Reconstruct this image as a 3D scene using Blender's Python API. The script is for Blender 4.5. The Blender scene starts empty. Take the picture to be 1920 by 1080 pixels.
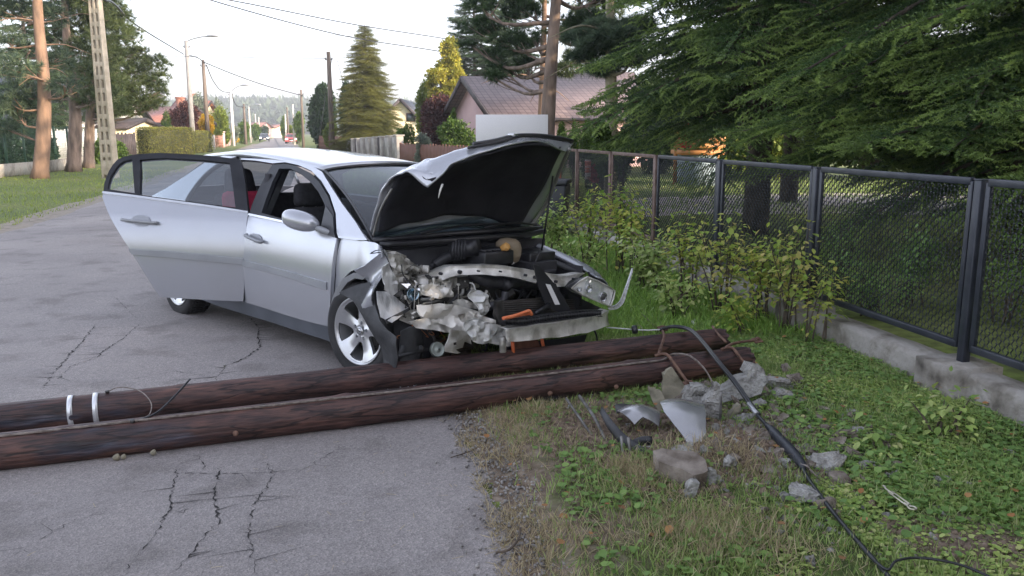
import bpy, bmesh, math, random
import numpy as np
from mathutils import Vector, Matrix
from mathutils.geometry import delaunay_2d_cdt
sc = bpy.context.scene
R_ = math.radians
# ---------------------------------------------------------------- camera, sky, sun, exposure
CH = 1.62
FPX = 1550.0
PITCH = math.atan(292/FPX)
cd = bpy.data.cameras.new('camera'); cam = bpy.data.objects.new('camera', cd); sc.collection.objects.link(cam)
cam.location = (0, 0, CH); cam.rotation_euler = (math.pi/2-PITCH, 0, 0)
cd.sensor_width = 36; cd.lens = FPX/1920*36; cd.clip_start = .05; cd.clip_end = 4000
sc.camera = cam
SUN_AZ = Vector((.86, -.50)).normalized(); SUN_EL = R_(13)
world = bpy.data.worlds.new("World"); sc.world = world; world.use_nodes = True
wn = world.node_tree; bg = wn.nodes['Background']
sky = wn.nodes.new('ShaderNodeTexSky'); sky.sky_type = 'NISHITA'; sky.sun_disc = False
sky.sun_elevation = SUN_EL; sky.sun_rotation = math.atan2(SUN_AZ.x, SUN_AZ.y)
sky.air_density = 1.0; sky.dust_density = 2.6; sky.ozone_density = 1.6; sky.altitude = 250
hs_ = wn.nodes.new('ShaderNodeHueSaturation'); hs_.inputs['Saturation'].default_value = .38      # thin high haze pales the sky
wn.links.new(sky.outputs[0], hs_.inputs['Color']); tn_ = wn.nodes.new('ShaderNodeMix'); tn_.data_type = 'RGBA'; tn_.blend_type = 'MULTIPLY'; tn_.inputs[0].default_value = 1; tn_.inputs[7].default_value = (.99, .972, 1.04, 1)
wn.links.new(hs_.outputs[0], tn_.inputs[6]); wn.links.new(tn_.outputs[2], bg.inputs[0]); bg.inputs[1].default_value = .15
sl = bpy.data.lights.new('sun', 'SUN'); sl.energy = 2.0; sl.angle = R_(.6); sl.color = (1, .80, .58)
so = bpy.data.objects.new('sun', sl); sc.collection.objects.link(so)
sd = Vector((SUN_AZ.x*math.cos(SUN_EL), SUN_AZ.y*math.cos(SUN_EL), math.sin(SUN_EL)))
so.rotation_euler = sd.to_track_quat('Z', 'Y').to_euler(); so.location = (0, 0, 30)
vs = sc.view_settings; vs.view_transform = 'Standard'; vs.look = 'None'; vs.gamma = 1; vs.exposure = 2.1
sc.cycles.max_bounces = 6; sc.cycles.transparent_max_bounces = 12
sc.cycles.diffuse_bounces = 3; sc.cycles.glossy_bounces = 3; sc.cycles.transmission_bounces = 6
# ---------------------------------------------------------------- measuring: where a seen point stands
cP, sP = math.cos(PITCH), math.sin(PITCH)
def ray(px, py):
    u = px-960; v = py-540
    return np.array([u, FPX*cP-v*sP, -(FPX*sP+v*cP)])
def G(px, py, z=0.0):
    r = ray(px, py); t = (z-CH)/r[2]; return Vector(r*t+[0, 0, CH])
def P(px, py, Y):
    r = ray(px, py); t = Y/r[1]; return Vector(r*t+[0, 0, CH])
# ---------------------------------------------------------------- object helpers
def tag(o, label=None, cat=None, group=None, kind=None):
    if label: o['label'] = label
    if cat: o['category'] = cat
    if group: o['group'] = group
    if kind: o['kind'] = kind
    return o
def thing(name, label, cat, loc=(0, 0, 0), rot=(0, 0, 0), group=None):
    o = bpy.data.objects.new(name, None); sc.collection.objects.link(o)
    o.location = loc; o.rotation_euler = rot; o.empty_display_size = .2
    return tag(o, label, cat, group)
def link(name, me, mats, parent=None, smooth=False, loc=None):
    o = bpy.data.objects.new(name, me); sc.collection.objects.link(o)
    for m in (mats if isinstance(mats, (list, tuple)) else [mats]):
        me.materials.append(m)
    if parent: o.parent = parent
    if loc is not None: o.location = loc
    if smooth: me.polygons.foreach_set('use_smooth', np.ones(len(me.polygons), bool))
    return o
def npmesh(name, V, Fs, mats, parent=None, smooth=False, mi=None, loc=None, attr=None):
    """V (n,3); Fs list of (m,k) int arrays; mi optional list of material index per face array"""
    V = np.asarray(V, np.float32); me = bpy.data.meshes.new(name)
    Fs = [np.asarray(F, np.int32) for F in Fs if len(F)]
    me.vertices.add(len(V)); me.vertices.foreach_set('co', V.ravel())
    nl = sum(F.size for F in Fs); nf = sum(len(F) for F in Fs)
    me.loops.add(nl); me.loops.foreach_set('vertex_index', np.concatenate([F.ravel() for F in Fs]))
    st = []; tot = []; o = 0
    for F in Fs:
        k = F.shape[1]; st.append(np.arange(len(F))*k+o); tot.append(np.full(len(F), k)); o += F.size
    me.polygons.add(nf); me.polygons.foreach_set('loop_start', np.concatenate(st).astype(np.int32))
    if mi is not None:
        me.polygons.foreach_set('material_index', np.concatenate([np.full(len(F), i) if np.isscalar(i) else i for F, i in zip(Fs, mi)]).astype(np.int32))
    me.update(calc_edges=True)
    if attr is not None:
        a = me.attributes.new('tone', 'FLOAT', 'POINT'); a.data.foreach_set('value', np.asarray(attr, np.float32))
    me.validate(verbose=False)
    return link(name, me, mats, parent, smooth, loc)
class MB:
    """collects shapes, builds ONE mesh"""
    def __init__(s): s.V = []; s.F = {}; s.n = 0
    def add(s, V, F, m=0):
        V = np.asarray(V, float)
        if isinstance(F, np.ndarray): F = F.tolist()
        for f in F: s.F.setdefault((len(f), m), []).append([i+s.n for i in f])
        s.V.append(V); s.n += len(V); return s
    def box(s, c, d, rz=0, rx=0, ry=0, m=0, taper=1.0, R=None):
        x, y, z = np.array(d)/2
        v = np.array([[-x, -y, -z], [x, -y, -z], [x, y, -z], [-x, y, -z], [-x*taper, -y*taper, z], [x*taper, -y*taper, z], [x*taper, y*taper, z], [-x*taper, y*taper, z]])
        if R is None: R = np.array(Matrix.Rotation(rz, 3, 'Z')@Matrix.Rotation(ry, 3, 'Y')@Matrix.Rotation(rx, 3, 'X'))
        return s.add(v@np.array(R).T+np.array(c), [[0, 3, 2, 1], [4, 5, 6, 7], [0, 1, 5, 4], [1, 2, 6, 5], [2, 3, 7, 6], [3, 0, 4, 7]], m)
    def beam(s, a, b, w, h, m=0, up=(0, 0, 1)):
        a = Vector(a); b = Vector(b); d = (b-a); L = d.length; d.normalize()
        u = Vector(up); sd_ = d.cross(u)
        if sd_.length < 1e-4: sd_ = d.cross(Vector((1, 0, 0)))
        sd_.normalize(); u = sd_.cross(d)
        R = np.array(Matrix((d, sd_, u)).transposed())
        return s.box((a+b)/2, (L, w, h), R=R, m=m)
    def tube(s, pts, r, n=8, m=0, caps=True):
        V, F = tube_vf(pts, r, n, caps); return s.add(V, F, m)
    def lathe(s, prof, n=24, c=(0, 0, 0), R=None, m=0):
        """prof list of (r, h) about local Z"""
        a = np.linspace(0, 2*math.pi, n, endpoint=False); V = []
        for r, h_ in prof: V += [[r*math.cos(t), r*math.sin(t), h_] for t in a]
        V = np.array(V)
        if R is not None: V = V@np.array(R).T
        F = [[i*n+j, i*n+(j+1) % n, (i+1)*n+(j+1) % n, (i+1)*n+j] for i in range(len(prof)-1) for j in range(n)]
        return s.add(V+np.array(c), F, m)
    def build(s, name, mats, parent=None, smooth=False, bevel=0, sub=0, loc=None, auto=None):
        ks = list(s.F.keys())
        o = npmesh(name, np.concatenate(s.V), [np.array(s.F[k]) for k in ks], mats, parent, smooth, [k[1] for k in ks], loc)
        if bevel:
            md = o.modifiers.new('b', 'BEVEL'); md.width = bevel; md.segments = 2; md.limit_method = 'ANGLE'; md.angle_limit = R_(40)
        if sub:
            md = o.modifiers.new('s', 'SUBSURF'); md.levels = sub; md.render_levels = sub
        if auto: shade_auto(o, auto)
        return o
def shade_auto(o, ang=35):
    me = o.data; me.polygons.foreach_set('use_smooth', np.ones(len(me.polygons), bool))
    bm = bmesh.new(); bm.from_mesh(me)
    for e in bm.edges:
        e.smooth = not (len(e.link_faces) == 2 and e.calc_face_angle(0) > R_(ang))
    bm.to_mesh(me); bm.free()
def tube_vf(pts, r, n=8, caps=True):
    P_ = [Vector(p) for p in pts]; k = len(P_)
    rr = r if hasattr(r, '__len__') else [r]*k
    T = []
    for i in range(k):
        a = P_[max(i-1, 0)]; b = P_[min(i+1, k-1)]; t = (b-a)
        T.append(t.normalized() if t.length > 1e-9 else Vector((0, 0, 1)))
    u = T[0].orthogonal().normalized(); V = []
    for i in range(k):
        u = (u-T[i]*u.dot(T[i]))
        u = u.normalized() if u.length > 1e-6 else T[i].orthogonal().normalized()
        w = T[i].cross(u)
        for j in range(n):
            a = 2*math.pi*j/n; V.append(P_[i]+(u*math.cos(a)+w*math.sin(a))*rr[i])
    F = [[i*n+j, i*n+(j+1) % n, (i+1)*n+(j+1) % n, (i+1)*n+j] for i in range(k-1) for j in range(n)]
    if caps: F += [list(range(n))[::-1], [(k-1)*n+j for j in range(n)]]
    return np.array([tuple(v) for v in V]), F
def smoothpath(pts, k=6):
    """Catmull-Rom"""
    p = [Vector(q) for q in pts]; p = [p[0]*2-p[1]]+p+[p[-1]*2-p[-2]]; out = []
    for i in range(1, len(p)-2):
        for j in range(k):
            t = j/k; a, b, c_, d = p[i-1:i+3]
            out.append(.5*((2*b)+(c_-a)*t+(2*a-5*b+4*c_-d)*t*t+(3*b-a-3*c_+d)*t**3))
    out.append(p[-2]); return out
def copy_tree(o, parent=None):
    c = o.copy(); sc.collection.objects.link(c); c.parent = parent
    for ch in o.children: copy_tree(ch, c)
    return c
def scatter(tv, tf, M3, T):
    """template verts (n,3), faces (m,k), M3 (N,3,3), T (N,3)"""
    N = len(T); n = len(tv)
    V = np.einsum('nij,kj->nki', M3, tv)+T[:, None, :]
    F = (tf[None]+(np.arange(N)*n)[:, None, None]).reshape(-1, tf.shape[1])
    return V.reshape(-1, 3), F
def rotm(rng, N, tilt=math.pi, scale=None):
    """random yaw, tilt, roll matrices"""
    a = rng.uniform(0, 2*np.pi, N); b = rng.uniform(-tilt, tilt, N); c_ = rng.uniform(-tilt, tilt, N)
    ca, sa, cb, sb, cc, s_c = np.cos(a), np.sin(a), np.cos(b), np.sin(b), np.cos(c_), np.sin(c_)
    Z = np.zeros(N); O1 = np.ones(N)
    Rz = np.stack([ca, -sa, Z, sa, ca, Z, Z, Z, O1], -1).reshape(N, 3, 3)
    Rx = np.stack([O1, Z, Z, Z, cb, -sb, Z, sb, cb], -1).reshape(N, 3, 3)
    Ry = np.stack([cc, Z, s_c, Z, O1, Z, -s_c, Z, cc], -1).reshape(N, 3, 3)
    M = Rz@Rx@Ry
    if scale is not None: M = M*scale[:, None, None]
    return M
def dirm(D, rng, scale=None, up=None):
    """matrices whose X axis is D (N,3), random roll (or Z towards up)"""
    D = D/np.linalg.norm(D, axis=1, keepdims=True)
    q = rng.normal(size=D.shape) if up is None else np.broadcast_to(up, D.shape)+rng.normal(size=D.shape)*.15
    B = np.cross(q, D); B /= np.linalg.norm(B, axis=1, keepdims=True)+1e-9
    C_ = np.cross(D, B); M = np.stack([D, B, C_], -1)
    if scale is not None: M = M*np.asarray(scale)[:, None, None]
    return M
def noise2(x, y, seed=0, oct=4):
    """cheap value noise on arrays"""
    x = np.asarray(x, float); y = np.asarray(y, float); out = 0; amp = 1; tot = 0
    for o in range(oct):
        xi = np.floor(x).astype(np.int64); yi = np.floor(y).astype(np.int64); fx = x-xi; fy = y-yi
        fx = fx*fx*(3-2*fx); fy = fy*fy*(3-2*fy)
        def hsh(a, b):
            h_ = (a*374761393+b*668265263+(seed+o)*1442695041) & 0xffffffff
            h_ = ((h_ ^ (h_ >> 13))*1274126177) & 0xffffffff
            return ((h_ ^ (h_ >> 16)) & 0xffff)/65535
        v = (hsh(xi, yi)*(1-fx)+hsh(xi+1, yi)*fx)*(1-fy)+(hsh(xi, yi+1)*(1-fx)+hsh(xi+1, yi+1)*fx)*fy
        out = out+v*amp; tot += amp; amp *= .5; x = x*2.03; y = y*2.03
    return out/tot
# ---------------------------------------------------------------- materials
def _new(name):
    m = bpy.data.materials.new(name); m.use_nodes = True; nt = m.node_tree
    return m, nt, nt.nodes['Principled BSDF']
def _tex(nt, kind, scale, detail=4, vec=None, **kw):
    t = nt.nodes.new(kind); t.inputs['Scale'].default_value = scale
    if 'Detail' in t.inputs: t.inputs['Detail'].default_value = detail
    for k, v in kw.items(): t.inputs[k].default_value = v
    if vec: nt.links.new(vec, t.inputs['Vector'])
    return t
def _ramp(nt, src, stops):
    r = nt.nodes.new('ShaderNodeValToRGB'); nt.links.new(src, r.inputs[0]); e = r.color_ramp.elements
    while len(e) < len(stops): e.new(.5)
    for el, (p, c_) in zip(e, stops): el.position = p; el.color = (*c_, 1) if len(c_) == 3 else c_
    return r
def _obj(nt, sx=1, sy=1, sz=1, rot=(0, 0, 0)):
    tc = nt.nodes.new('ShaderNodeTexCoord'); mp = nt.nodes.new('ShaderNodeMapping')
    mp.inputs['Scale'].default_value = (sx, sy, sz); mp.inputs['Rotation'].default_value = rot
    nt.links.new(tc.outputs['Object'], mp.inputs[0]); return mp.outputs[0]
def _mix(nt, a, b, f, mode='MIX'):
    m = nt.nodes.new('ShaderNodeMix'); m.data_type = 'RGBA'; m.blend_type = mode
    for si, v in ((0, f), (6, a), (7, b)):
        sock = m.inputs[si]
        if hasattr(v, 'is_output'): nt.links.new(v, sock)
        elif si == 0: sock.default_value = v
        else: sock.default_value = (*v, 1)
    return m.outputs[2]
def _bump(nt, bs, h_, st=.3, dist=.01):
    b = nt.nodes.new('ShaderNodeBump'); b.inputs['Strength'].default_value = st; b.inputs['Distance'].default_value = dist
    nt.links.new(h_, b.inputs['Height']); nt.links.new(b.outputs[0], bs.inputs['Normal']); return b
def mat(name, c1, c2=None, scale=5, rough=.6, metal=0, bump=0, bscale=None, bdist=.01, stretch=(1, 1, 1), lo=.35, hi=.65, coat=0, rough2=None, spec=.5, c3=None, detail=5):
    m, nt, bs = _new(name); v = _obj(nt, *stretch)
    bs.inputs['Roughness'].default_value = rough; bs.inputs['Metallic'].default_value = metal
    bs.inputs['Coat Weight'].default_value = coat; bs.inputs['Coat Roughness'].default_value = .08
    bs.inputs['Specular IOR Level'].default_value = spec
    if c2 is None: bs.inputs['Base Color'].default_value = (*c1, 1)
    else:
        n = _tex(nt, 'ShaderNodeTexNoise', scale, detail, v)
        st = [(lo, c1), (hi, c2)] if c3 is None else [(lo, c1), ((lo+hi)/2, c2), (hi, c3)]
        r = _ramp(nt, n.outputs['Fac'], st); nt.links.new(r.outputs[0], bs.inputs['Base Color'])
        if rough2 is not None:
            mr = nt.nodes.new('ShaderNodeMapRange'); nt.links.new(n.outputs['Fac'], mr.inputs[0])
            mr.inputs[1].default_value = lo; mr.inputs[2].default_value = hi; mr.inputs[3].default_value = rough; mr.inputs[4].default_value = rough2
            nt.links.new(mr.outputs[0], bs.inputs['Roughness'])
    if bump:
        n2 = _tex(nt, 'ShaderNodeTexNoise', bscale or scale*3, 6, v); _bump(nt, bs, n2.outputs['Fac'], bump, bdist)
    return m
def leafmat(name, cols, trans=.35, rough=.55, clump=None, spec=.3, tip=None):
    """colour per leaf (random per island) times larger light and dark clumps of foliage tint"""
    m, nt, bs = _new(name); nt.nodes.remove(bs); out = nt.nodes['Material Output']
    g = nt.nodes.new('ShaderNodeNewGeometry')
    if not hasattr(cols[0], '__len__'): cols = [cols]
    k = len(cols); r = _ramp(nt, g.outputs['Random Per Island'], [(i/max(k-1, 1), c_) for i, c_ in enumerate(cols)])
    colr = r.outputs[0]
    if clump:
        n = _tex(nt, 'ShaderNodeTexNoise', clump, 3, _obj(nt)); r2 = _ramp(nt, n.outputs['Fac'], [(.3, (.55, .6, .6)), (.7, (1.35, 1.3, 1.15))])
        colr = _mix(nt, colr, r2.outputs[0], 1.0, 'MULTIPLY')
    if tip:      # fresh growth at the tips of the boughs (attribute written along each limb)
        at = nt.nodes.new('ShaderNodeAttribute'); at.attribute_name = 'tone'; colr = _mix(nt, colr, tip, at.outputs['Fac'])
    p = nt.nodes.new('ShaderNodeBsdfPrincipled'); p.inputs['Roughness'].default_value = rough; p.inputs['Specular IOR Level'].default_value = spec
    t = nt.nodes.new('ShaderNodeBsdfTranslucent'); mx = nt.nodes.new('ShaderNodeMixShader'); mx.inputs[0].default_value = trans
    nt.links.new(colr, p.inputs['Base Color']); nt.links.new(colr, t.inputs[0])
    nt.links.new(p.outputs[0], mx.inputs[1]); nt.links.new(t.outputs[0], mx.inputs[2]); nt.links.new(mx.outputs[0], out.inputs[0])
    return m
def glass(name, tint=(.8, .85, .85), alpha=.25, rough=.02):
    m, nt, bs = _new(name); nt.nodes.remove(bs); out = nt.nodes['Material Output']
    gl = nt.nodes.new('ShaderNodeBsdfGlossy'); gl.inputs['Roughness'].default_value = rough; gl.inputs[0].default_value = (.95, .97, 1, 1)
    tr = nt.nodes.new('ShaderNodeBsdfTransparent'); tr.inputs[0].default_value = (*tint, 1)
    lw = nt.nodes.new('ShaderNodeLayerWeight'); lw.inputs[0].default_value = .5
    pw = nt.nodes.new('ShaderNodeMath'); pw.operation = 'POWER'; pw.inputs[1].default_value = 4.4; nt.links.new(lw.outputs['Facing'], pw.inputs[0])
    ad = nt.nodes.new('ShaderNodeMath'); ad.operation = 'ADD'; ad.inputs[1].default_value = .05+alpha*.3; ad.use_clamp = True
    nt.links.new(pw.outputs[0], ad.inputs[0])
    mx = nt.nodes.new('ShaderNodeMixShader'); nt.links.new(ad.outputs[0], mx.inputs[0])
    nt.links.new(tr.outputs[0], mx.inputs[1]); nt.links.new(gl.outputs[0], mx.inputs[2]); nt.links.new(mx.outputs[0], out.inputs[0])
    return m
# ================================================================ palette
M_ = {}
M_['bark'] = mat('pine_bark', (.10, .075, .06), (.26, .19, .15), 6, .9, bump=.8, bscale=9, bdist=.03, stretch=(1, 1, .25))
M_['bark_orange'] = mat('orange_pine_bark', (.16, .105, .075), (.32, .20, .13), 5, .85, bump=.6, bscale=9, bdist=.02, stretch=(1, 1, .3))
M_['bark_dark'] = mat('spruce_bark', (.035, .028, .022), (.10, .08, .06), 9, .9, bump=.8, bdist=.02, stretch=(1, 1, .3))
M_['branch'] = mat('twig_bark', (.05, .038, .028), (.13, .10, .075), 12, .9)
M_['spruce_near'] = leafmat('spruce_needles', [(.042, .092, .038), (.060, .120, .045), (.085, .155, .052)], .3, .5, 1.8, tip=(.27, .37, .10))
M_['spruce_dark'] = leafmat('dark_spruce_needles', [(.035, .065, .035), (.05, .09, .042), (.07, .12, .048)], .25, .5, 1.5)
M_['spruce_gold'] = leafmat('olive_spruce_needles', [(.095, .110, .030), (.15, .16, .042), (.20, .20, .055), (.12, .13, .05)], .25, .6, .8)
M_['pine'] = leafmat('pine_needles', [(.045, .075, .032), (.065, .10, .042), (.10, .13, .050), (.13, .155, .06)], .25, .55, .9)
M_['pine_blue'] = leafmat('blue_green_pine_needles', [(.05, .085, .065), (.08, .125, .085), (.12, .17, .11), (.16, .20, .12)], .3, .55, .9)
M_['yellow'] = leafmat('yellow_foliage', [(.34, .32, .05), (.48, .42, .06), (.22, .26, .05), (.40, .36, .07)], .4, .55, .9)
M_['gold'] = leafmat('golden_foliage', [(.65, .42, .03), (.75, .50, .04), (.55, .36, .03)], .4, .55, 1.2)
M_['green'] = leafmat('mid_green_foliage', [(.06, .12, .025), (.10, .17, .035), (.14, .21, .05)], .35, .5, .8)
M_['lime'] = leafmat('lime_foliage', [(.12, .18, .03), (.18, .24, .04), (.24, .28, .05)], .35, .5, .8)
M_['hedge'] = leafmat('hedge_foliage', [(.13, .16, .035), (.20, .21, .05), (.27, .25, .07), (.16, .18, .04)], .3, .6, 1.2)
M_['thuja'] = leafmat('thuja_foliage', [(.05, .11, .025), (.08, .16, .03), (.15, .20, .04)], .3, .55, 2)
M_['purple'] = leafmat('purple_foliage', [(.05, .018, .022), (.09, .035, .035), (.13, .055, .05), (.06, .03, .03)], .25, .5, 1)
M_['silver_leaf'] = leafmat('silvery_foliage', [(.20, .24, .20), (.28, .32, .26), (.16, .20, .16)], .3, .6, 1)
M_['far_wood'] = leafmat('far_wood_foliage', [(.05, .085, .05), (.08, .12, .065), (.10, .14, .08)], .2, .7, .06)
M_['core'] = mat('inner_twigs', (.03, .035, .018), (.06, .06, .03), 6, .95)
M_['concrete'] = mat('aged_concrete', (.24, .22, .19), (.40, .37, .32), 3, .9, bump=.5, bscale=30, bdist=.006, c3=(.33, .32, .29))
M_['concrete_pale'] = mat('pale_concrete', (.45, .42, .38), (.58, .55, .50), 2, .9)
M_['wood_pole'] = mat('grey_wood', (.10, .08, .065), (.20, .16, .13), 4, .85, stretch=(1, 1, .1))
M_['white'] = mat('white_paint', (.62, .61, .60), (.74, .73, .72), 2, .5)
M_['cable'] = mat('black_cable', (.012, .013, .016), (.025, .026, .03), 20, .38)
M_['galv'] = mat('galvanised_steel', (.34, .35, .37), (.5, .51, .53), 20, .45, .7)
M_['render_pink'] = mat('pink_render', (.58, .40, .40), (.64, .45, .44), 1.5, .9)
M_['render_cream'] = mat('cream_render', (.72, .62, .42), (.78, .68, .48), 1.5, .9)
M_['render_white'] = mat('white_render', (.66, .63, .60), (.72, .69, .66), 1.5, .9)
M_['brown_wood'] = mat('brown_boards', (.13, .055, .035), (.20, .09, .06), 3, .7, stretch=(6, 6, .6))
M_['dark_wood'] = mat('dark_boards', (.035, .028, .03), (.07, .055, .055), 3, .7)
M_['stone_pale'] = mat('pale_fence_stone', (.30, .28, .26), (.44, .41, .37), 4, .9, bump=.3)
M_['blacksteel'] = mat('dark_steel_paint', (.022, .026, .038), (.045, .05, .065), 6, .42, .2, spec=.6)
M_['rustysteel'] = mat('rusty_brown_steel', (.12, .075, .06), (.20, .14, .12), 9, .6, .3)

def roofmat(name, c1, c2, px=.32, py=.30):
    m, nt, bs = _new(name); v = _obj(nt); bs.inputs['Roughness'].default_value = .6
    b = nt.nodes.new('ShaderNodeTexBrick'); nt.links.new(v, b.inputs[0]); b.offset = .0
    b.inputs['Scale'].default_value = 1; b.inputs['Brick Width'].default_value = px; b.inputs['Row Height'].default_value = py
    b.inputs['Mortar Size'].default_value = .02; b.inputs['Mortar Smooth'].default_value = .6
    b.inputs['Color1'].default_value = (*c1, 1); b.inputs['Color2'].default_value = (*c2, 1); b.inputs['Mortar'].default_value = (*[x*.35 for x in c1], 1)
    nt.links.new(b.outputs[0], bs.inputs['Base Color']); return m

# ================================================================ ground, road, hills
def groundmat():
    m, nt, bs = _new('grass_and_soil'); v = _obj(nt); bs.inputs['Roughness'].default_value = .95
    n = _tex(nt, 'ShaderNodeTexNoise', .35, 8, v); r = _ramp(nt, n.outputs['Fac'], [(.3, (.085, .12, .025)), (.5, (.13, .17, .035)), (.72, (.19, .20, .06))])
    n2 = _tex(nt, 'ShaderNodeTexNoise', 9, 6, v); r2 = _ramp(nt, n2.outputs['Fac'], [(.35, (.6, .6, .6)), (.65, (1.25, 1.25, 1.2))])
    nt.links.new(_mix(nt, r.outputs[0], r2.outputs[0], 1, 'MULTIPLY'), bs.inputs['Base Color'])
    _bump(nt, bs, n2.outputs['Fac'], .6, .04); return m
MB().add([(-2500, -400, 0), (2500, -400, 0), (2500, 3200, 0), (-2500, 3200, 0)], [[0, 1, 2, 3]]).build('ground', groundmat())
tag(bpy.data.objects['ground'], kind='structure')

# road edges in world metres
RD = Vector((-.2600, .9656, 0)).normalized()
REDGE = [(.62, -6), (.46, 0), (.20, 1.8), (.05, 2.84), (-.02, 3.4), (-.17, 4.1), (-.27, 4.5), (-.45, 5.2), (-2.6, 13.2), (-4.3, 19.5), (-10.1, 41), (-15.7, 61.6), (-26, 100), (-42, 160), (-92, 350)]
LEDGE = [(-5.0, -6), (-5.2, 0), (-5.6, 3), (-7.2, 9), (-8.24, 13.2), (-9.6, 19.4), (-15.0, 40), (-20.7, 61.6), (-31, 100), (-47, 160), (-97, 350)]
def interp(tab, y):
    ys_ = [t[1] for t in tab]; xs_ = [t[0] for t in tab]; return np.interp(y, ys_, xs_)
def asphaltmat():
    m, nt, bs = _new('worn_asphalt'); v = _obj(nt); bs.inputs['Roughness'].default_value = .82
    big = _tex(nt, 'ShaderNodeTexNoise', .55, 5, v); r0 = _ramp(nt, big.outputs['Fac'], [(.28, (.215, .195, .186)), (.5, (.270, .248, .239)), (.72, (.325, .295, .280))])
    ag = _tex(nt, 'ShaderNodeTexVoronoi', 95, 0, v); r1 = _ramp(nt, ag.outputs['Color'], [(0, (.62, .62, .64)), (.5, (.98, .98, .98)), (1, (1.45, 1.42, 1.40))])
    c = _mix(nt, r0.outputs[0], r1.outputs[0], .6, 'MULTIPLY')
    ag2 = _tex(nt, 'ShaderNodeTexNoise', 190, 3, v); r2 = _ramp(nt, ag2.outputs['Fac'], [(.32, (.45, .45, .45)), (.5, (1, 1, 1)), (.68, (1.5, 1.5, 1.5))])
    c = _mix(nt, c, r2.outputs[0], .55, 'MULTIPLY')
    st = _tex(nt, 'ShaderNodeTexNoise', 2.6, 7, v); r3 = _ramp(nt, st.outputs['Fac'], [(.34, (.72, .71, .70)), (.46, (1, 1, 1)), (.75, (1.06, 1.05, 1.04))])
    c = _mix(nt, c, r3.outputs[0], .8, 'MULTIPLY')
    nt.links.new(c, bs.inputs['Base Color'])
    _bump(nt, bs, ag2.outputs['Fac'], .8, .006)
    b2 = _bump(nt, bs, ag.outputs['Distance'], .5, .004)
    return m
rng = np.random.default_rng(3)
def build_road():
    ys_ = np.concatenate([np.arange(-6, 16, .06), np.arange(16, 60, .5), np.arange(60, 351, 5)])
    V = []; F = []; nx = 14
    for i, y in enumerate(ys_):
        jr = (noise2(y*1.3, 3.1, 5)-.5)*.30*(1 if y < 20 else .5)+(noise2(y*7, 9.1, 6)-.5)*.14; jl = (noise2(y*.9, 7.7, 8)-.5)*.5
        xr = interp(REDGE, y)+jr; xl = interp(LEDGE, y)+jl
        for k in range(nx):
            t = k/(nx-1); V.append((xl+(xr-xl)*t, y, .006+.035*math.sin(math.pi*t)*min(1, y/20 if y > 0 else 0)))
    n = len(ys_)
    F = [[i*nx+k, i*nx+k+1, (i+1)*nx+k+1, (i+1)*nx+k] for i in range(n-1) for k in range(nx-1)]
    mb = MB(); mb.add(V, F, 0)
    # cracks: thin dark strips following what is seen in the asphalt
    def crack(pts, w=.012, jit=.02, branch=True):
        p = [G(*q) for q in pts]; out = []
        for a, b in zip(p[:-1], p[1:]):
            k = max(2, int((b-a).length/.018))
            for j in range(k): out.append(a+(b-a)*(j/k))
        out.append(p[-1]); L = []
        for i, q in enumerate(out):
            d = (out[min(i+1, len(out)-1)]-out[max(i-1, 0)]).normalized(); s_ = Vector((-d.y, d.x, 0))
            q = q+s_*(rng.normal()*jit*.32); L.append((q, s_))
        vv = []; ff = []
        for i, (q, s_) in enumerate(L):
            ww = w*.48*(.12+rng.random()**2*1.5)*(.3+.7*math.sin(math.pi*min(1, .1+.9*i/len(L))))
            z = .0085+.035*0
            zz = road_z(q.x, q.y)+.003
            vv += [(q.x-s_.x*ww, q.y-s_.y*ww, zz), (q.x+s_.x*ww, q.y+s_.y*ww, zz)]
            if i: ff.append([2*i-2, 2*i-1, 2*i+1, 2*i])
            if branch and rng.random() < .10:
                e = q+s_*rng.choice([-1, 1])*rng.uniform(.06, .22)+Vector((rng.normal(), rng.normal(), 0))*.05
                w2 = w*.35; mb.add([(q.x, q.y-w2, zz), (q.x, q.y+w2, zz), (e.x, e.y, zz)], [[0, 1, 2]], 1)
        mb.add(vv, ff, 1)
    crack([(415, 880), (400, 940), (412, 985), (385, 1010), (330, 1075)], .011)
    crack([(330, 885), (322, 935), (318, 960), (290, 1010), (235, 1078)], .009)
    crack([(500, 870), (512, 895), (480, 945), (465, 1000), (480, 1078)], .007)
    crack([(380, 945), (345, 965), (322, 962)], .006)
    crack([(300, 890), (400, 893), (512, 890), (560, 888)], .004, .01)
    crack([(470, 600), (486, 618), (484, 632), (488, 655), (460, 675), (425, 690), (405, 712)], .015)
    crack([(180, 612), (150, 650), (130, 670), (105, 700), (78, 735)], .011)
    crack([(262, 612), (230, 640), (205, 655), (180, 676), (135, 690), (110, 715)], .009)
    crack([(405, 712), (390, 740), (350, 750)], .006)
    crack([(255, 600), (215, 560), (60, 555)], .004, .01)
    crack([(385, 885), (372, 860)], .005)
    crack([(640, 840), (590, 872), (560, 890)], .004)
    crack([(20, 1050), (120, 990), (200, 960)], .004, .02)
    crack([(400, 712), (330, 700), (250, 715)], .004)
    return mb
def road_z(x, y):
    xl = interp(LEDGE, y); xr = interp(REDGE, y); t = min(max((x-xl)/(xr-xl), 0), 1)
    return .006+.035*math.sin(math.pi*t)*min(1, y/20 if y > 0 else 0)
rb = build_road()
tag(rb.build('road', [asphaltmat(), mat('crack_dirt', (.018, .017, .017), (.035, .032, .03), 30, 1)]), kind='structure')
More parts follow.
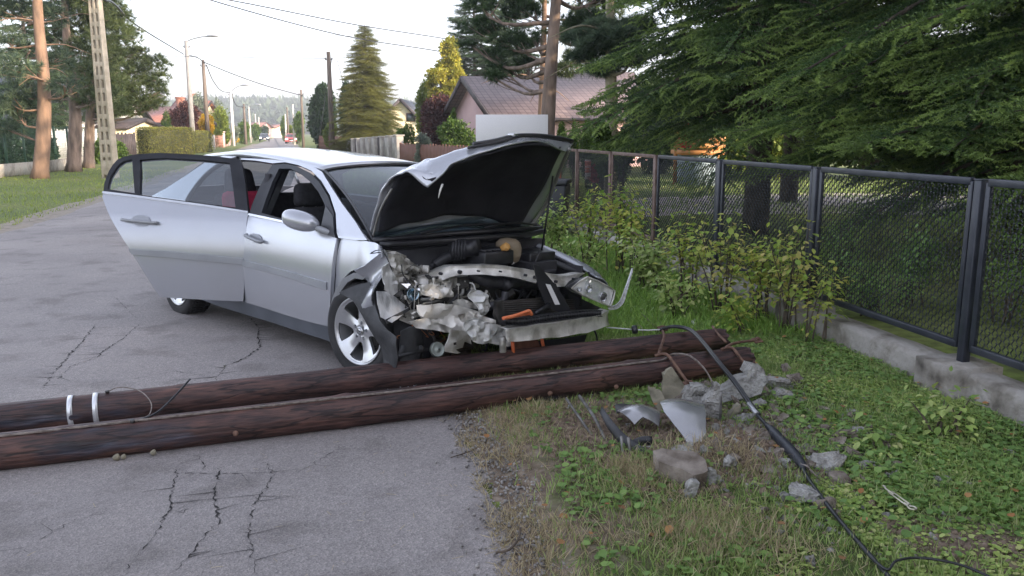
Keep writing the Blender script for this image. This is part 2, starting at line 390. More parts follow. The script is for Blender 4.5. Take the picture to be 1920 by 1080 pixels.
# sandy worn strip on both road edges
M_['sand'] = mat('sandy_road_edge', (.20, .17, .13), (.30, .26, .21), 4, .95, bump=.6, bscale=60, bdist=.01, c3=(.22, .20, .17))
def strip(name, tab, off0, off1, m, y0, y1, seed, z):
    V = []; F = []; ys_ = np.arange(y0, y1, .25)
    for i, y in enumerate(ys_):
        a = interp(tab, y)+off0+(noise2(y*.8, seed, seed)-.5)*.35; b = interp(tab, y)+off1+(noise2(y*.8, seed+9, seed)-.5)*.5
        V += [(a, y, z), (b, y, z)]
        if i: F.append([2*i-2, 2*i-1, 2*i+1, 2*i])
    return tag(MB().add(V, F).build(name, m), kind='structure')
strip('road_shoulder', LEDGE, -.65, .2, M_['sand'], 3, 120, 4, .003)
strip('road_shoulder', REDGE, -.2, .55, M_['sand'], 9, 120, 7, .003)

# driveway in the garden to the right, paved
M_['pavers'] = mat('pinkish_paving', (.42, .36, .36), (.56, .49, .48), 1.5, .85, bump=.4, bscale=25)
def poly(name, pts, z, m):
    return tag(MB().add([(p[0], p[1], z) for p in pts], [list(range(len(pts)))]).build(name, m), kind='structure')
dv = [G(1120, 375), G(1190, 372), G(1300, 368), G(1420, 364), G(1560, 362), G(1760, 366), G(1900, 372), G(1900, 408), G(1560, 400), G(1420, 402), G(1300, 402), G(1190, 408), G(1110, 410)]
poly('driveway', dv[::-1], .004, M_['pavers'])
poly('side_path', [G(566, 286), G(640, 289), G(760, 300), G(760, 312), G(590, 296)][::-1], .0045, M_['sand'])
poly('side_path', [(-62.2, 186, 0), (-58, 190, 0), (-48, 140, 0), (-51, 134, 0)], .0045, M_['sand'])

# wooded ridge behind the village
def build_hills():
    rg = np.random.default_rng(11); mb = MB(); nx = 160; ny = 12; V = []
    for j in range(ny):
        for i in range(nx):
            x = -900+i*1700/(nx-1); y = 620+j*60
            h_ = 24*math.sin(min(1, j/6)*math.pi/2)*(.65+.6*noise2(x*.004+3, 1.7, 2))
            h_ *= 1.0 if x > -420 else 1.05
            V.append((x, y, h_-.5))
    F = [[j*nx+i, j*nx+i+1, (j+1)*nx+i+1, (j+1)*nx+i] for j in range(ny-1) for i in range(nx-1)]
    tag(npmesh('hills', V, [np.array(F)], mat('forest_floor', (.03, .045, .025), (.05, .07, .035), .1, 1), None, True), kind='structure')
    N = 6500; x = rg.uniform(-700, 500, N); y = 620+rg.uniform(0, 1, N)**1.5*500
    hh = 24*np.sin(np.minimum(1, (y-620)/360)*np.pi/2)*(.65+.6*noise2(x*.004+3, 1.7, 2))
    # rough crown template of 3 leaning lobes, many facets
    t = []; f = []
    k = 0
    for q in range(26):
        d = rg.normal(size=3); d /= np.linalg.norm(d); c_ = d*np.array([2.2, 2.2, 3.2])+[0, 0, 4]
        a, b = rg.normal(size=(2, 3))*1.5
        t += [c_, c_+a, c_+b]; f.append([k, k+1, k+2]); k += 3
    s = rg.uniform(.8, 1.9, N); M3 = rotm(rg, N, .1, s)
    V2, F2 = scatter(np.array(t), np.array(f), M3, np.stack([x, y, hh], 1))
    tag(npmesh('wooded_ridge', V2, [F2], M_['far_wood']), 'distant pale blue green wooded ridge closing the end of the road', 'wood', kind='stuff')
build_hills()

# ================================================================ foliage builders
def leaf_template(bend=.25, n=1):
    # pointed leaf of 4 triangles-ish quads, unit length along X
    v = np.array([[0, 0, 0], [.45, .32, .06], [1, 0, -bend*.4], [.45, -.32, .06]]); f = np.array([[0, 1, 2, 3]])
    return v-np.array([.1, 0, 0]), f
LT, LF = leaf_template()
def ell_points(rg, parts, n, shell=.55):
    """parts (cx,cy,cz,rx,ry,rz): points weighted to the outside of lumpy ellipsoids; returns pos, outward dir"""
    parts = np.array(parts, float); w = parts[:, 3]*parts[:, 4]+parts[:, 4]*parts[:, 5]; idx = rg.choice(len(parts), n, p=w/w.sum())
    d = rg.normal(size=(n, 3)); d /= np.linalg.norm(d, axis=1, keepdims=True)
    r = shell+(1-shell)*rg.uniform(0, 1, n)**.6; r = np.where(rg.uniform(0, 1, n) < .10, r*rg.uniform(1.0, 1.28, n), r)
    lump = .55+.85*noise2(d[:, 0]*2.2+idx*3.1+d[:, 2]*1.4, d[:, 1]*2.2+d[:, 2]*1.7+5, 3)
    r *= lump; q = parts[idx]
    return q[:, :3]+d*q[:, 3:]*r[:, None], d
def blob(name, label, cat, base, parts, n, ls, m, group=None, trunk=None, seed=1, shell=.55, core=True, tm=None, stem_r=.05):
    """plant at base (x,y,z0); parts relative to base"""
    rg = np.random.default_rng(seed); root = thing(name, label, cat, base, group=group)
    pos, d = ell_points(rg, parts, n, shell)
    D = d+rg.normal(size=d.shape)*.7
    V, F = scatter(LT, LF, dirm(D, rg, ls*rg.uniform(.6, 1.35, n)), pos)
    npmesh('crown', V, [F], m, root)
    b = MB(); zt = min(p[2] for p in parts)
    for p in parts:
        q = smoothpath([(0, 0, 0), (p[0]*.25, p[1]*.25, max(.05, (p[2]-p[5]*.5)*.5)), (p[0]*.8, p[1]*.8, max(.1, p[2]-p[5]*.3)), (p[0], p[1], p[2]+p[5]*.4)], 3)
        rr = np.linspace(trunk or stem_r, (trunk or stem_r)*.25, len(q)); b.tube(q, rr, 7)
    b.build('trunk', tm or M_['branch'], root, True)
    return root
def boxpts(rg, n, c, d, jit=.04):
    c = np.array(c); d = np.array(d); A = np.array([d[1]*d[2], d[1]*d[2], d[0]*d[2], d[0]*d[2], d[0]*d[1]]); k = rg.choice(5, n, p=A/A.sum())
    p = rg.uniform(-.5, .5, (n, 3)); nn = np.zeros((n, 3))
    for i, (ax, sg) in enumerate([(0, 1), (0, -1), (1, 1), (1, -1), (2, 1)]):
        s = k == i; p[s, ax] = .5*sg; nn[s, ax] = sg
    return c+p*d+rg.normal(size=(n, 3))*jit, nn
def hedge(name, label, base, d, rz, n, ls, m, group=None, seed=1, cat='hedge'):
    rg = np.random.default_rng(seed); root = thing(name, label, cat, base, (0, 0, rz), group)
    pos, nn = boxpts(rg, n, (0, 0, d[2]/2), d, .035)
    V, F = scatter(LT, LF, dirm(nn+rg.normal(size=nn.shape)*.8, rg, ls*rg.uniform(.6, 1.3, n)), pos)
    npmesh('foliage', V, [F], m, root)
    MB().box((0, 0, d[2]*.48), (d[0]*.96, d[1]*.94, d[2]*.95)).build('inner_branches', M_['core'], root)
    return root
# needle brush for spruce: stem along X, needles leaning forward, slightly flattened
def needle_twig(rg, n=34, L=1.0, nl=.16, w=.022, flat=.55, lean=.6):
    v = []; f = []
    for i in range(n):
        t = (i+rg.random())/n*L*.96; a = rg.uniform(0, 2*math.pi)
        r = np.array([0, math.cos(a), math.sin(a)*flat]); r /= np.linalg.norm(r)
        d = r+np.array([lean, 0, .12]); d /= np.linalg.norm(d); s = np.cross(d, rg.normal(size=3)); s /= np.linalg.norm(s)
        ln = nl*(1-.35*t/L)*rg.uniform(.8, 1.2); p = np.array([t, 0, 0]); k = len(v)
        v += [p-s*w, p+s*w, p+d*ln]; f.append([k, k+1, k+2])
    return np.array(v), np.array(f)
def spruce_limb(rg, L, droop=.35, up=.25, lat=11, tw=3):
    """returns list of twig positions/directions/lengths (local: limb along X) and limb centreline"""
    c = []; T = []; Dn = []; S = []
    for i in range(9):
        t = i/8; c.append((t*L, 0, -droop*L*t*t*.8+up*L*max(0, t-.55)**2*1.6))
    c = np.array(c)
    def at(t):
        x = t*8; i = min(int(x), 7); return c[i]+(c[i+1]-c[i])*(x-i)
    nlat = int(lat*L)
    for k in range(nlat):
        t = .14+.86*(k+rg.random()*.8)/nlat; p0 = at(min(t, .999)); sgn = 1 if k % 2 else -1
        ll = L*.42*(1-t)**.75*rg.uniform(.75, 1.15)+.10; an = R_(rg.uniform(42, 62))*sgn
        d = np.array([math.cos(an), math.sin(an), -.10-.25*rg.random()])
        m_ = max(1, int(ll/.085))
        for j in range(m_):
            u = (j+.5)/m_; pp = p0+d*ll*u+np.array([0, 0, -.18*ll*u*u])
            # side twiglets hanging a little
            for sg in (1, -1):
                a2 = an+sg*R_(rg.uniform(30, 60)); dd = np.array([math.cos(a2), math.sin(a2), -.25-.45*rg.random()])
                T.append(pp+rg.normal(size=3)*.01); Dn.append(dd); S.append(.11*rg.uniform(.7, 1.35)*(1.15-.5*u))
        T.append(p0+d*ll); Dn.append(d+np.array([0, 0, -.1])); S.append(.15*rg.uniform(.8, 1.2))
        for j in range(max(1, int(ll/.1))):
            T.append(p0+d*ll*(j+.2)/max(1, int(ll/.1))); Dn.append(d); S.append(.13)
    for t in np.linspace(.1, 1, int(L/.09)):
        T.append(at(min(t, .999))); Dn.append(np.array([1, 0, .0])); S.append(.15)
    T = np.array(T); return c, T, np.array(Dn), np.array(S)
def spruce(name, label, base, H_, Rb, z0, n_per_m, m, seed, group=None, droop=.35, needles=30, lat=11, r0=.17, lean=(0, 0), scale_tw=1.0, tm=None, prof=None, nw=.028, protos=6, cat='tree'):
    rg = np.random.default_rng(seed); root = thing(name, label, cat, base, group=group)
    tv, tf = needle_twig(rg, needles, 1.0, .20, nw)
    Vs = []; Fs = []; off = 0; b = MB()
    pts = [(lean[0]*t*t, lean[1]*t*t, H_*t) for t in np.linspace(0, 1, 9)]; b.tube(pts, [r0*(1-.93*t)+.01 for t in np.linspace(0, 1, 9)], 14)
    PR = [spruce_limb(rg, 1.0*ll, droop, .3, lat, 3) for ll in np.linspace(.5, Rb, protos)]; PL_ = np.linspace(.5, Rb, protos)
    AT = []; AD = []; AS = []; TP = []; z = z0; k = 0; ang = rg.uniform(0, 6.28)
    while z < H_*.985:
        t = (z-z0)/(H_-z0); Lr = (prof(t) if prof else (1-t)**.8)*Rb*rg.uniform(.78, 1.12)+.12
        ang += 2.399+rg.normal()*.25; i = int(np.argmin(abs(PL_-Lr))); c, T, Dn, S = PR[i]; sc_ = Lr/PL_[i]; Lr = Lr*(1+rg.normal()*.10)
        pitch = R_(rg.uniform(-12, 14)+22*t); ca, sa = math.cos(ang), math.sin(ang); cp, sp = math.cos(pitch), math.sin(pitch)
        Rm_ = np.array([[ca, -sa, 0], [sa, ca, 0], [0, 0, 1]])@np.array([[cp, 0, -sp], [0, 1, 0], [sp, 0, cp]])
        o = np.array([lean[0]*(z/H_)**2, lean[1]*(z/H_)**2, z])
        AT.append((T*sc_)@Rm_.T+o); TP.append(np.clip((np.abs(T[:, 1])/(PL_[i]*.42*np.clip(1-T[:, 0]/PL_[i], .05, 1)**.75+.1))**2.2*.85+(T[:, 0]/PL_[i])**6*.5+rg.normal(size=len(T))*.12, 0, 1)); AD.append(Dn@Rm_.T); AS.append(S*(sc_**.5)*scale_tw)
        b.tube((c*sc_)@Rm_.T+o, np.linspace(.012+.011*Lr, .004, 9), 5)
        z += 1/n_per_m*rg.uniform(.7, 1.3)*(1+.0*t)
    T = np.concatenate(AT); Dn = np.concatenate(AD)+rg.normal(size=(len(T), 3))*.08; S = np.concatenate(AS)
    V, F = scatter(tv, tf, dirm(Dn, rg, S, up=np.array([0, 0, 1.])), T)
    npmesh('crown', V, [F], m, root, attr=np.repeat(np.concatenate(TP), len(tv))); b.build('trunk', tm or M_['bark_dark'], root, True)
    return root, len(F)
def tuft(rg, n=26, w=.035):
    v = []; f = []
    for i in range(n):
        d = rg.normal(size=3); d[0] = abs(d[0])*1.3+.2; d /= np.linalg.norm(d); s = np.cross(d, rg.normal(size=3)); s /= np.linalg.norm(s)
        k = len(v); v += [-s*w+d*.05, s*w+d*.05, d*rg.uniform(.7, 1.1)]; f.append([k, k+1, k+2])
    return np.array(v), np.array(f)
def pine(name, label, base, trunk, r0, clumps, n, ts, m, seed, group=None, tm=None, dead=0, ntuft=26):
    """trunk: list of points relative to base; clumps (x,y,z,rx,ry,rz) of needle tufts with a limb to each"""
    rg = np.random.default_rng(seed); root = thing(name, label, 'tree', base, group=group)
    tv, tf = tuft(rg, ntuft); b = MB(); tp = smoothpath(trunk, 5); zmax = trunk[-1][2]
    b.tube(tp, [r0*(1.25 if i == 0 else 1)*(1-.65*i/len(tp)) for i in range(len(tp))], 14)
    def tk(z):
        for q in tp:
            if q.z >= z: return q
        return tp[-1]
    cl = np.array(clumps, float)
    for c in cl:
        d_h = math.hypot(c[0]-tk(c[2]).x, c[1]-tk(c[2]).y); a = tk(max(.5, c[2]-.15*d_h-.3)); e = Vector(c[:3])
        mid = a.lerp(e, .5)+Vector((rg.normal()*.2, rg.normal()*.2, -.12*d_h)); q = smoothpath([a, mid, e], 4)
        b.tube(q, np.linspace(.03+.014*d_h, .012, len(q)), 6)
        for k in range(5):
            e2 = e+Vector(rg.normal(size=3)*c[3:]*.5); s = q[int(len(q)*.55)+k % 3]
            b.tube([s, s.lerp(e2, .5)+Vector((0, 0, -.05)), e2], [.02, .013, .006], 4)
    for k in range(dead):
        z = rg.uniform(zmax*.25, zmax*.7); a = tk(z); g = rg.uniform(0, 6.28); L = rg.uniform(.8, 2.2)
        b.tube(smoothpath([a, a+Vector((math.cos(g)*L*.5, math.sin(g)*L*.5, .05)), a+Vector((math.cos(g)*L, math.sin(g)*L, -.25))], 3), np.linspace(.03, .006, 7), 5)
    pos, d = ell_points(rg, cl, n, .25)
    D = d+np.array([0, 0, .55])+rg.normal(size=d.shape)*.45
    V, F = scatter(tv, tf, dirm(D, rg, ts*rg.uniform(.7, 1.3, n)), pos)
    npmesh('crown', V, [F], m, root); b.build('trunk', tm or M_['bark'], root, True)
    return root
# ================================================================ LEFT SIDE OF THE ROAD
def rel(px, py, Y, base): return tuple(P(px, py, Y)-Vector(base))
def tall(px, pytop, Y): return P(px, pytop, Y).z
pb = G(75, 335); Yp = pb.y
def cl(base, Y, lst):
    """clumps given as (px,py,dY,rx,rz)"""
    out = []
    for px, py, dy, rx, rz in lst:
        q = P(px, py, Y+dy)-Vector(base); out.append((q.x, q.y, q.z, rx*.74, rx*.70, rz*.72))
    return out
b = G(75, 335)
pine('pine_tree', 'tall pine with bare orange upper trunk at left edge, nearest the grey concrete slab border', b,
     [(0, 0, 0), rel(82, 240, Yp, b), rel(82, 150, Yp, b), rel(72, 40, Yp, b), rel(68, -60, Yp, b), rel(66, -160, Yp, b)], .27,
     cl(b, Yp, [(20, 130, -1, 1.3, .55), (55, 175, .5, 1.1, .45), (20, 195, 0, 1.3, .45), (110, 110, 1, .9, .5), (15, 80, 0, 1.2, .6), (60, 90, 1.5, .9, .5), (40, 215, .6, .8, .3), (10, 15, 1, 1.5, .7), (100, 30, 2, 1.0, .6), (60, -60, 0, 2, 1), (20, -40, 0, 1.6, .9), (110, -70, 0, 1.6, .9), (120, 160, -.6, .8, .4), (5, 240, 1, 1, .3)]),
     1300, .30, M_['pine_blue'], 5, 'pines on the left verge', M_['bark_orange'], 9)
b = G(138, 322); Y2 = b.y
pine('pine_tree', 'pine with gnarled brown lower trunk, middle of the three pines at left', b,
     [(0, 0, 0), rel(141, 240, Y2, b), rel(140, 200, Y2, b), rel(130, 110, Y2, b), rel(122, 30, Y2, b), rel(120, -120, Y2, b)], .29,
     cl(b, Y2, [(150, 130, -1, 1.2, .6), (185, 150, 0, 1.1, .6), (165, 90, 0, 1.3, .7), (110, 75, 1, 1.2, .6), (205, 110, 1, 1.3, .8), (170, 185, 0, 1.1, .45), (150, 40, 1, 1.6, .9), (200, 60, 1, 1.5, .9), (110, -20, 0, 2, 1.1), (170, -20, 0, 2.0, 1.2), (100, 175, .5, .9, .4), (205, 180, -.6, .9, .5)]),
     1500, .31, M_['pine'], 6, 'pines on the left verge', M_['bark'], 7)
b = G(166, 315); Y3 = b.y
pine('pine_tree', 'broad pine with wide spreading crown behind the perforated concrete pole', b,
     [(0, 0, 0), rel(168, 250, Y3, b), rel(170, 200, Y3, b), rel(180, 90, Y3, b), rel(185, 0, Y3, b), rel(186, -80, Y3, b)], .24,
     cl(b, Y3, [(230, 130, 0, 1.6, .8), (262, 165, 0, 1.3, .7), (285, 120, 0, 1.1, .6), (245, 200, 0, 1.3, .6), (292, 150, 0, .9, .5), (215, 160, -1, 1.2, .7), (220, 85, 0, 1.5, .9), (200, 30, 0, 1.7, 1.1), (225, 30, 0, .9, .7), (262, 100, 0, .7, .4), (275, 190, 0, .9, .4), (215, 205, -1, 1.0, .5), (190, 215, 1, 1, .5), (250, 60, 0, .5, .3), (296, 195, 0, .5, .25), (165, -30, 0, 1.8, 1.4), (305, 175, 0, .5, .25), (185, 135, 1, 1.4, .8)]),
     2200, .29, M_['pine'], 7, 'pines on the left verge', M_['bark'], 5)
# more conifers behind, dark
b = G(30, 300); Yb = b.y
spruce('spruce_tree', 'dark spruce standing behind the green wire fence at far left', (b.x-1, b.y+4, 0), 17, 3.6, 1.8, 7, M_['spruce_dark'], 21, 'dark trees behind the left pines', needles=9, lat=5, nw=.09, scale_tw=2.6, protos=4)
for i, (px, dy, H_, s, lb) in enumerate([(120, 8, 12, 22, 'dark spruce between the first two pine trunks at left'), (195, 10, 9, 23, 'dark spruce showing through the perforated concrete pole')]):
    spruce('spruce_tree', lb, (P(px, 250, b.y+dy).x, b.y+dy, 0), H_, 3.2, 3.2, 6, M_['spruce_dark'], s, 'dark trees behind the left pines', needles=9, lat=5, nw=.09, scale_tw=2.4, protos=4)
for i, (x0, x1, y0, y1, Y, lb) in enumerate([(-60, 75, 215, 300, 40, 'dark rounded evergreen shrub behind green fence, at the left picture edge'), (60, 100, 250, 300, 42, 'small dark shrub beside the white picket fence, left of it'), (172, 232, 262, 318, 44, 'loose dark green shrub growing between concrete pole and dark gate')]):
    c = P((x0+x1)/2, y1, Y); w = (x1-x0)/1550*Y*.5; h_ = P(0, y0, Y).z
    blob('evergreen_shrub', lb, 'shrub', (c.x, Y, 0), [(0, 0, h_*.5, w, w*.8, h_*.5), (w*.4, .3, h_*.4, w*.6, w*.5, h_*.42), (-w*.4, 0, h_*.45, w*.6, w*.6, h_*.45)], 5000, .17, M_['spruce_dark' if i < 2 else 'green'], 'dark shrubs along the left fence', seed=30+i)
# perforated concrete pole
def perforated_pole():
    b = G(208, 334); ang = math.atan2(b.x, b.y)
    root = thing('concrete_pole', 'tapered pale concrete power pole pierced by two columns of slots', 'utility pole', b, (0, 0, -.25))
    mb = MB(); Hh = 10.5; n = 21; z0 = .4
    def w(z): return .27-.010*z
    def chord(x, wd, d):
        zs = [0, Hh]
        for a, c in zip(zs[:-1], zs[1:]):
            v = [];
            for z in (a, c):
                s = w(z)/w(0); v += [((x-wd)*s, -d*s, z), ((x+wd)*s, -d*s, z), ((x+wd)*s, d*s, z), ((x-wd)*s, d*s, z)]
            mb.add(v, [[0, 3, 2, 1], [4, 5, 6, 7], [0, 1, 5, 4], [1, 2, 6, 5], [2, 3, 7, 6], [3, 0, 4, 7]])
    for x, wd in ((-.222, .048), (0, .056), (.222, .048)): chord(x, wd, .14)
    for i in range(n+1):
        z = z0+i*(Hh-z0)/n*.93; s = w(z)/w(0)
        for x in (-.115, .115): mb.box((x*s, 0, z-.02), (.126*s, .262*s, .17 if i else .5))
    mb.build('shaft', M_['concrete_sun'], root, bevel=.008)
    MB().box((0, -.20, Hh*.93), (.9, .05, .06)).box((0, .20, Hh*.93), (.9, .05, .06)).build('cross_arm', M_['galv'], root)
M_['concrete_sun'] = mat('warm_pole_concrete', (.36, .31, .23), (.52, .45, .35), 4, .9, bump=.4, bscale=40)
perforated_pole()
# low concrete slab border + green wire fence
def garden_border():
    a = G(-40, 338); c = G(100, 322); e = G(200, 303)
    mb = MB()
    for p, q in ((a, c), (c, e)): mb.beam(Vector((p.x, p.y, .24)), Vector((q.x, q.y, .24)), .10, .48)
    tag(mb.build('low_wall', M_['concrete']), 'low grey concrete slab border wall running behind the left pines', 'wall')
    root = thing('wire_fence', 'green wire mesh fence with thin posts behind the concrete slab border', 'fence', (a.x, a.y, 0))
    gm = mat('green_fence_paint', (.02, .06, .035), (.035, .09, .05), 5, .5); A = Vector(a); E = Vector(e); A.y += .5; E.y += .5
    n = 9; w = MB()
    for i in range(n+1):
        p = A.lerp(E, i/n)-Vector((a.x, a.y, 0)); MB().box((p.x, p.y, .95), (.07, .07, 1.9)).build('post', gm, root)
    A0 = A-Vector((a.x, a.y, 0)); E0 = E-Vector((a.x, a.y, 0))
    for k in range(14): w.beam(A0+Vector((0, 0, .5+k*.1)), E0+Vector((0, 0, .5+k*.1)), .008, .008)
    for k in range(200): p = A0.lerp(E0, k/200); w.beam(p+Vector((0, 0, .48)), p+Vector((0, 0, 1.85)), .006, .006)
    w.build('wire_mesh', gm, root)
garden_border()
def picket(name, label, a, b, h_, n, wd, m, group=None, cat='fence', gap=.5):
    root = thing(name, label, cat, a, group=group); mb = MB(); d = Vector(b)-Vector(a)
    for i in range(n):
        p = d*(i+.5)/n; mb.beam((p.x, p.y, .1), (p.x, p.y, h_*(1+.04*math.sin(i*9.1))), wd, .02, up=(-d.y, d.x, 0))
    mb.build('boards', m, root); r = MB()
    for z in (h_*.25, h_*.75): r.beam((0, .03, z), (d.x, d.y+.03, z), .03, .07)
    r.build('rail', m, root)
    for t in (0, 1): MB().box((d.x*t, d.y*t+.05, h_*.52), (.1, .1, h_*1.04)).build('post', m, root)
    return root
picket('picket_fence', 'white picket fence glimpsed between the pine trunks at left', (P(90, 280, 48).x, 48, 0), (P(182, 280, 50).x, 50, 0), 1.75, 34, .07, M_['white'])
picket('board_gate', 'dark closed board gate left of the long clipped hedge', (P(212, 280, 52).x, 52, 0), (P(253, 280, 53).x, 53, 0), 1.55, 12, .13, M_['dark_wood'], cat='gate')
# houses left
def gable_house(name, label, x0, x1, y0, y1, h_, hr, wall, roof, ridge='x', oh=.4, windows=(), chim=None, cat='house', rz=0, group=None):
    """box x0..x1,y0..y1 with a gable roof; ridge along x or y"""
    cx, cy = (x0+x1)/2, (y0+y1)/2; root = thing(name, label, cat, (cx, cy, 0), (0, 0, rz), group); X, Y = (x1-x0)/2, (y1-y0)/2
    mb = MB()
    if ridge == 'x': v = [(-X, -Y, 0), (X, -Y, 0), (X, Y, 0), (-X, Y, 0), (-X, -Y, h_), (X, -Y, h_), (X, Y, h_), (-X, Y, h_), (-X, 0, hr), (X, 0, hr)]; f = [[0, 1, 5, 4], [2, 3, 7, 6], [0, 4, 8, 7, 3], [1, 2, 6, 9, 5]]
    else: v = [(-X, -Y, 0), (X, -Y, 0), (X, Y, 0), (-X, Y, 0), (-X, -Y, h_), (X, -Y, h_), (X, Y, h_), (-X, Y, h_), (0, -Y, hr), (0, Y, hr)]; f = [[0, 1, 5, 8, 4], [2, 3, 7, 9, 6], [1, 2, 6, 5], [3, 0, 4, 7]]
    mb.add(v, f).build('wall', wall, root)
    W = Y if ridge == 'x' else X; Lh = (X if ridge == 'x' else Y)+oh; sl_ = (hr-h_)/W; We = W+oh; ze = h_-sl_*oh; rf = MB(); t = .16
    for s in (-1, 1):
        # slope slab: local coords u along ridge, w down slope
        pts = [(-Lh, 0, hr+.03), (Lh, 0, hr+.03), (Lh, s*We, ze+.03), (-Lh, s*We, ze+.03)]
        pts = pts+[(p[0], p[1], p[2]+t) for p in pts]
        if ridge != 'x': pts = [(p[1], p[0], p[2]) for p in pts]
        rf.add(pts, [[0, 1, 2, 3], [4, 7, 6, 5], [0, 4, 5, 1], [1, 5, 6, 2], [2, 6, 7, 3], [3, 7, 4, 0]], 0)
    r_o = rf.build('roof', roof, root)
    fb = MB()
    for s in (-1, 1):
        for e in (-1, 1):
            a = (e*(Lh+.015), 0, hr+.06); c = (e*(Lh+.015), s*We, ze+.06)
            if ridge != 'x': a = (a[1], a[0], a[2]); c = (c[1], c[0], c[2])
            fb.beam(a, c, .05, .26)
        a = (-Lh, s*(We+.05), ze+.08); c = (Lh, s*(We+.05), ze+.08)
        if ridge != 'x': a = (a[1], a[0], a[2]); c = (c[1], c[0], c[2])
        fb.tube([a, c], .07, 8)
    fb.build('gutter_and_barge_board', M_['dark_wood'], root)
    if chim: MB().box((chim[0], chim[1], (hr+chim[2])/2-.4), (.6, .6, chim[2]-hr+1.4)).box((chim[0], chim[1], chim[2]+.35), (.72, .72, .12)).build('chimney', chim[3], r_o)
    for (side, u, z, w, hh) in windows:
        fr = MB(); gl = MB()
        if side == 'F': c = (u, -Y-.02, z); dd = (w, .08, hh); gd = (w-.14, .09, hh-.14)
        elif side == 'L': c = (-X-.02, u, z); dd = (.08, w, hh); gd = (.09, w-.14, hh-.14)
        else: c = (X+.02, u, z); dd = (.08, w, hh); gd = (.09, w-.14, hh-.14)
        f_o = fr.box(c, dd).build('window', M_['brown_wood'], root); gl.box(c, gd).build('pane', M_['window'], f_o)
    return root
M_['window'] = mat('window_glass', (.05, .06, .07), (.09, .10, .12), 2, .08, spec=1)
M_['tile_red'] = roofmat('red_roof_tiles', (.36, .15, .11), (.44, .20, .15))
M_['tile_brown'] = roofmat('brown_roof_tiles', (.17, .125, .12), (.22, .165, .155), .30, .33)
M_['tile_dark'] = roofmat('slate_grey_roof_tiles', (.10, .105, .12), (.14, .145, .16))
M_['brick_ch'] = mat('brick_chimney', (.38, .16, .11), (.48, .24, .17), 8, .9)
def xat(px, Y): return P(px, 300, Y).x*1.0
def hz(py, Y): return P(960, py, Y).z
gable_house('house', 'house with red tiled roof and brick chimney behind the clipped hedge', xat(268, 78), xat(345, 78), 76, 85, 2.5, hz(203, 80), M_['render_white'], M_['tile_red'], 'x', .6, [('F', -1.5, 1.7, .9, 1.1)], (1.0, 0, hz(190, 80), M_['brick_ch']))
gable_house('house', 'house with brick red roof rising behind the purple leaved shrub', xat(330, 92), xat(380, 92), 90, 99, 2.8, hz(192, 95), M_['render_cream'], M_['tile_red'], 'x', .5, (), (0, 0, hz(183, 95), M_['brick_ch']))
gable_house('house', 'white rendered house mostly hidden behind the left pines', xat(-60, 60), xat(185, 60), 58, 68, 2.7, 6.2, M_['render_white'], M_['tile_dark'], 'x', .5, [('F', -3, 1.5, 1.2, 1.2), ('F', 2.5, 1.5, 1.2, 1.2)])
gable_house('garage', 'low dark roofed outbuilding behind the dark board gate', xat(212, 62), xat(262, 62), 60, 66, 1.9, 2.5, M_['render_cream'], M_['dark_wood'], 'x', .3)
# clipped hedge (long) + second
hx0, hx1 = P(253, 285, 58), P(352, 285, 62)
def hedge2(label, ax, ay, bx, by, dpt, h_, n, ls, m, seed, group):
    c = ((ax+bx)/2, (ay+by)/2, 0); L = math.hypot(bx-ax, by-ay); return hedge('clipped_hedge', label, c, (L, dpt, h_), math.atan2(by-ay, bx-ax), n, ls, m, group, seed)
hedge2('long box shaped yellow green clipped hedge right of the dark gate', P(253, 285, 55).x, 56.5, P(351, 285, 60).x, 60.0, 1.4, hz(242, 57)+.05, 15000, .075, M_['hedge'], 41, 'clipped hedges')
hedge2('short clipped hedge piece just right of the grey street lamp post', P(358, 285, 66).x, 65, P(385, 285, 70).x, 70, 1.2, hz(247, 67), 6000, .09, M_['hedge'], 42, 'clipped hedges')
def pxblob(name, label, cat, x0, y0, x1, y1, Y, n, ls, m, seed, group=None, lobes=5, spike=0, z0=None):
    """shrub filling the seen box x0..x1,y0..y1 at distance Y"""
    rg = np.random.default_rng(seed+500); c = P((x0+x1)/2, 260, Y); w = (x1-x0)/1577*Y/2; top = hz(y0, Y); bot = max(0, hz(y1, Y)) if z0 is None else z0
    h_ = (top-bot)/2; mid = (top+bot)/2; parts = [(0, 0, mid, w*.72, w*.7, h_*.95)]
    for i in range(lobes):
        a = rg.uniform(0, 6.28); zz = rg.uniform(-.6, .65); rr = w*(.5 if not spike else .5*(1-.5*(zz+.6)))
        parts.append((math.cos(a)*w*(.52 if not spike else .42*(1-(zz+.6)*.6)), math.sin(a)*w*.5, mid+zz*h_, rr, rr, h_*.42))
    return blob(name, label, cat, (c.x, Y, 0), parts, n, ls, m, group, seed=seed, stem_r=max(.03, w*.06))
GR = 'garden shrubs far along the left of the road'
pxblob('columnar_shrub', 'bright green rounded column shrub above the clipped hedge', 'shrub', 302, 207, 325, 285, 68, 6000, .11, M_['thuja'], 51, GR, 3)
pxblob('purple_shrub', 'large round purple leaved shrub behind the street lamp post', 'shrub', 322, 188, 374, 285, 72, 12000, .17, M_['purple'], 52, GR, 6)
pxblob('silver_tree', 'silvery grey green tree behind the purple shrub and the wooden pole', 'tree', 352, 172, 396, 285, 88, 8000, .20, M_['silver_leaf'], 53, GR, 6, 1)
pxblob('golden_shrub', 'golden yellow shrub behind light picket fence', 'shrub', 371, 214, 401, 262, 76, 8000, .13, M_['gold'], 54, GR, 5)
pxblob('green_tree', 'yellow green conical tree between golden shrub and white lamp post', 'tree', 394, 200, 434, 270, 95, 9000, .22, M_['lime'], 55, GR, 6, 1)
pxblob('spruce_tree', 'distant pointed blue green tree rising over the yellow green tree', 'tree', 396, 186, 424, 260, 125, 5000, .3, M_['silver_leaf'], 56, GR, 3, 1)
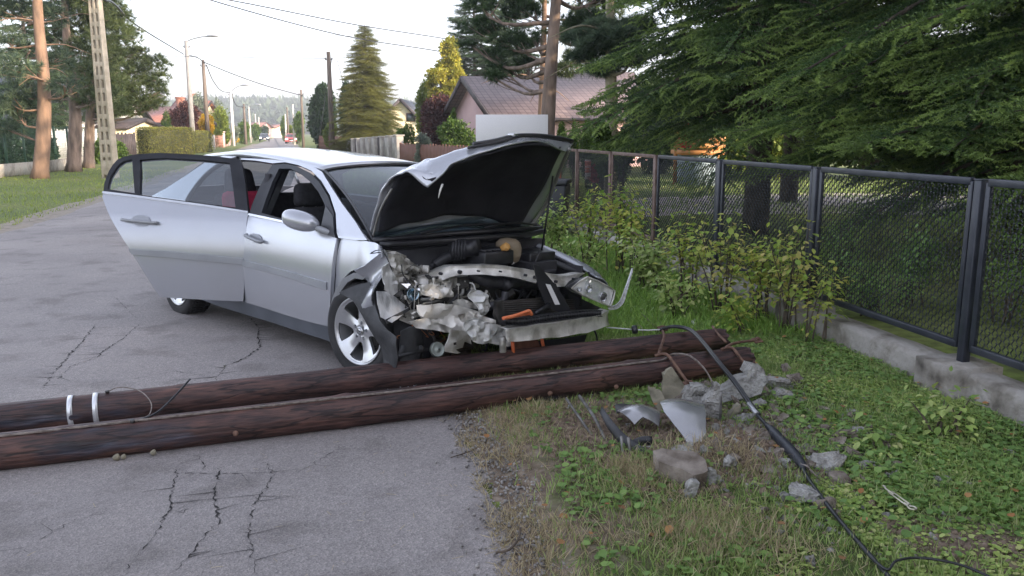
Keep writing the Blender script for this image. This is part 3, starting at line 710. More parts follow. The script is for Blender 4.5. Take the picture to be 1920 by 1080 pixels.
pxblob('round_shrub', 'pale globe shrub right of white lamp post', 'shrub', 434, 236, 450, 262, 105, 2500, .14, M_['silver_leaf'], 57, GR, 2)
pxblob('round_tree', 'dark round green tree beyond the pale globe shrub', 'tree', 442, 228, 470, 268, 118, 5000, .22, M_['green'], 58, GR, 4)
pxblob('orange_shrub', 'low orange flowering shrub at the foot of white lamp post', 'shrub', 432, 258, 448, 268, 108, 1500, .12, M_['gold'], 59, GR, 3)
pxblob('clipped_shrub', 'clipped green shrub above brown wooden fence on the left', 'shrub', 402, 243, 420, 256, 90, 2500, .12, M_['lime'], 60, GR, 2)
pxblob('bushy_tree', 'far grey green tree left of the distant car', 'tree', 470, 232, 490, 262, 160, 3000, .3, M_['green'], 61, GR, 3)
pxblob('bushy_tree', 'far dark tree just above the approaching car', 'tree', 489, 236, 504, 256, 190, 2500, .3, M_['spruce_dark'], 62, GR, 3)
picket('picket_fence', 'pale sunlit picket fence below the golden shrub', (P(384, 272, 72).x, 72, 0), (P(402, 272, 78).x, 78, 0), 1.35, 9, .07, M_['concrete_pale'])
picket('board_fence', 'brown board fence between pale pillars beyond the golden shrub', (P(402, 268, 84).x, 84, 0), (P(417, 268, 90).x, 90, 0), 1.3, 14, .14, M_['brick_ch'])
for i, (px, Y, lb) in enumerate([(419, 92, 'nearest pale fence pillar beyond the golden shrub'), (425, 99, 'middle pale fence pillar beyond the golden shrub'), (430, 105, 'farthest pale fence pillar beside the white lamp post')]):
    MB().box((0, 0, .8), (.5, .5, 1.6)).box((0, 0, 1.65), (.62, .62, .1)).build('fence_pillar', M_['render_pink'], None, loc=(xat(px, Y), Y, 0))
    tag(bpy.context.scene.objects[-1] if False else sc.collection.objects[-1], lb, 'pillar', 'pale fence pillars')
gable_house('house', 'long brick red roof at the end of the road on the left', xat(455, 230), xat(492, 230), 228, 240, 3, hz(230, 230), M_['render_pink'], M_['tile_red'], 'x', .6)
gable_house('house', 'pale far house at the end of the road, right of centre', xat(509, 260), xat(523, 260), 258, 270, 3, hz(234, 260), M_['render_cream'], M_['tile_red'], 'x', .5)
hedge2('long low green hedge closing the view at the end of the road', xat(512, 300), 300, xat(545, 300), 305, 2, 3.0, 4000, .4, M_['lime'], 43, 'clipped hedges')
for (x0, y0, x1, y1, Y, m, s, lb) in [(455, 236, 472, 262, 140, 'green', 63, 'far green tree behind the wooden poles at left'), (527, 218, 540, 262, 150, 'green', 64, 'slim green tree right of the far end of the road'), (540, 236, 550, 262, 130, 'lime', 65, 'small light green tree right of the road end'), (553, 210, 570, 262, 110, 'green', 66, 'bright green column tree left of the bushy conifers on the right')]:
    pxblob('roadside_tree', lb, 'tree', x0, y0, x1, y1, Y, 3500, .28, M_[m], s, 'small far trees near the road end', 3)

# ================================================================ poles and wires
def pole(name, label, px, pyb, Y, ytop, r, m, lamp=None, group=None, lean=0, cat='utility pole', arm=None, ins=False, sq=False):
    x = P(px, pyb, Y).x; Hh = hz(ytop, Y)*1.0; root = thing(name, label, cat, (x, Y, 0), group=group)
    mb = MB()
    if sq:
        mb.add([(-r, -r, 0), (r, -r, 0), (r, r, 0), (-r, r, 0), (-r*.6+lean, -r*.6, Hh), (r*.6+lean, -r*.6, Hh), (r*.6+lean, r*.6, Hh), (-r*.6+lean, r*.6, Hh)], [[0, 3, 2, 1], [4, 5, 6, 7], [0, 1, 5, 4], [1, 2, 6, 5], [2, 3, 7, 6], [3, 0, 4, 7]])
        mb.build('shaft', m, root)
    else: mb.tube([(0, 0, 0), (lean*.5, 0, Hh*.5), (lean, 0, Hh)], [r, r*.85, r*.7], 14).build('shaft', m, root, True)
    if lamp:
        dx, dz = lamp
        MB().tube(smoothpath([(lean, 0, Hh-.35), (lean+.15, 0, Hh-.02), (lean+dx*.6, 0, Hh+dz*.75), (lean+dx, 0, Hh+dz)], 4), .055, 7).build('lamp_arm', M_['galv'], root, True)
        h_ = MB(); n = 12; V = []
        for t, w, z in ((-.15, .06, .05), (.05, .16, .13), (.40, .24, .15), (.75, .18, .10), (.95, .05, .03)):
            V += [(lean+dx+t, w*math.cos(a), dz+Hh+(z*math.sin(a) if math.sin(a) > 0 else z*.6*math.sin(a))) for a in np.linspace(0, 2*math.pi, n, endpoint=False)]
        h_.add(V, [[i*n+j, i*n+(j+1) % n, (i+1)*n+(j+1) % n, (i+1)*n+j] for i in range(4) for j in range(n)]+[list(range(n))[::-1], [4*n+j for j in range(n)]]).build('lamp_head', M_['galv'], root, True)
    if ins:
        mi = MB()
        mi.box((lean, 0, Hh-.5), (.5, .06, .06))
        for s in (-.22, .22): mi.lathe([(.02, -.06), (.05, -.03), (.03, 0), (.05, .03), (.015, .07)], 8, (lean+s, 0, Hh-.42))
        mi.build('insulator', M_['dark_wood'], root)
    return root
PG = 'poles standing along the road'; M_['lampgrey'] = mat('grey_lamp_column', (.22, .215, .21), (.30, .29, .28), 3, .8)
pole('street_lamp', 'tall grey street lamp with arm reaching right, nearest on the left', 364, 290, 66, 76, .21, M_['lampgrey'], (1.7, .32), PG, cat='street lamp', ins=True)
pole('utility_pole', 'slim wooden pole just right of the tall grey street lamp', 392, 285, 70, 112, .16, M_['wood_pole'], None, PG, sq=True, ins=True)
pole('street_lamp', 'white street lamp farther along on the left', 438, 265, 100, 170, .17, M_['white'], (1.4, .6), PG, cat='street lamp', sq=True, ins=True)
pole('utility_pole', 'brown square pole right of the white street lamp', 461, 264, 112, 195, .17, M_['wood_pole'], None, PG, sq=True, ins=True)
pole('utility_pole', 'second pale pole beyond the white street lamp', 470, 262, 132, 200, .16, M_['concrete_pale'], (1, .3), PG, sq=True, ins=True)
pole('utility_pole', 'far thin pole left of the approaching car, taller of its pair', 481, 260, 165, 214, .15, M_['concrete_pale'], None, PG, sq=True)
pole('utility_pole', 'far thin pole left of the approaching car, shorter of its pair', 487, 258, 185, 220, .15, M_['concrete_pale'], None, PG, sq=True)
pole('utility_pole', 'far pole directly behind the approaching car', 501, 256, 230, 232, .15, M_['concrete_pale'], None, PG, sq=True)
pole('utility_pole', 'dark weathered wooden pole on the right before the big spruce', 624, 292, 56, 97, .19, M_['wood_pole'], None, PG, lean=-.02, ins=True)
pole('utility_pole', 'thin pole in front of the bushy conifers right of the road', 569, 272, 88, 168, .15, M_['wood_pole'], None, PG, ins=True)
pole('utility_pole', 'slim pale pole right of road, left of the thin wooden one', 552, 266, 110, 196, .14, M_['concrete_pale'], None, PG)
pole('utility_pole', 'far dark pole right of the road end', 541, 262, 128, 201, .14, M_['wood_pole'], None, PG)
pole('utility_pole', 'far pale concrete pole at the right edge of the road end', 537, 262, 140, 214, .15, M_['concrete_pale'], None, PG, sq=True)
def wire(label, pts, r=.012, sag=0, group='overhead wires', grp=True):
    q = smoothpath([P(*p) for p in pts], 7); lo = q[0]
    o = MB().tube([v-lo for v in q], r, 5).build('overhead_wire', M_['cable'], None, loc=lo); return tag(o, label, 'wire', group)
wire('upper of two long dark wires slanting down across the sky', [(180, -40, 30), (430, 0, 42), (660, 45, 52), (820, 70, 58), (900, 84, 62)], .033)
wire('lower of two long dark wires slanting down across the sky', [(250, -60, 30), (395, 0, 42), (640, 66, 52), (805, 93, 58), (900, 110, 62)], .033)
wire('dark cable sagging from the pierced concrete pole to the street lamp', [(196, 0, 30.5), (215, 8, 33), (260, 50, 45), (345, 102, 66)], .045)
wire('cable between the street lamp and the slim wooden pole', [(353, 103, 66), (370, 108, 68), (385, 118, 70)], .045)
wire('long thin cable running right from the slim wooden pole over the road', [(386, 118, 70), (440, 140, 76), (500, 161, 82), (569, 180, 88)], .042)
wire('slack cable hanging from wooden pole to the white street lamp', [(387, 122, 70), (400, 152, 78), (415, 170, 90), (433, 174, 100)], .045)
wire('slack cable hanging between white street lamp and brown square pole', [(434, 178, 100), (442, 196, 104), (450, 200, 108), (459, 198, 112)], .052)
wire('faint horizontal wire crossing from the wooden pole to the dark pole', [(230, 104, 60), (350, 106, 60), (480, 108, 58), (624, 110, 56)], .018)
wire('faint high wire crossing the pale sky above the street lamp', [(230, 30, 60), (380, 48, 58), (520, 58, 56), (660, 68, 54)], .013)
for i, (a, lb) in enumerate([((616, 112), 'left'), ((626, 112), 'right')]):
    wire('%s guy wire stretched from the dark wooden pole' % lb, [(a[0]+6, 112, 56), (610+i*38, 180, 55), (600+i*48, 255, 54)], .02)
# cable lying along the road behind the car
def fallen_line():
    pts = [G(*p) for p in ((505, 250.2), (512, 256), (518, 264), (524, 274), (531, 286), (545, 310), (560, 345))]
    q = [Vector((p.x, p.y, road_z(p.x, p.y)+.03)) for p in smoothpath(pts, 8)]; lo = q[0].copy()
    tag(MB().tube([v-lo for v in q], .045, 6).build('fallen_cable', M_['cable'], None, loc=lo), 'black fallen cable lying along the far road towards the silver car', 'cable')
fallen_line()

# ================================================================ far cars
def small_car(name, label, loc, rz, paint, group=None):
    root = thing(name, label, 'car', loc, (0, 0, rz), group)
    def prof(W, pts, nm, m, dz=0, bev=.05):
        mb = MB(); n = len(pts)
        for s in (-1, 1):
            mb.add([(s*W*(w if len(p) < 3 else p[2]), p[0], p[1]) for p in pts for w in (1,)], [list(range(n))[::s]])
        V = [(s*W*(p[2] if len(p) > 2 else 1), p[0], p[1]) for p in pts for s in (-1, 1)]
        mb.add(V, [[2*i, 2*i+1, (2*((i+1) % n))+1, 2*((i+1) % n)] for i in range(n)])
        o = mb.build(nm, m, root); md = o.modifiers.new('w', 'WELD'); md2 = o.modifiers.new('b', 'BEVEL'); md2.width = bev; md2.segments = 3; return o
    prof(.84, [(-2.1, .3), (-2.15, .6), (-2.0, .82), (-1.1, .95), (1.9, .98), (2.1, .8), (2.1, .3)], 'body', paint)
    prof(.80, [(-1.15, .93), (-.45, 1.42, .8), (1.2, 1.45, .8), (1.95, .96)], 'cabin', paint)
    prof(.70, [(-1.17, .98), (-.62, 1.34, .9), (-.5, 1.34, .9), (-1.0, .96)], 'windscreen', M_['window'], bev=.01)
    for x in (-1, 1):
        for y in (-1.35, 1.3):
            MB().lathe([(0, -.1), (.3, -.1), (.32, -.06), (.32, .06), (.3, .1), (0, .1)], 20, R=np.array(Matrix.Rotation(R_(90), 3, 'Y'))).build('wheel', M_['rubber'], root, loc=(x*.78, y, .32))
        hd = MB().box((x*.62, -2.12, .66), (.34, .1, .17)).build('headlight', M_['headlamp_on'], root, bevel=.03)
        MB().box((x*.92, -.75, 1.0), (.18, .1, .13)).build('mirror', paint, root, bevel=.03)
    MB().box((0, -2.15, .62), (.7, .06, .14)).build('grille', M_['dark_wood'], root)
    MB().box((0, -2.17, .45), (.52, .03, .11)).build('number_plate', M_['white'], root)
    return root
M_['rubber'] = mat('tyre_rubber', (.018, .018, .020), (.035, .034, .034), 12, .85)
m_, nt_, bs_ = _new('lit_headlamp'); bs_.inputs['Base Color'].default_value = (.9, .9, .9, 1); bs_.inputs['Emission Color'].default_value = (1, .97, .9, 1); bs_.inputs['Emission Strength'].default_value = 1.2; M_['headlamp_on'] = m_
M_['navy'] = mat('dark_blue_car_paint', (.03, .045, .075), (.04, .055, .085), 2, .25, .3, coat=1)
M_['redpaint'] = mat('red_car_paint', (.38, .05, .05), (.42, .07, .07), 2, .3, .1, coat=1)
fc = G(496, 265.5); small_car('approaching_car', 'small dark blue car with lit headlights driving towards us far away', (fc.x, fc.y, .02), R_(15.7), M_['navy'])
fc = Vector((xat(549, 122), 122, 0)); small_car('parked_car', 'small red car parked on the right near the road end', fc, R_(12), M_['redpaint'])
# ================================================================ RIGHT SIDE, BEYOND THE CAR
GW = 'garden trees on the right beyond the car'
# big olive spruce and neighbours
bx = P(690, 255, 55)
spruce('spruce_tree', 'large conical olive green spruce behind the pale stone fence', (bx.x, 55, 0), hz(46, 55), 2.45, .4, 52, M_['spruce_gold'], 71, GW, droop=.6, needles=12, lat=8, r0=.16, nw=.06, scale_tw=1.8, prof=lambda t: min(1, (1-t)**.75*1.02+.02), protos=5)
pxblob('conifer_tree', 'dark bushy conifer left of the dark wooden pole', 'tree', 575, 160, 640, 275, 78, 14000, .26, M_['spruce_dark'], 72, GW, 8, 1)
pxblob('lime_shrub', 'lime green shrub between the far poles and the big spruce', 'shrub', 604, 232, 632, 275, 70, 4000, .17, M_['lime'], 73, GW, 4)
pxblob('conifer_tree', 'dark spruce standing tight behind the left flank of the big spruce', 'tree', 636, 150, 668, 275, 66, 6000, .22, M_['spruce_dark'], 74, GW, 5, 1)
# pale stone + slat fence
def stone_fence():
    a = Vector((P(648, 290, 56).x, 56, 0)); e = Vector((P(749, 310, 40).x, 40, 0)); d = e-a; L = d.length; d.normalize(); ang = math.atan2(d.y, d.x)
    root = thing('stone_fence', 'pale stone fence with dark slat panels left of the brown board fence', 'fence', a, (0, 0, ang))
    h0, h1 = hz(263, 56), hz(255, 40)
    n = 9
    for i in range(n+1):
        x = L*i/n; h_ = h0+(h1-h0)*i/n; MB().box((x, 0, h_/2), (.5, .34, h_)).box((x, 0, h_+.03), (.6, .44, .07)).build('pillar', M_['stone_pale'], root, bevel=.015)
    for i in range(n):
        x = L*(i+.5)/n; h_ = h0+(h1-h0)*(i+.5)/n; w = L/n-.5
        MB().box((x, 0, .2), (w-.006, .2, .4)).build('plinth', M_['stone_pale'], root)
        s = MB(); k = 7
        if i in (2, 6):
            for j in range(k): s.box((x-w/2+w*(j+.5)/k, 0, .4+h_*.36), (w/k-.015, .03, h_*.7))
            s.build('slat_panel', M_['dark_wood'], root)
        else:
            s.box((x, 0, .4+h_*.35), (w-.5, .12, h_*.68)).build('stone_panel', M_['stone_pale'], root)
            MB().box((x-w/2+.13, .02, .4+h_*.34), (.22, .04, h_*.66)).box((x+w/2-.13, .02, .4+h_*.34), (.22, .04, h_*.66)).build('slat_panel', M_['dark_wood'], root)
stone_fence()
b0, b1 = (P(752, 310, 39).x, 39, 0), (P(985, 320, 28).x, 28, 0)
picket('board_fence', 'reddish brown vertical board fence right of the pale stone fence', b0, b1, hz(270, 38), 78, .15, M_['brown_wood'])
picket('board_fence', 'weathered low board fence far along the right of the road', (xat(598, 78), 78, 0), (xat(640, 62), 62, 0), 1.3, 60, .16, M_['brown_wood'])
# thuja, shrubs in front of the houses
pxblob('thuja_shrub', 'dense upright green thuja behind the brown fence, right of big spruce', 'shrub', 744, 231, 784, 290, 43, 9000, .075, M_['thuja'], 81, GW, 4)
pxblob('purple_shrub', 'dark purple leaved tree left of the pink house gable', 'tree', 780, 178, 856, 290, 46, 14000, .14, M_['purple'], 82, GW, 9)
pxblob('variegated_shrub', 'pale variegated shrub hanging over the brown board fence', 'shrub', 776, 252, 812, 312, 37, 4500, .09, M_['silver_leaf'], 83, GW, 6)
pxblob('leafy_shrub', 'fresh green leafy shrub in front of the pink gable wall', 'shrub', 822, 226, 892, 300, 36, 4500, .13, M_['green'], 84, GW, 8)
pxblob('thuja_shrub', 'slim thuja against the left edge of the pink gable', 'shrub', 846, 205, 858, 290, 41, 2500, .08, M_['thuja'], 85, GW, 2)
# yellow tree, dark fir behind the houses
def yellow_tree():
    Y = 58; b = (P(840, 260, Y).x, Y, 0); L = []
    for px, py, rx, rz in ((842, 92, 16, 20), (838, 128, 22, 16), (822, 142, 18, 12), (858, 142, 14, 14), (848, 168, 24, 16), (820, 176, 16, 10), (865, 188, 12, 18), (838, 205, 26, 18), (812, 200, 14, 14), (845, 235, 24, 20), (852, 112, 10, 14), (806, 158, 9, 8)):
        q = P(px, py, Y); L.append((q.x-b[0], math.sin(px)*.5, q.z, rx/1577*Y, rx/1577*Y, rz/1577*Y))
    blob('yellow_tree', 'bright yellow green tree behind the purple leaved tree', 'tree', b, L, 15000, .20, M_['yellow'], GW, .14, 86, .35)
yellow_tree()
pxblob('yellow_tree', 'smaller yellow green tree left of the bright yellow one', 'tree', 776, 150, 822, 260, 60, 6000, .22, M_['lime'], 87, GW, 6, 1, z0=1)
spruce('fir_tree', 'tall dark fir towering behind the pink house', (P(890, 200, 62).x, 62, 0), 15, 3.4, 2, 13, M_['spruce_dark'], 88, GW, needles=9, lat=6, nw=.09, scale_tw=2.6, protos=4)
spruce('fir_tree', 'second dark fir right of the tall one behind the pink house', (P(955, 200, 66).x, 66, 0), 16, 3.6, 2, 12, M_['spruce_dark'], 89, GW, needles=9, lat=6, nw=.09, scale_tw=2.6, protos=4)
# houses
gable_house('house', 'cream gabled house with dark grey roof right of the big spruce', xat(715, 84), xat(792, 84), 84, 96, hz(228, 84), hz(188, 84), M_['render_cream'], M_['tile_dark'], 'y', .45, [('F', 1.0, hz(220, 84), .9, .85)])
def pink_house():
    ang = R_(18.6); ux = Vector((math.cos(ang), math.sin(ang), 0)); c = Vector((-1.95, 42, 0))+ux*4.3
    return gable_house('pink_house', 'pink rendered low house with brown tiled roof behind the white board', c.x-4.3, c.x+4.3, c.y-4.2, c.y+4.2, 2.35, 4.15, M_['render_pink'], M_['tile_brown'], 'x', .55, [('F', 0.5, 1.3, 1.0, 1.0)], rz=ang)
pink_house()
gable_house('house', 'farther house whose tiled roof shows right of the leaning pine trunk', xat(1042, 62), xat(1180, 62), 60, 68, hz(190, 60), hz(140, 64), M_['render_pink'], M_['tile_brown'], 'x', .5)
# white board on posts
def white_board():
    Y = 16.5; a = P(892, 215, Y); e = P(1027, 266, Y); root = thing('white_board', 'blank white rectangular board above the raised bonnet', 'sign board', ((a.x+e.x)/2, Y, 0))
    w = e.x-a.x; MB().box((0, 0, (a.z+e.z)/2), (w, .05, a.z-e.z)).build('panel', M_['boardwhite'], root, bevel=.006)
    for s in (-.42, .42): MB().box((w*s, .06, a.z/2-.05), (.06, .06, a.z-.1)).build('post', M_['galv'], root)
M_['boardwhite'] = mat('white_board_paint', (.86, .84, .86), (.90, .88, .90), 1.5, .5)
white_board()
# leaning pine in front of the pink house
Yt = 20; tb = P(1022, 300, Yt)
b = Vector((P(1022, 300, Yt).x, Yt, 0))
pine('pine_tree', 'thick pine trunk rising behind the white board, pinkish bark above', b,
     [(0, 0, 0), rel(1027, 230, Yt, b), rel(1033, 130, Yt, b), rel(1041, 20, Yt, b), rel(1050, -80, Yt, b), rel(1055, -200, Yt, b)], .20,
     cl(b, Yt, [(960, 80, 1.5, .8, .38), (905, 50, 2, .7, .25), (940, 130, 2, .6, .2), (975, 20, 2, .8, .4), (930, 105, 2.5, .6, .25), (985, 120, 2, .5, .25), (1100, 40, 3, 1, .4), (1050, -60, 2, 1.6, .6), (960, -30, 2, 1.3, .5), (900, 10, 1, .6, .2), (1150, -20, 2, 1.2, .6), (880, 85, 2.5, .35, .12), (1000, 70, 2.5, .5, .3), (925, 145, 1.5, .35, .15)]),
     1900, .20, M_['spruce_dark'], 91, 'pines on the right', M_['bark_pink'] if 'bark_pink' in M_ else M_['bark'], 3)
b2 = Vector((P(1012, 300, 27).x, 27, 0))
pine('pine_tree', 'slimmer pine trunk close behind and left of the thick one', b2,
     [(0, 0, 0), rel(1016, 200, 27, b2), rel(1020, 60, 27, b2), rel(1022, -100, 27, b2)], .15,
     cl(b2, 27, [(1060, 130, 0, .8, .3), (1080, 60, 0, 1.2, .5), (990, -20, 0, 1.4, .7), (1085, 110, 1, .9, .35), (1120, 20, 0, 1.2, .6)]), 900, .22, M_['pine'], 92, 'pines on the right', M_['bark_orange'], 3)
b3 = Vector((P(1145, 300, 17).x, 17, 0))
pine('white_pine', 'soft blue green pine boughs around a pale straight trunk behind the fence', b3,
     [(0, 0, 0), rel(1146, 200, 17, b3), rel(1144, 60, 17, b3), rel(1143, -150, 17, b3)], .155,
     cl(b3, 17, [(1120, 85, 0, .55, .22), (1160, 70, -.5, .6, .22), (1085, 70, .3, .4, .12), (1175, 110, -.5, .45, .2), (1130, 130, 0, .4, .15), (1195, 50, 0, .5, .25), (1090, 105, .3, .35, .1), (1130, 50, 0, .5, .15)]),
     1300, .17, M_['pine_blue'], 93, 'pines on the right', mat('pale_olive_bark', (.17, .15, .10), (.36, .32, .22), 6, .9, bump=.5, bscale=9, bdist=.02, stretch=(1, 1, .3)), 2, 34)
# row of small thujas by the pink house
for i, (x0, y0, x1, Y, lb) in enumerate([(1036, 230, 1068, 24, 'leftmost of the three pointed thujas'), (1060, 224, 1092, 24.5, 'middle of the three pointed thujas'), (1082, 220, 1118, 23.5, 'rightmost and tallest of three pointed thujas')]):
    pxblob('pointed_thuja', lb+' before the pink house', 'shrub', x0, y0, x1, 330, Y, 4500, .05, M_['thuja'], 95+i, 'pointed thujas before the pink house', 4, 1)
for i, (x0, y0, x1, y1, Y, m, lb) in enumerate([(1115, 228, 1145, 330, 15, 'green', 'tall leafy weed behind the fence left of the pale trunk'), (1150, 250, 1185, 330, 15.5, 'green', 'leafy dark plant behind the fence right of the pale trunk'), (1108, 240, 1200, 350, 21, 'spruce_dark', 'dark evergreen hedge bush below the eaves right of the pointed thujas'), (1085, 265, 1150, 360, 19, 'spruce_dark', 'dark low bush behind the fence beside the black bin')]):
    pxblob('garden_plant', lb, 'plant', x0, y0, x1, y1, Y, 1800, .09, M_[m], 101+i, 'garden plants behind the steel fence', 7)
pxblob('red_shrub', 'small crimson leaved shrub seen through the fence mesh', 'shrub', 1104, 308, 1132, 345, 17, 1600, .05, leafmat('crimson_leaves', [(.35, .03, .06), (.5, .06, .09), (.25, .03, .05)], .3), 105, 'red', 5)
# red leaves / timber shed far in the garden
def shed():
    Y = 26; x0, x1 = P(1262, 300, Y).x, P(1350, 300, Y).x; root = thing('timber_shed', 'orange timber playhouse with blue grey lower wall behind the spruces', 'shed', ((x0+x1)/2, Y, 0)); w = x1-x0
    z1 = hz(290, Y); MB().box((0, 0, z1/2), (w*.62, 1.6, z1)).build('lower_wall', mat('blue_grey_paint', (.20, .28, .32), (.26, .33, .36), 3, .7), root)
    om = mat('orange_timber', (.36, .15, .04), (.48, .22, .07), 5, .6, stretch=(1, 8, 1))
    s = MB()
    for k in range(3): s.box((0, -.02, z1+.08+k*.2), (w*.9, 1.7, .13))
    s.build('timber_rail', om, root)
    for sx in (-.45, .45): MB().box((w*sx, 0, .9), (.10, .10, 1.8)).build('post', om, root)
    a = P(1287, 262, 23); tag(MB().box((0, 0, 0), (.42, .12, .45), ry=.3).box((.05, .02, .3), (.3, .1, .3), ry=-.4).build('red_cushion', mat('red_fabric', (.5, .03, .05), (.6, .05, .07), 6, .9), None, bevel=.05, loc=a), 'bright red cloth hanging before the timber playhouse', 'cloth')
shed()
for i, (x0, y0, x1, Y, m, lb) in enumerate([(1170, 150, 1290, 33, 'spruce_dark', 'dark bushy tree closing the garden left of the timber playhouse'), (1270, 120, 1420, 36, 'green', 'leafy garden tree behind the timber playhouse'), (1390, 130, 1560, 31, 'spruce_dark', 'dark evergreen closing the garden behind the right half of the driveway'), (1530, 110, 1740, 30, 'green', 'green tree behind the driveway at right'), (1700, 90, 1960, 28, 'spruce_dark', 'dark evergreen behind the driveway near the right edge'), (1330, 215, 1480, 29, 'lime', 'low sunlit shrub at the back of the garden lawn')]):
    pxblob('garden_tree', lb, 'tree', x0, y0, x1, 330, Y, 7000, .22, M_[m], 181+i, 'trees closing the back of the garden', 9)
# wheelie bin
def bin_():
    c = G(1036, 400); Y = 13.2; c = Vector((P(1036, 395, Y).x, Y, 0)); root = thing('wheelie_bin', 'dark grey wheelie bin beside the steel fence behind the bonnet', 'bin', c, (0, 0, -.2))
    dm = mat('bin_plastic', (.028, .03, .036), (.045, .048, .055), 5, .5); z = hz(345, Y)
    MB().box((0, 0, z*.5), (.42, .5, z), taper=1.18).build('body', dm, root, bevel=.03); MB().box((0, -.02, z+.04), (.54, .62, .07)).build('lid', dm, root, bevel=.02)
    for s in (-1, 1): MB().lathe([(0, -.025), (.1, -.025), (.1, .025), (0, .025)], 16, R=np.array(Matrix.Rotation(R_(90), 3, 'Y'))).build('wheel', M_['rubber'], root, loc=(s*.2, .24, .1))
    c = Vector((P(1045, 350, 13.6).x, 13.6, 0)); tag(MB().beam((0, 0, 0), (0, 0, hz(300, 13.6)), .12, .12).build('gate_post', mat('red_brown_post', (.22, .08, .06), (.30, .12, .09), 5, .7), None, loc=c, bevel=.01), 'reddish brown post behind the wheelie bin', 'post')
bin_()

# ================================================================ steel fence on the concrete footing
FD = Vector((-.196, .981, 0)).normalized(); F0 = G(1804, 690, .18); F0 = Vector((F0.x, F0.y, 0))
PW = 1.84*(CH-.18)/(1.70-.2)
def fpos(k): return F0+FD*(PW*k)
def steel_fence():
    top = P(1832, 341, F0.y).z; zb = .30; root = thing('steel_fence', 'dark steel framed mesh fence running along the verge on its concrete footing', 'fence', F0)
    ang = math.atan2(FD.y, FD.x)
    def cell_mesh(L, Hh):
        # expanded metal: staggered long diamonds, thin slanted strands
        rows = 18; cols = 52; dx = L/cols; dz = Hh/rows; V = []; F = []; w = .0018
        for i in range(cols+1):
            x = i*dx
            for j in range(rows*2):
                z0 = j*dz/2; z1 = z0+dz/2; s = ((i+j) % 2)*2-1; xa = x-s*dx*.28; xb = x+s*dx*.28
                k = len(V); V += [(xa-w, .004*s, z0), (xa+w, -.004*s, z0), (xb+w, .004, z1), (xb-w, -.004, z1)]; F.append([k, k+1, k+2, k+3])
                if j % 2 == i % 2 and i < cols:
                    k = len(V); V += [(xb, 0, z1-.004), (xb+dx*.5, 0, z1-.004), (xb+dx*.5, 0, z1+.004), (xb, 0, z1+.004)]; F.append([k, k+1, k+2, k+3])
        return np.array(V), np.array(F)
    Hh = top-zb; V, F = cell_mesh(PW-.19, Hh-.08); first = None
    for k in range(-3, 8):
        p = fpos(k)-F0; steel = M_['blacksteel'] if k < 3 else M_['rustysteel']
        zt = top if k < 4 else top
        fr = MB(); L = PW-.14
        x0 = .07
        fr.box((x0+L/2, 0, Hh), (L, .035, .045)); fr.box((x0+L/2, 0, .02), (L, .035, .045))
        fr.box((x0, 0, Hh/2), (.036, .03, Hh)); fr.box((x0+L, 0, Hh/2), (.036, .03, Hh))
        o = fr.build('panel_frame', steel, root, bevel=.004); o.location = (p.x, p.y, zb); o.rotation_euler = (0, 0, ang)
        if first is None:
            first = npmesh('mesh_infill', V, [F], M_['meshsteel'], o).data; m2 = bpy.context.scene.collection.objects[-1]
        else:
            m2 = bpy.data.objects.new('mesh_infill', first); sc.collection.objects.link(m2); m2.parent = o
        m2.location = (.095, 0, .045)
        q = MB().box((0, 0, (top+.01-.1)/2+.1), (.056, .056, top-.09)); q.box((0, 0, top+.012), (.062, .062, .012))
        po = q.build('post', steel, root, bevel=.006); po.location = (p.x, p.y, 0); po.rotation_euler = (0, 0, ang)
    w = MB()
M_['meshsteel'] = mat('mesh_steel', (.05, .055, .065), (.09, .095, .11), 12, .5, .4)
steel_fence()
def footing():
    mb = MB(); off = Vector((-FD.y, FD.x, 0))*.0
    a = fpos(-3); e = fpos(8); L = (e-a).length; n = 190; V = []; F = []; rg = np.random.default_rng(8)
    sd_ = Vector((-FD.y, FD.x, 0))
    for i in range(n+1):
        t = i/n; p = a+FD*L*t; j = (noise2(t*60, 2.2, 3)-.5)*.02; j2 = (noise2(t*90, 7.2, 4)-.5)*.035
        for (s, z) in ((.115+j, -.2), (.11+j, .17+j2*.6), (.085, .20+j2), (-.09, .20+j2*.6), (-.11, .17), (-.11, -.2)):
            V.append((p.x+sd_.x*s, p.y+sd_.y*s, z))
    F = [[i*6+k, (i+1)*6+k, (i+1)*6+k+1, i*6+k+1] for i in range(n) for k in range(5)]
    mb.add(V, F)
    for k in range(-3, 9):
        p = fpos(k); mb.box((p.x+sd_.x*.03, p.y+sd_.y*.03, .02), (.34, .34, .41), rz=math.atan2(FD.y, FD.x)+.05*math.sin(k*3))
    tag(mb.build('concrete_footing', M_['footing']), 'chipped grey concrete kerb footing beneath the steel fence', 'low wall')
M_['footing'] = mat('stained_concrete', (.07, .06, .048), (.22, .20, .17), 4.5, .92, bump=.9, bscale=24, bdist=.02, lo=.3, hi=.55, c3=(.33, .31, .28))
footing()
# small notice tied to the fence
def notice():
    c = P(1102, 325, fpos(5).y-.08); c = Vector((c.x, c.y, c.z)); tag(MB().box((0, 0, .04), (.012, .07, .24), rz=0).add([(-.05, -.03, -.1), (.05, -.03, -.1), (.05, -.03, .22), (-.05, -.03, .22), (-.05, -.02, -.1), (.05, -.02, -.1), (.05, -.02, .22), (-.05, -.02, .22)], [[0, 1, 2, 3], [7, 6, 5, 4], [0, 4, 5, 1], [1, 5, 6, 2], [2, 6, 7, 3], [3, 7, 4, 0]]).build('paper_notice', mat('red_and_white_print', (.75, .16, .10), (.80, .74, .70), 9, .7, lo=.45, hi=.55, stretch=(.3, .3, 1)), None, loc=c), 'narrow orange and white notice strip tied to a rusty fence post', 'notice')
notice()

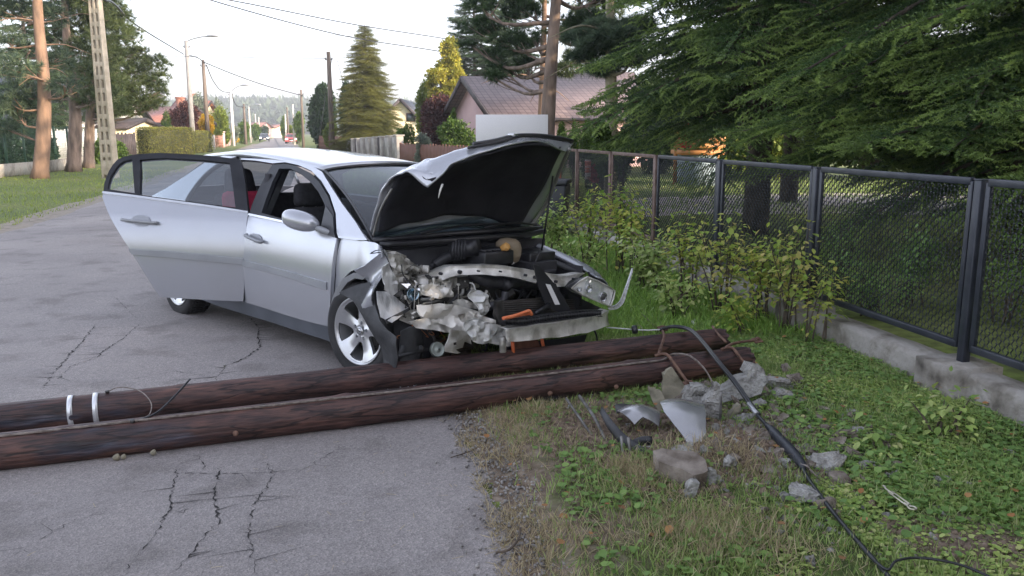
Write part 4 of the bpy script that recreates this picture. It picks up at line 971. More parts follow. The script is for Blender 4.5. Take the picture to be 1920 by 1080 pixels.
# ================================================================ the big spruces over the fence
SP = 'dark spruces overhanging the steel fence'
SPL = [((3.9, 13.2), 13, 3.3, 2.0, 101, 'spruce with trunk directly behind the fence post near the driveway', 30, 'spruce_near', .045),
       ((6.2, 10.0), 13, 3.7, 1.25, 102, 'broad spruce over the middle fence panels with fresh green tips', 34, 'spruce_near', .04),
       ((7.0, 7.2), 13, 3.6, .45, 103, 'nearest spruce whose boughs fill the upper right corner', 36, 'spruce_near', .04),
       ((6.5, 19.5), 14, 3.8, 2.3, 104, 'spruce beyond the driveway, left in the group', 12, 'spruce_dark', .06),
       ((11.0, 16.0), 14, 4.0, .8, 105, 'spruce beyond the driveway, right in the group', 12, 'spruce_dark', .06),
       ((12.5, 9.5), 13, 3.8, .5, 106, 'dark spruce deep in the garden at the right picture edge', 12, 'spruce_dark', .06)]
NF = 0
for (x, y), H_, Rb, z0, sd0, lb, npm, m, nw in SPL:
    near = npm > 20
    _, k = spruce('spruce_tree', lb, (x, y, 0), H_, Rb, z0, npm*(.55 if near else 1), M_[m], sd0, SP, droop=.5, needles=26 if near else 9, lat=8 if near else 6, r0=.20, nw=nw if near else .09, scale_tw=1.45 if near else 2.4, protos=6, prof=lambda t: min(1, 1.05*(1-t)**.7) if t > .12 else .75+2*t)
    NF += k
# trees of the same row behind the photographer: they shade the road
for i, (x, y, h_) in enumerate([(9.0, 1.0, 12), (8.2, -2.5, 13), (6.6, -5.5, 12.5), (8.4, -9.5, 13), (7.5, -14, 13), (9, -19, 13)]):
    spruce('spruce_tree', 'dark spruce of the garden row outside the picture, number %s from the nearest' % ['one', 'two', 'three', 'four', 'five', 'six', 'seven', 'eight', 'nine', 'ten', 'eleven', 'twelve'][i], (x, y, 0), h_, 4.0, 1.0, 13, M_['spruce_dark'], 140+i, SP, needles=6, lat=5, nw=.13, scale_tw=3.0, protos=3, r0=.2)
print('near spruce faces', NF)
# ================================================================ THE CRASHED CAR
CO = Vector((-1.062, 5.371, 0.0)); CR = (-.033, .0034, -.7734)
from mathutils import Euler
CM = np.array(Euler(CR, 'XYZ').to_matrix()); car = thing('crashed_car', 'silver hatchback with torn open front end, raised crumpled bonnet and open rear door', 'car', CO, CR)
def C_(px, py, ax, val):
    """point of the car frame (x forward from the front axle, y to the left from the right flank, z up) on plane ax=val"""
    o = CM.T@(np.array([0, 0, CH])-np.array(CO)); r = CM.T@ray(px, py); return o+r*((val-o[ax])/r[ax])
def ys_(z):
    if z < .65: return .03*((.65-z)/.4)**2
    if z < .95: return .045*((z-.65)/.3)**2
    return .045+(z-.95)*.62
def S_(px, py, off=0.0):
    y = .05
    for i in range(12):
        l = C_(px, py, 1, y+off); y = ys_(l[2])
    return l
def X_(px, py, x): return C_(px, py, 0, x)
# --- materials
def carpaint(name, c, dirt=0):
    m, nt, bs = _new(name); v = _obj(nt); bs.inputs['Metallic'].default_value = .55; bs.inputs['Coat Weight'].default_value = .6; bs.inputs['Coat Roughness'].default_value = .06
    n = _tex(nt, 'ShaderNodeTexNoise', 500, 2, v); r = _ramp(nt, n.outputs['Fac'], [(.3, tuple(x*.9 for x in c)), (.7, tuple(x*1.08 for x in c))])
    d = _tex(nt, 'ShaderNodeTexNoise', 3.5, 8, v); rd = _ramp(nt, d.outputs['Fac'], [(.45, (1, 1, 1)), (.75, (.86, .84, .81))])
    nt.links.new(_mix(nt, r.outputs[0], rd.outputs[0], .22+dirt, 'MULTIPLY'), bs.inputs['Base Color'])
    mr = nt.nodes.new('ShaderNodeMapRange'); nt.links.new(d.outputs['Fac'], mr.inputs[0]); mr.inputs[1].default_value = .3; mr.inputs[2].default_value = .8; mr.inputs[3].default_value = .23; mr.inputs[4].default_value = .27
    nt.links.new(mr.outputs[0], bs.inputs['Roughness']); return m
M_['paint'] = carpaint('silver_car_paint', (.47, .485, .525))
M_['trim'] = mat('grey_rub_strip', (.26, .27, .29), (.32, .33, .35), 4, .45, .2)
M_['blacktrim'] = mat('black_plastic_trim', (.014, .014, .017), (.024, .024, .028), 15, .38)
M_['dullplastic'] = mat('scuffed_black_plastic', (.028, .029, .032), (.075, .077, .082), 7, .62, bump=.3, bscale=40, lo=.4, hi=.7)
M_['frameblk'] = mat('satin_window_frame', (.014, .015, .02), (.026, .027, .033), 8, .5, spec=.3)
M_['chrome'] = mat('bright_window_line', (.62, .63, .65), (.7, .71, .72), 5, .2, .9)
M_['rawmetal'] = mat('torn_grey_metal', (.26, .25, .22), (.60, .58, .54), 7, .45, .65, bump=.5, bscale=35, bdist=.01, c3=(.36, .35, .32), rough2=.6)
M_['primer'] = mat('dirty_light_metal', (.36, .34, .30), (.76, .74, .70), 6, .5, .45, bump=.4, bscale=25, bdist=.01, c3=(.60, .58, .54))
M_['scuffed'] = mat('scuffed_silver_paint', (.38, .38, .38), (.66, .66, .66), 8, .45, .35, bump=.3, bscale=22, bdist=.01, stretch=(1, 3, 1), c3=(.52, .52, .53))
M_['alu'] = mat('bare_aluminium', (.40, .40, .39), (.70, .70, .68), 9, .55, .4, bump=.3, bscale=30)
M_['darkmetal'] = mat('dark_engine_metal', (.04, .038, .036), (.13, .125, .12), 9, .5, .5, bump=.4, bscale=40)
M_['insul'] = mat('bonnet_insulation', (.008, .008, .012), (.018, .018, .024), 5, .92, bump=.3, bscale=14, bdist=.02)
M_['seat'] = mat('dark_seat_cloth', (.018, .018, .022), (.032, .032, .038), 30, .95)
M_['interior'] = mat('interior_trim', (.022, .022, .026), (.035, .035, .04), 10, .8)
M_['cabinlight'] = mat('pale_headliner', (.32, .31, .30), (.36, .35, .34), 6, .95)
M_['rim'] = mat('silver_alloy', (.50, .51, .53), (.58, .59, .61), 5, .30, .75, coat=.4)
M_['orange'] = mat('orange_plastic', (.75, .17, .06), (.85, .26, .12), 7, .5)
M_['radiator'] = mat('radiator_fins', (.028, .024, .022), (.075, .065, .058), 60, .6, .3, stretch=(1, .15, 6))
M_['hose'] = mat('rubber_hose', (.02, .02, .024), (.05, .05, .056), 14, .5)
M_['tank'] = mat('yellowed_clear_plastic', (.20, .15, .10), (.36, .30, .22), 4, .35, lo=.35, hi=.65)
M_['redfab'] = mat('raspberry_fabric', (.45, .02, .07), (.58, .04, .10), 12, .9)
M_['sillgrey'] = mat('grey_sill', (.07, .08, .095), (.10, .11, .13), 4, .5)
M_['winglass'] = glass('clear_tinted_window', (.66, .72, .72), .30)
M_['darkglass'] = glass('smoked_window', (.42, .47, .50), .35)
M_['screenglass'] = glass('windscreen_glass', (.60, .72, .76), .10)
M_['lensglass'] = glass('headlamp_lens', (.97, .98, .98), .5)

def densify(poly, step, closed=True):
    out = []; n = len(poly)
    for i in range(n if closed else n-1):
        a = np.array(poly[i], float); b = np.array(poly[(i+1) % n], float); k = max(1, int(np.linalg.norm(b-a)/step))
        out += [a+(b-a)*j/k for j in range(k)]
    if not closed: out.append(np.array(poly[-1], float))
    return out
def round_poly(poly, it=1):
    p = [np.array(q, float) for q in poly]
    for _ in range(it): p = [q for i in range(len(p)) for q in (p[i]*.75+p[(i+1) % len(p)]*.25, p[i]*.25+p[(i+1) % len(p)]*.75)]
    return p
def inside(pt, poly):
    x, y = pt[..., 0], pt[..., 1]; c = np.zeros(x.shape, bool); n = len(poly); p = np.array(poly)
    for i in range(n):
        x1, y1 = p[i]; x2, y2 = p[i-1]
        hit = ((y1 > y) != (y2 > y)) & (x < (x2-x1)*(y-y1)/(y2-y1+1e-12)+x1); c ^= hit
    return c
def cdt(outline, holes=(), step=.05):
    loops = [densify(outline, step)]+[densify(h_, step*.7) for h_ in holes]; V = []; E = []
    for L in loops:
        k = len(V); V += [tuple(p) for p in L]; E += [(k+i, k+(i+1) % len(L)) for i in range(len(L))]
    o = np.array(loops[0]); lo, hi = o.min(0), o.max(0); B = np.concatenate([np.array(L) for L in loops])
    gx, gy = np.meshgrid(np.arange(lo[0], hi[0], step), np.arange(lo[1], hi[1], step*.87)); gx = gx+(np.arange(gx.shape[0]) % 2)[:, None]*step*.5
    g = np.stack([gx.ravel(), gy.ravel()], 1); g = g[inside(g, loops[0])]
    for h_ in loops[1:]: g = g[~inside(g, h_)]
    if len(g): g = g[np.min(np.linalg.norm(g[:, None]-B[None], axis=2), axis=1) > step*.45]
    V += [tuple(p) for p in g]
    r = delaunay_2d_cdt([Vector(v) for v in V], E, [], 0, 1e-6); v2 = np.array([tuple(v) for v in r[0]]); f = np.array([t for t in r[2] if len(t) == 3])
    c = v2[f].mean(1); ok = inside(c, loops[0])
    for h_ in loops[1:]: ok &= ~inside(c, h_)
    f = f[ok]; a = v2[f]; cr = (a[:, 1, 0]-a[:, 0, 0])*(a[:, 2, 1]-a[:, 0, 1])-(a[:, 1, 1]-a[:, 0, 1])*(a[:, 2, 0]-a[:, 0, 0])
    f[cr < 0] = f[cr < 0][:, ::-1]; return v2, f
def panel(name, outline, fn, mats, parent, step=.05, th=.012, holes=(), flip=False, smooth=True, ang=None, off=-1):
    v, f = cdt(outline, holes, step); V = np.array([fn(*p) for p in v])
    if not ang and th and off == -1: return skin(name, v, f, V, fn, mats, parent, th, flip)
    if flip: f = f[:, ::-1]
    o = npmesh(name, V, [f], mats, parent, smooth)
    if ang: shade_auto(o, ang)
    if th:
        md = o.modifiers.new('solid', 'SOLIDIFY'); md.thickness = th; md.offset = off; md.use_even_offset = False
        md = o.modifiers.new('split', 'EDGE_SPLIT'); md.split_angle = R_(ang or 40)
    return o
def skin(name, v, f, V, fn, mats, parent, th, flip):
    """sheet with thickness and exact surface normals"""
    e = 2e-3; du = np.array([np.array(fn(p[0]+e, p[1]))-np.array(fn(p[0]-e, p[1])) for p in v]); dv = np.array([np.array(fn(p[0], p[1]+e))-np.array(fn(p[0], p[1]-e)) for p in v])
    N = np.cross(du, dv); N /= np.linalg.norm(N, axis=1, keepdims=True)+1e-12
    if flip: f = f[:, ::-1]; N = -N
    n = len(V); ed = set(); 
    for t in f:
        for i in range(3): ed.add((int(t[i]), int(t[(i+1) % 3])))
    bd = [q for q in ed if (q[1], q[0]) not in ed]; rim = np.array([[b, a, a+n, b+n] for a, b in bd])
    inner = V-N*th; o = npmesh(name, np.concatenate([V, inner]), [f, f[:, ::-1]+n, rim], mats, parent, True)
    me = o.data; L = np.zeros((len(me.loops), 3)); k = f.size; L[:k] = N[f.ravel()]; L[k:2*k] = -N[f[:, ::-1].ravel()]
    P4 = np.concatenate([V, inner])[rim]; fn_ = np.cross(P4[:, 1]-P4[:, 0], P4[:, 2]-P4[:, 0]); fn_ /= np.linalg.norm(fn_, axis=1, keepdims=True)+1e-12; L[2*k:] = np.repeat(fn_, 4, axis=0)
    me.normals_split_custom_set(L.tolist()); return o
def xz(pts, off=0): return [tuple(S_(px, py, off)[[0, 2]]) for px, py in pts]
def side(off=0.0): return lambda x, z: (x, ys_(z)+off, z)          # right flank, outward = -y : (x,z) CCW gives normal -y
def crinkle(amp, freq, seed):
    def f(a, b): return amp*((noise2(a*freq, b*freq, seed, 3)-.5)*2+abs(noise2(a*freq*.7+9, b*freq*.6, seed+5, 1)-.5)*1.6-.4)
    return f
# ---- right front door
fd = [(467, 403), (500, 409), (550, 420), (600, 434), (632, 446), (628, 470), (624, 520), (621, 570), (619, 613), (590, 606), (560, 598), (530, 589), (500, 579), (461, 567), (459, 520), (460, 470), (463, 430)]
bulge = lambda x, z: (x, ys_(z)-.012*math.sin(math.pi*min(1, max(0, (z-.28)/.7))), z)
fdo = panel('front_door', xz(fd), bulge, M_['paint'], car, .06, .03)
ring_o = [(467, 403), (474, 382), (484, 358), (497, 332), (511, 309), (535, 307), (560, 313), (582, 324), (600, 342), (616, 368), (627, 400), (632, 446), (613, 438), (600, 434), (550, 420), (500, 409)]
ring_i = [(491, 399), (500, 372), (512, 340), (524, 316), (545, 316), (563, 325), (583, 341), (598, 360), (609, 382), (613, 400), (607, 425), (604, 427), (560, 418), (520, 407)]
panel('window_frame', xz(ring_o), side(-.004), M_['frameblk'], fdo, .04, .03, holes=[xz(ring_i)])
panel('mirror_triangle', xz([(604, 427), (613, 385), (627, 405), (632, 446), (615, 440)]), side(-.012), M_['blacktrim'], fdo, .04, .01)
panel('belt_line', xz([(466, 399), (500, 406), (550, 417), (600, 431), (612, 435), (611, 439), (600, 435), (550, 421), (500, 410), (466, 403)]), side(-.012), M_['chrome'], fdo, .05, .008)
panel('rub_strip', xz([(458.5, 487), (540, 507), (616, 529), (616, 543), (540, 518.5), (458.5, 497)]), side(-.022), M_['trim'], fdo, .04, .016)
def door_handle(parent, fn, pts, m):
    a, b = pts; A = np.array(fn(*a)); B = np.array(fn(*b)); n_ = np.array(fn(a[0], a[1], .04))-A
    q = [A+n_*.2, A+(B-A)*.06+n_*.9, A+(B-A)*.5+n_*1.05, A+(B-A)*.94+n_*.9, B+n_*.2]
    return MB().tube(smoothpath(q, 4), .0125, 8).build('door_handle', m, parent, True)
hs = S_(468, 440); he = S_(497, 453)
door_handle(fdo, lambda x, z, o=0: (x, ys_(z)-.01-o, z), ((hs[0], hs[2]), (he[0], he[2])), M_['trim'])
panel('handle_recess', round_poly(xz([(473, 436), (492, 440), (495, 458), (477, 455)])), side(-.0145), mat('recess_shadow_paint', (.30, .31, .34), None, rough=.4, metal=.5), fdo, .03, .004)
# mirror
def mirror():
    c = S_(568, 415, -.13); V = []; n = 20; prof = [(-.155, .012, .02), (-.145, .045, .045), (-.11, .065, .066), (-.05, .078, .074), (.02, .078, .072), (.075, .064, .056), (.11, .04, .034), (.125, .008, .01)]
    e = S_(615, 432, -.01); ax = (e-c); ax[2] *= .6; ax /= np.linalg.norm(ax); up = np.array([0, 0, 1.]); d = np.cross(up, ax); d /= np.linalg.norm(d)
    for t, a, b in prof:
        for k in range(n):
            th_ = 2*math.pi*k/n; V.append(c+ax*t*1.02+d*a*math.cos(th_)+up*b*math.copysign(abs(math.sin(th_))**.8, math.sin(th_)))
    F = [[i*n+j, i*n+(j+1) % n, (i+1)*n+(j+1) % n, (i+1)*n+j] for i in range(len(prof)-1) for j in range(n)]+[list(range(n))[::-1], [(len(prof)-1)*n+j for j in range(n)]]
    o = MB().add(V, F).build('wing_mirror', M_['paint'], car, True, sub=1)
    MB().beam(c+ax*.08+up*-.02, e+np.array([.02, .02, -.02]), .05, .035).build('mirror_arm', M_['trim'], o, bevel=.01)
mirror()
# ---- sill
panel('sill', xz([(372, 562), (461, 567), (500, 579), (560, 598), (619, 613), (622, 618), (622, 644), (560, 624), (500, 604), (440, 586), (397, 572)]), lambda x, z: (x, .035+.25*(.30-z), z), M_['sillgrey'] if 'sillgrey' in M_ else mat('grey_sill', (.07, .08, .095), (.10, .11, .13), 4, .5), car, .06, .05)
# ---- roof, pillars, far side
RW = 1.80
def rail(x):   # (y inset, z) of the roof rail, from the windscreen corner to the tail
    t = min(1, max(0, (x+.83)/-2.1)); return .315+.02*t+.06*max(0, t-.7), 1.350+.105*math.sin(math.pi*min(1, t*1.0+.08)*.62)-.10*max(0, t-.62)
def roof_pt(x, s):   # s 0..1 right to left
    yi, zi = rail(x); w = RW-2*yi; return (x+.09*math.sin(math.pi*s)*(1 if x > -1.2 else max(0, 1-(-1.2-x)*2)), yi+w*s, zi+.055*math.sin(math.pi*s)**.7)
V = []; nx, ns = 28, 20
for i in range(nx):
    for j in range(ns): V.append(roof_pt(-.83-2.05*i/(nx-1), j/(ns-1)))
F = [[i*ns+j, i*ns+j+1, (i+1)*ns+j+1, (i+1)*ns+j] for i in range(nx-1) for j in range(ns-1)]
ro = npmesh('roof', V, [np.array(F)], [M_['paint'], M_['cabinlight']], car, True); md = ro.modifiers.new('s', 'SOLIDIFY'); md.thickness = .035; md.offset = -1; md.material_offset = 1; md.material_offset_rim = 0
# A pillar + cant rail right: strip between door gap and windscreen / roof edge
capx = [(511, 306), (535, 304), (560, 309.5), (584, 320), (603, 339), (619, 366), (630, 400), (635, 446), (667, 450), (689, 450), (667, 416), (641, 381), (621, 350), (604, 322), (589, 313), (560, 303), (530, 300.5), (505, 299), (470, 297), (452, 297), (452, 299), (480, 301)]
ap = panel('a_pillar', xz(capx), side(-.002), M_['paint'], car, .04, .03)
def mirrored(name, outline, fn, mats, parent, step=.07, th=.02, holes=()):
    return panel(name, outline, lambda x, z: (fn(x, z)[0], RW-fn(x, z)[1], fn(x, z)[2]), mats, parent, step, th, holes, flip=True)
# B pillar and rear aperture of the right side (dark rubber edged), quarter panel
qp = [(-2.33, .28), (-2.33, .45), (-2.40, .60), (-2.52, .68), (-2.70, .71), (-2.88, .68), (-3.0, .60), (-3.07, .45), (-3.08, .3), (-3.38, .32), (-3.46, .45), (-3.48, .8), (-3.44, 1.02), (-3.2, 1.10), (-2.95, 1.22), (-2.70, 1.36), (-2.45, 1.42), (-2.2, 1.435), (-2.2, 1.40), (-2.42, 1.36), (-2.60, 1.25), (-2.68, 1.10), (-2.66, .98), (-2.52, .85), (-2.42, .74), (-2.28, .60), (-2.24, .3)]
def qside(x, z):
    y = ys_(z)+.22*max(0, (-3.0-x))**2*.6; return (x, y, z)
panel('rear_quarter', qp, qside, M_['paint'], car, .07, .02); mirrored('rear_quarter', qp, qside, M_['paint'], car)
seal = [(-2.2, 1.40), (-2.42, 1.36), (-2.60, 1.25), (-2.68, 1.10), (-2.66, .98), (-2.52, .85), (-2.42, .74), (-2.28, .60), (-2.24, .3)]
MB().tube(smoothpath([(x+.012, ys_(z)+.02, z) for x, z in seal], 3), .022, 7).build('door_seal', M_['blacktrim'], car, True)
MB().tube(smoothpath([(x, ys_(z)+.03, z) for x, z in [(-2.2, 1.39), (-1.9, 1.40), (-1.6, 1.385), (-1.52, 1.32), (-1.46, 1.1), (-1.45, .95), (-1.46, .6), (-1.50, .3)]], 3), .018, 7).build('door_seal', M_['blacktrim'], car, True)
panel('b_pillar', [(-1.55, .3), (-1.40, .3), (-1.36, .98), (-1.44, 1.38), (-1.58, 1.39), (-1.50, .98)], side(.05), M_['blacktrim'], car, .06, .05)
MB().beam((-1.46, .09, .5), (-1.5, .24, 1.3), .05, .02).build('seat_belt', M_['interior'], car)
# left flank seen through the windows
lf = [(-2.33, .28), (-.33, .28), (-.33, .60), (-.25, .93), (-1.36, .99), (-2.62, 1.03), (-2.42, .74), (-2.33, .6)]
mirrored('left_door_panels', lf, side(0), M_['paint'], car, .09, .05)
lw = [(-.25, .93), (-.55, 1.17), (-.85, 1.32), (-1.2, 1.39), (-1.7, 1.41), (-2.2, 1.40), (-2.55, 1.28), (-2.70, 1.10), (-2.68, .98), (-2.0, 1.02), (-1.36, .99)]
lh1 = [(-.50, 1.02), (-.72, 1.19), (-.95, 1.29), (-1.32, 1.34), (-1.36, 1.06)]; lh2 = [(-1.50, 1.06), (-1.47, 1.35), (-2.1, 1.35), (-2.42, 1.26), (-2.52, 1.12), (-2.48, 1.07)]
mirrored('left_window_frame', lw, side(.002), M_['frameblk'], car, .07, .03, [lh1, lh2])
for L in (lh1, lh2): mirrored('left_window', L, side(.02), M_['darkglass'], car, .1, .004)
# left front fender and wing (upper surface seen over the engine bay)
def wing():
    rows = []
    edge_in = [(970, 447), (1000, 461), (1035, 478), (1070, 495), (1100, 510), (1118, 522)]
    edge_out = [(974, 444), (1008, 456), (1048, 472), (1085, 488), (1117, 506), (1136, 530)]
    x_ = [0.0, .18, .36, .52, .66, .78]
    for (a, b, x) in zip(edge_in, edge_out, x_):
        p = X_(*a, x); q = X_(*b, x); rows.append([p, p*.5+q*.5+[0, 0, .012], q, q+np.array([0, .012, -.012]), q+np.array([.0, .018, -.03]), q+np.array([0, .02, -.06])])
    V = [tuple(v) for r in rows for v in r]; k = 6; F = [[i*k+j, i*k+j+1, (i+1)*k+j+1, (i+1)*k+j] for i in range(len(rows)-1) for j in range(k-1)]
    o = MB().add(V, F).build('left_wing', M_['paint'], car, True, sub=2); md = o.modifiers.new('s', 'SOLIDIFY'); md.thickness = .008
wing()
# ---- crumpled right front wing
fpx = [(635, 447), (667, 449), (700, 455), (728, 468), (724, 482), (716, 486), (706, 488), (697, 497), (690, 508), (680, 504), (665, 504), (652, 510), (640, 522), (630, 540), (625, 560), (622, 590), (621, 612), (619.5, 612), (622, 570), (625, 520), (629, 470)]
ck = crinkle(.028, 6.5, 21)
def fend(x, z):
    k = min(1, max(0, (x+.02)/.32)); y = ys_(z)+.02-.045*k-ck(x, z)*k-.03*math.sin(x*19+z*8)*k*k
    return (x, y, z)
panel('right_wing', xz(fpx), fend, M_['paint'], car, .035, .012, ang=38)
fold = [(697, 497), (706, 488), (728, 468), (727, 492), (722, 520), (719, 560), (716, 603), (706, 585), (698, 560), (692, 535), (683, 506)]
def foldf(x, z): return (x, ys_(z)-.05-.05*math.sin((x-z)*16)-ck(x*1.4, z*1.4)*.6, z)
panel('hanging_wing_fold', xz(fold), foldf, M_['paint'], car, .03, .01, ang=30)
# arch flare grey, dark inner arch
arch_o = [(619.5, 612), (622, 585), (627, 560), (636, 538), (650, 520), (668, 511), (684, 512), (690, 520), (684, 524), (670, 521), (656, 529), (644, 545), (636, 563), (631, 590), (630, 630), (622, 640)]
panel('wheel_arch_flare', xz(arch_o), side(-.02), M_['archgrey'] if 'archgrey' in M_ else mat('grey_wheel_arch', (.16, .165, .175), (.22, .225, .235), 7, .5, .2), car, .03, .03)
al = MB(); nn_ = 16
for i in range(nn_+1):
    a = R_(200)-R_(230)*i/nn_
    for y in (.06, .40): al.V.append(np.array([[.0+.36*math.cos(a), y, .31+.37*math.sin(a)]])); al.n += 1
al.F[(4, 0)] = [[2*i, 2*i+1, 2*i+3, 2*i+2] for i in range(nn_)]
al.build('inner_arch', M_['interior'], car, True)
# torn arch liner, hanging in front of the wheel
lin = [(645, 547), (655, 541), (668, 534), (684, 530), (692, 545), (699, 562), (707, 580), (718, 600), (732, 617), (750, 630), (752, 650), (748, 668), (738, 690), (716, 694), (712, 668), (705, 640), (698, 618), (686, 590), (668, 562)]
def linf(x, z): return (x, -.06-.035*math.sin(z*14+x*5)-.35*max(0, .30-z)**1.2*.5-.02*noise2(x*12, z*12, 4), z)
panel('torn_arch_liner', [tuple(C_(px, py, 1, -.07)[[0, 2]]) for px, py in lin], linf, M_['dullplastic'], car, .03, .006, ang=60)
bp = [(745, 620), (758, 610), (774, 610), (788, 622), (797, 640), (803, 652), (802, 672), (770, 688), (738, 692), (745, 665)]
panel('bumper_fragment', [tuple(X_(px, py, .42)[[1, 2]]) for px, py in bp], lambda y, z: (.42+.06*math.sin(y*13)+.10*(z-.3), y, z), M_['dullplastic'], car, .03, .02, ang=50, flip=False)
rb_ = MB()
for px in (757, 770, 781, 791): rb_.beam(X_(px, 648, .47), X_(px-12, 676, .45), .006, .03)
rb_.beam(X_(745, 668, .47), X_(803, 655, .47), .006, .02); rb_.build('bumper_rib', M_['dullplastic'], car)
# ---- windscreen
def wscreen():
    ns, nr = 16, 10; V = []
    for i in range(nr+1):
        t = i/nr
        for j in range(ns+1):
            s = j/ns; top = np.array([-.83+.09*math.sin(math.pi*s), .325+(RW-.65)*s, 1.348+.05*math.sin(math.pi*s)**.7]); bot = np.array([.10+.16*math.sin(math.pi*s), .085+(RW-.17)*s, .925+.03*math.sin(math.pi*s)])
            p = top*(1-t)+bot*t; p = p+np.array([.03, 0, .045])*math.sin(math.pi*t)*.7; V.append(p)
    k = ns+1; F = [[i*k+j, (i+1)*k+j, (i+1)*k+j+1, i*k+j+1] for i in range(nr) for j in range(ns)]
    npmesh('windscreen', V, [np.array(F)], M_['screenglass'], car, True)
    e = MB(); e.tube([V[i*k] for i in range(nr+1)], .011, 6); e.tube([V[i*k+ns] for i in range(nr+1)], .02, 6); e.tube([V[j]+np.array([0, 0, .002]) for j in range(k)], .012, 6); e.tube([V[nr*k+j] for j in range(k)], .02, 6)
    e.build('windscreen_seal', M_['blacktrim'], car, True)
wscreen()
w = MB(); w.tube(smoothpath([(.26, .35, .975), (.20, .8, 1.0), (.16, 1.25, .99)], 4), .008, 6); w.tube(smoothpath([(.25, .95, .98), (.19, 1.3, .995), (.14, 1.6, .965)], 4), .008, 6); w.build('wiper', M_['blacktrim'], car)
MB().tube(smoothpath([(.15, .10, .90), (.29, .5, .915), (.33, .9, .92), (.29, 1.3, .91), (.15, 1.7, .91)], 5), .022, 8).build('cowl', M_['blacktrim'], car, True)
# ---- rear glass and tail
V = [(-2.88, .42, 1.395), (-2.95, .9, 1.44), (-2.88, 1.38, 1.395), (-3.36, .25, 1.10), (-3.44, .9, 1.12), (-3.36, 1.55, 1.10)]
MB().add(V, [[0, 1, 4, 3], [1, 2, 5, 4]]).build('rear_window', M_['darkglass'], car, True)
MB().add([(-3.36, .2, 1.095), (-3.44, .9, 1.115), (-3.36, 1.6, 1.095), (-3.48, .3, 1.03), (-3.58, .9, 1.04), (-3.48, 1.5, 1.03), (-3.46, .25, .45), (-3.58, .9, .42), (-3.46, 1.55, .45), (-3.40, .4, .28), (-3.40, 1.4, .28)], [[0, 3, 4, 1], [1, 4, 5, 2], [3, 6, 7, 4], [4, 7, 8, 5], [6, 9, 10, 8, 7]]).build('tailgate', M_['paint'], car, bevel=.03)
# ---- floor, firewall, cabin
fl = MB(); fl.box((-1.7, .9, .24), (3.6, 1.6, .06)); fl.box((.18, .9, .60), (.05, 1.5, .52)); fl.box((-2.85, .9, .55), (1.0, 1.40, .5)); fl.box((-3.0, .9, .95), (.7, 1.2, .04))
fl.build('floor_pan', M_['interior'], car)
d_ = MB(); d_.box((-.12, .9, .84), (.5, 1.42, .22)); d_.build('dashboard', M_['interior'], car, bevel=.05)
bl = MB()
for y in (.105,): bl.box((-.85, y+.02, .62), (1.1, .05, .6))
bl.box((-.85, RW-.13, .62), (1.1, .05, .6)); bl.box((-1.9, RW-.13, .65), (1.0, .05, .62)); bl.build('door_card', M_['interior'], car)
MB().lathe([(.17, -.012), (.185, 0), (.17, .012), (.155, 0), (.17, -.012)], 24, (-.42, 1.28, .90), R=np.array(Matrix.Rotation(R_(65), 3, 'Y'))).build('steering_wheel', M_['interior'], car, True)
def seat(x, y, w=.48, hd=True, name='seat', ztop=1.02, hz_=1.14):
    s = thing(name, None, None); s.parent = car
    MB().box((x+.2, y, .46), (.5, w, .18), ry=-.1).build('cushion', M_['seat'], s, bevel=.06)
    MB().box((x-.10, y, .75), (.16, w, .62), ry=-.30, taper=.86).build('backrest', M_['seat'], s, bevel=.07)
    if hd: MB().box((x-.23, y, hz_), (.11, .27, .19), ry=-.2, taper=.85).build('headrest', M_['seat'], s, bevel=.05); MB().beam((x-.2, y-.06, hz_-.2), (x-.23, y-.06, hz_), .012, .012).beam((x-.2, y+.06, hz_-.2), (x-.23, y+.06, hz_), .012, .012).build('headrest_rod', M_['galv'], s)
    return s
seat(-1.08, .48); seat(-1.08, 1.32)
bs_ = MB(); bs_.box((-2.05, .9, .46), (.5, 1.3, .2), ry=-.08); bs_.build('rear_bench', M_['seat'], car, bevel=.06); MB().box((-2.38, .9, .78), (.16, 1.3, .64), ry=-.32).build('rear_backrest', M_['seat'], car, bevel=.06)
# ---- rear door, swung open
DA = R_(35); DH = np.array([-1.455, .02, 0.]); DD = np.array([-math.cos(DA), -math.sin(DA), 0]); DN = np.array([math.sin(DA), -math.cos(DA), 0])
def dins(z): return ys_(z) if z > .65 else ys_(z)
def D_(d, z, out=0): return DH+DD*d+np.array([0, 0, z])-DN*(dins(z)-out)
def dz(px, py, out=0):
    o = CM.T@(np.array([0, 0, CH])-np.array(CO)); r = CM.T@ray(px, py); z = .9
    for i in range(12):
        h0 = DH-DN*(dins(z)-out); t = ((h0-o)@DN)/(r@DN); p = o+t*r; z = p[2]
    return ((p-h0)@DD, z)
def dzs(l, out=0): return [dz(*q, out) for q in l]
def dfn(out=0): return lambda d, z: D_(d, z, out)
rd = [(194, 360.5), (240, 366), (330, 378), (400, 388), (466, 398), (463, 439), (459, 491), (458.5, 535), (456, 565), (400, 563), (340, 559.5), (299.7, 557), (288, 539), (278, 521.6), (262, 495), (245, 467), (232, 447), (219, 426), (202, 395), (192, 370)]
rdo = panel('rear_door', dzs(rd), lambda d, z: D_(d, z, .014*math.sin(math.pi*min(1, max(0, (z-.28)/.8)))), M_['paint'], car, .06, .045, flip=True)
fo = [(194, 360.5), (196, 345), (199.6, 333), (205, 320), (212.6, 308), (221, 299), (232, 294), (258, 289), (297.5, 286.6), (354, 289), (406, 293), (450, 299), (454, 310), (459, 335), (466, 398), (400, 388), (330, 378), (240, 366)]
fg = [(262.7, 299.6), (285, 297.5), (310.5, 296), (376, 299.6), (431, 305), (436, 340), (442, 389), (400, 384), (330, 374), (262.7, 365)]
fq = [(202, 354), (204, 342), (208, 330), (221, 310.5), (232, 302), (248, 298.5), (250.5, 330), (253, 362), (225, 358)]
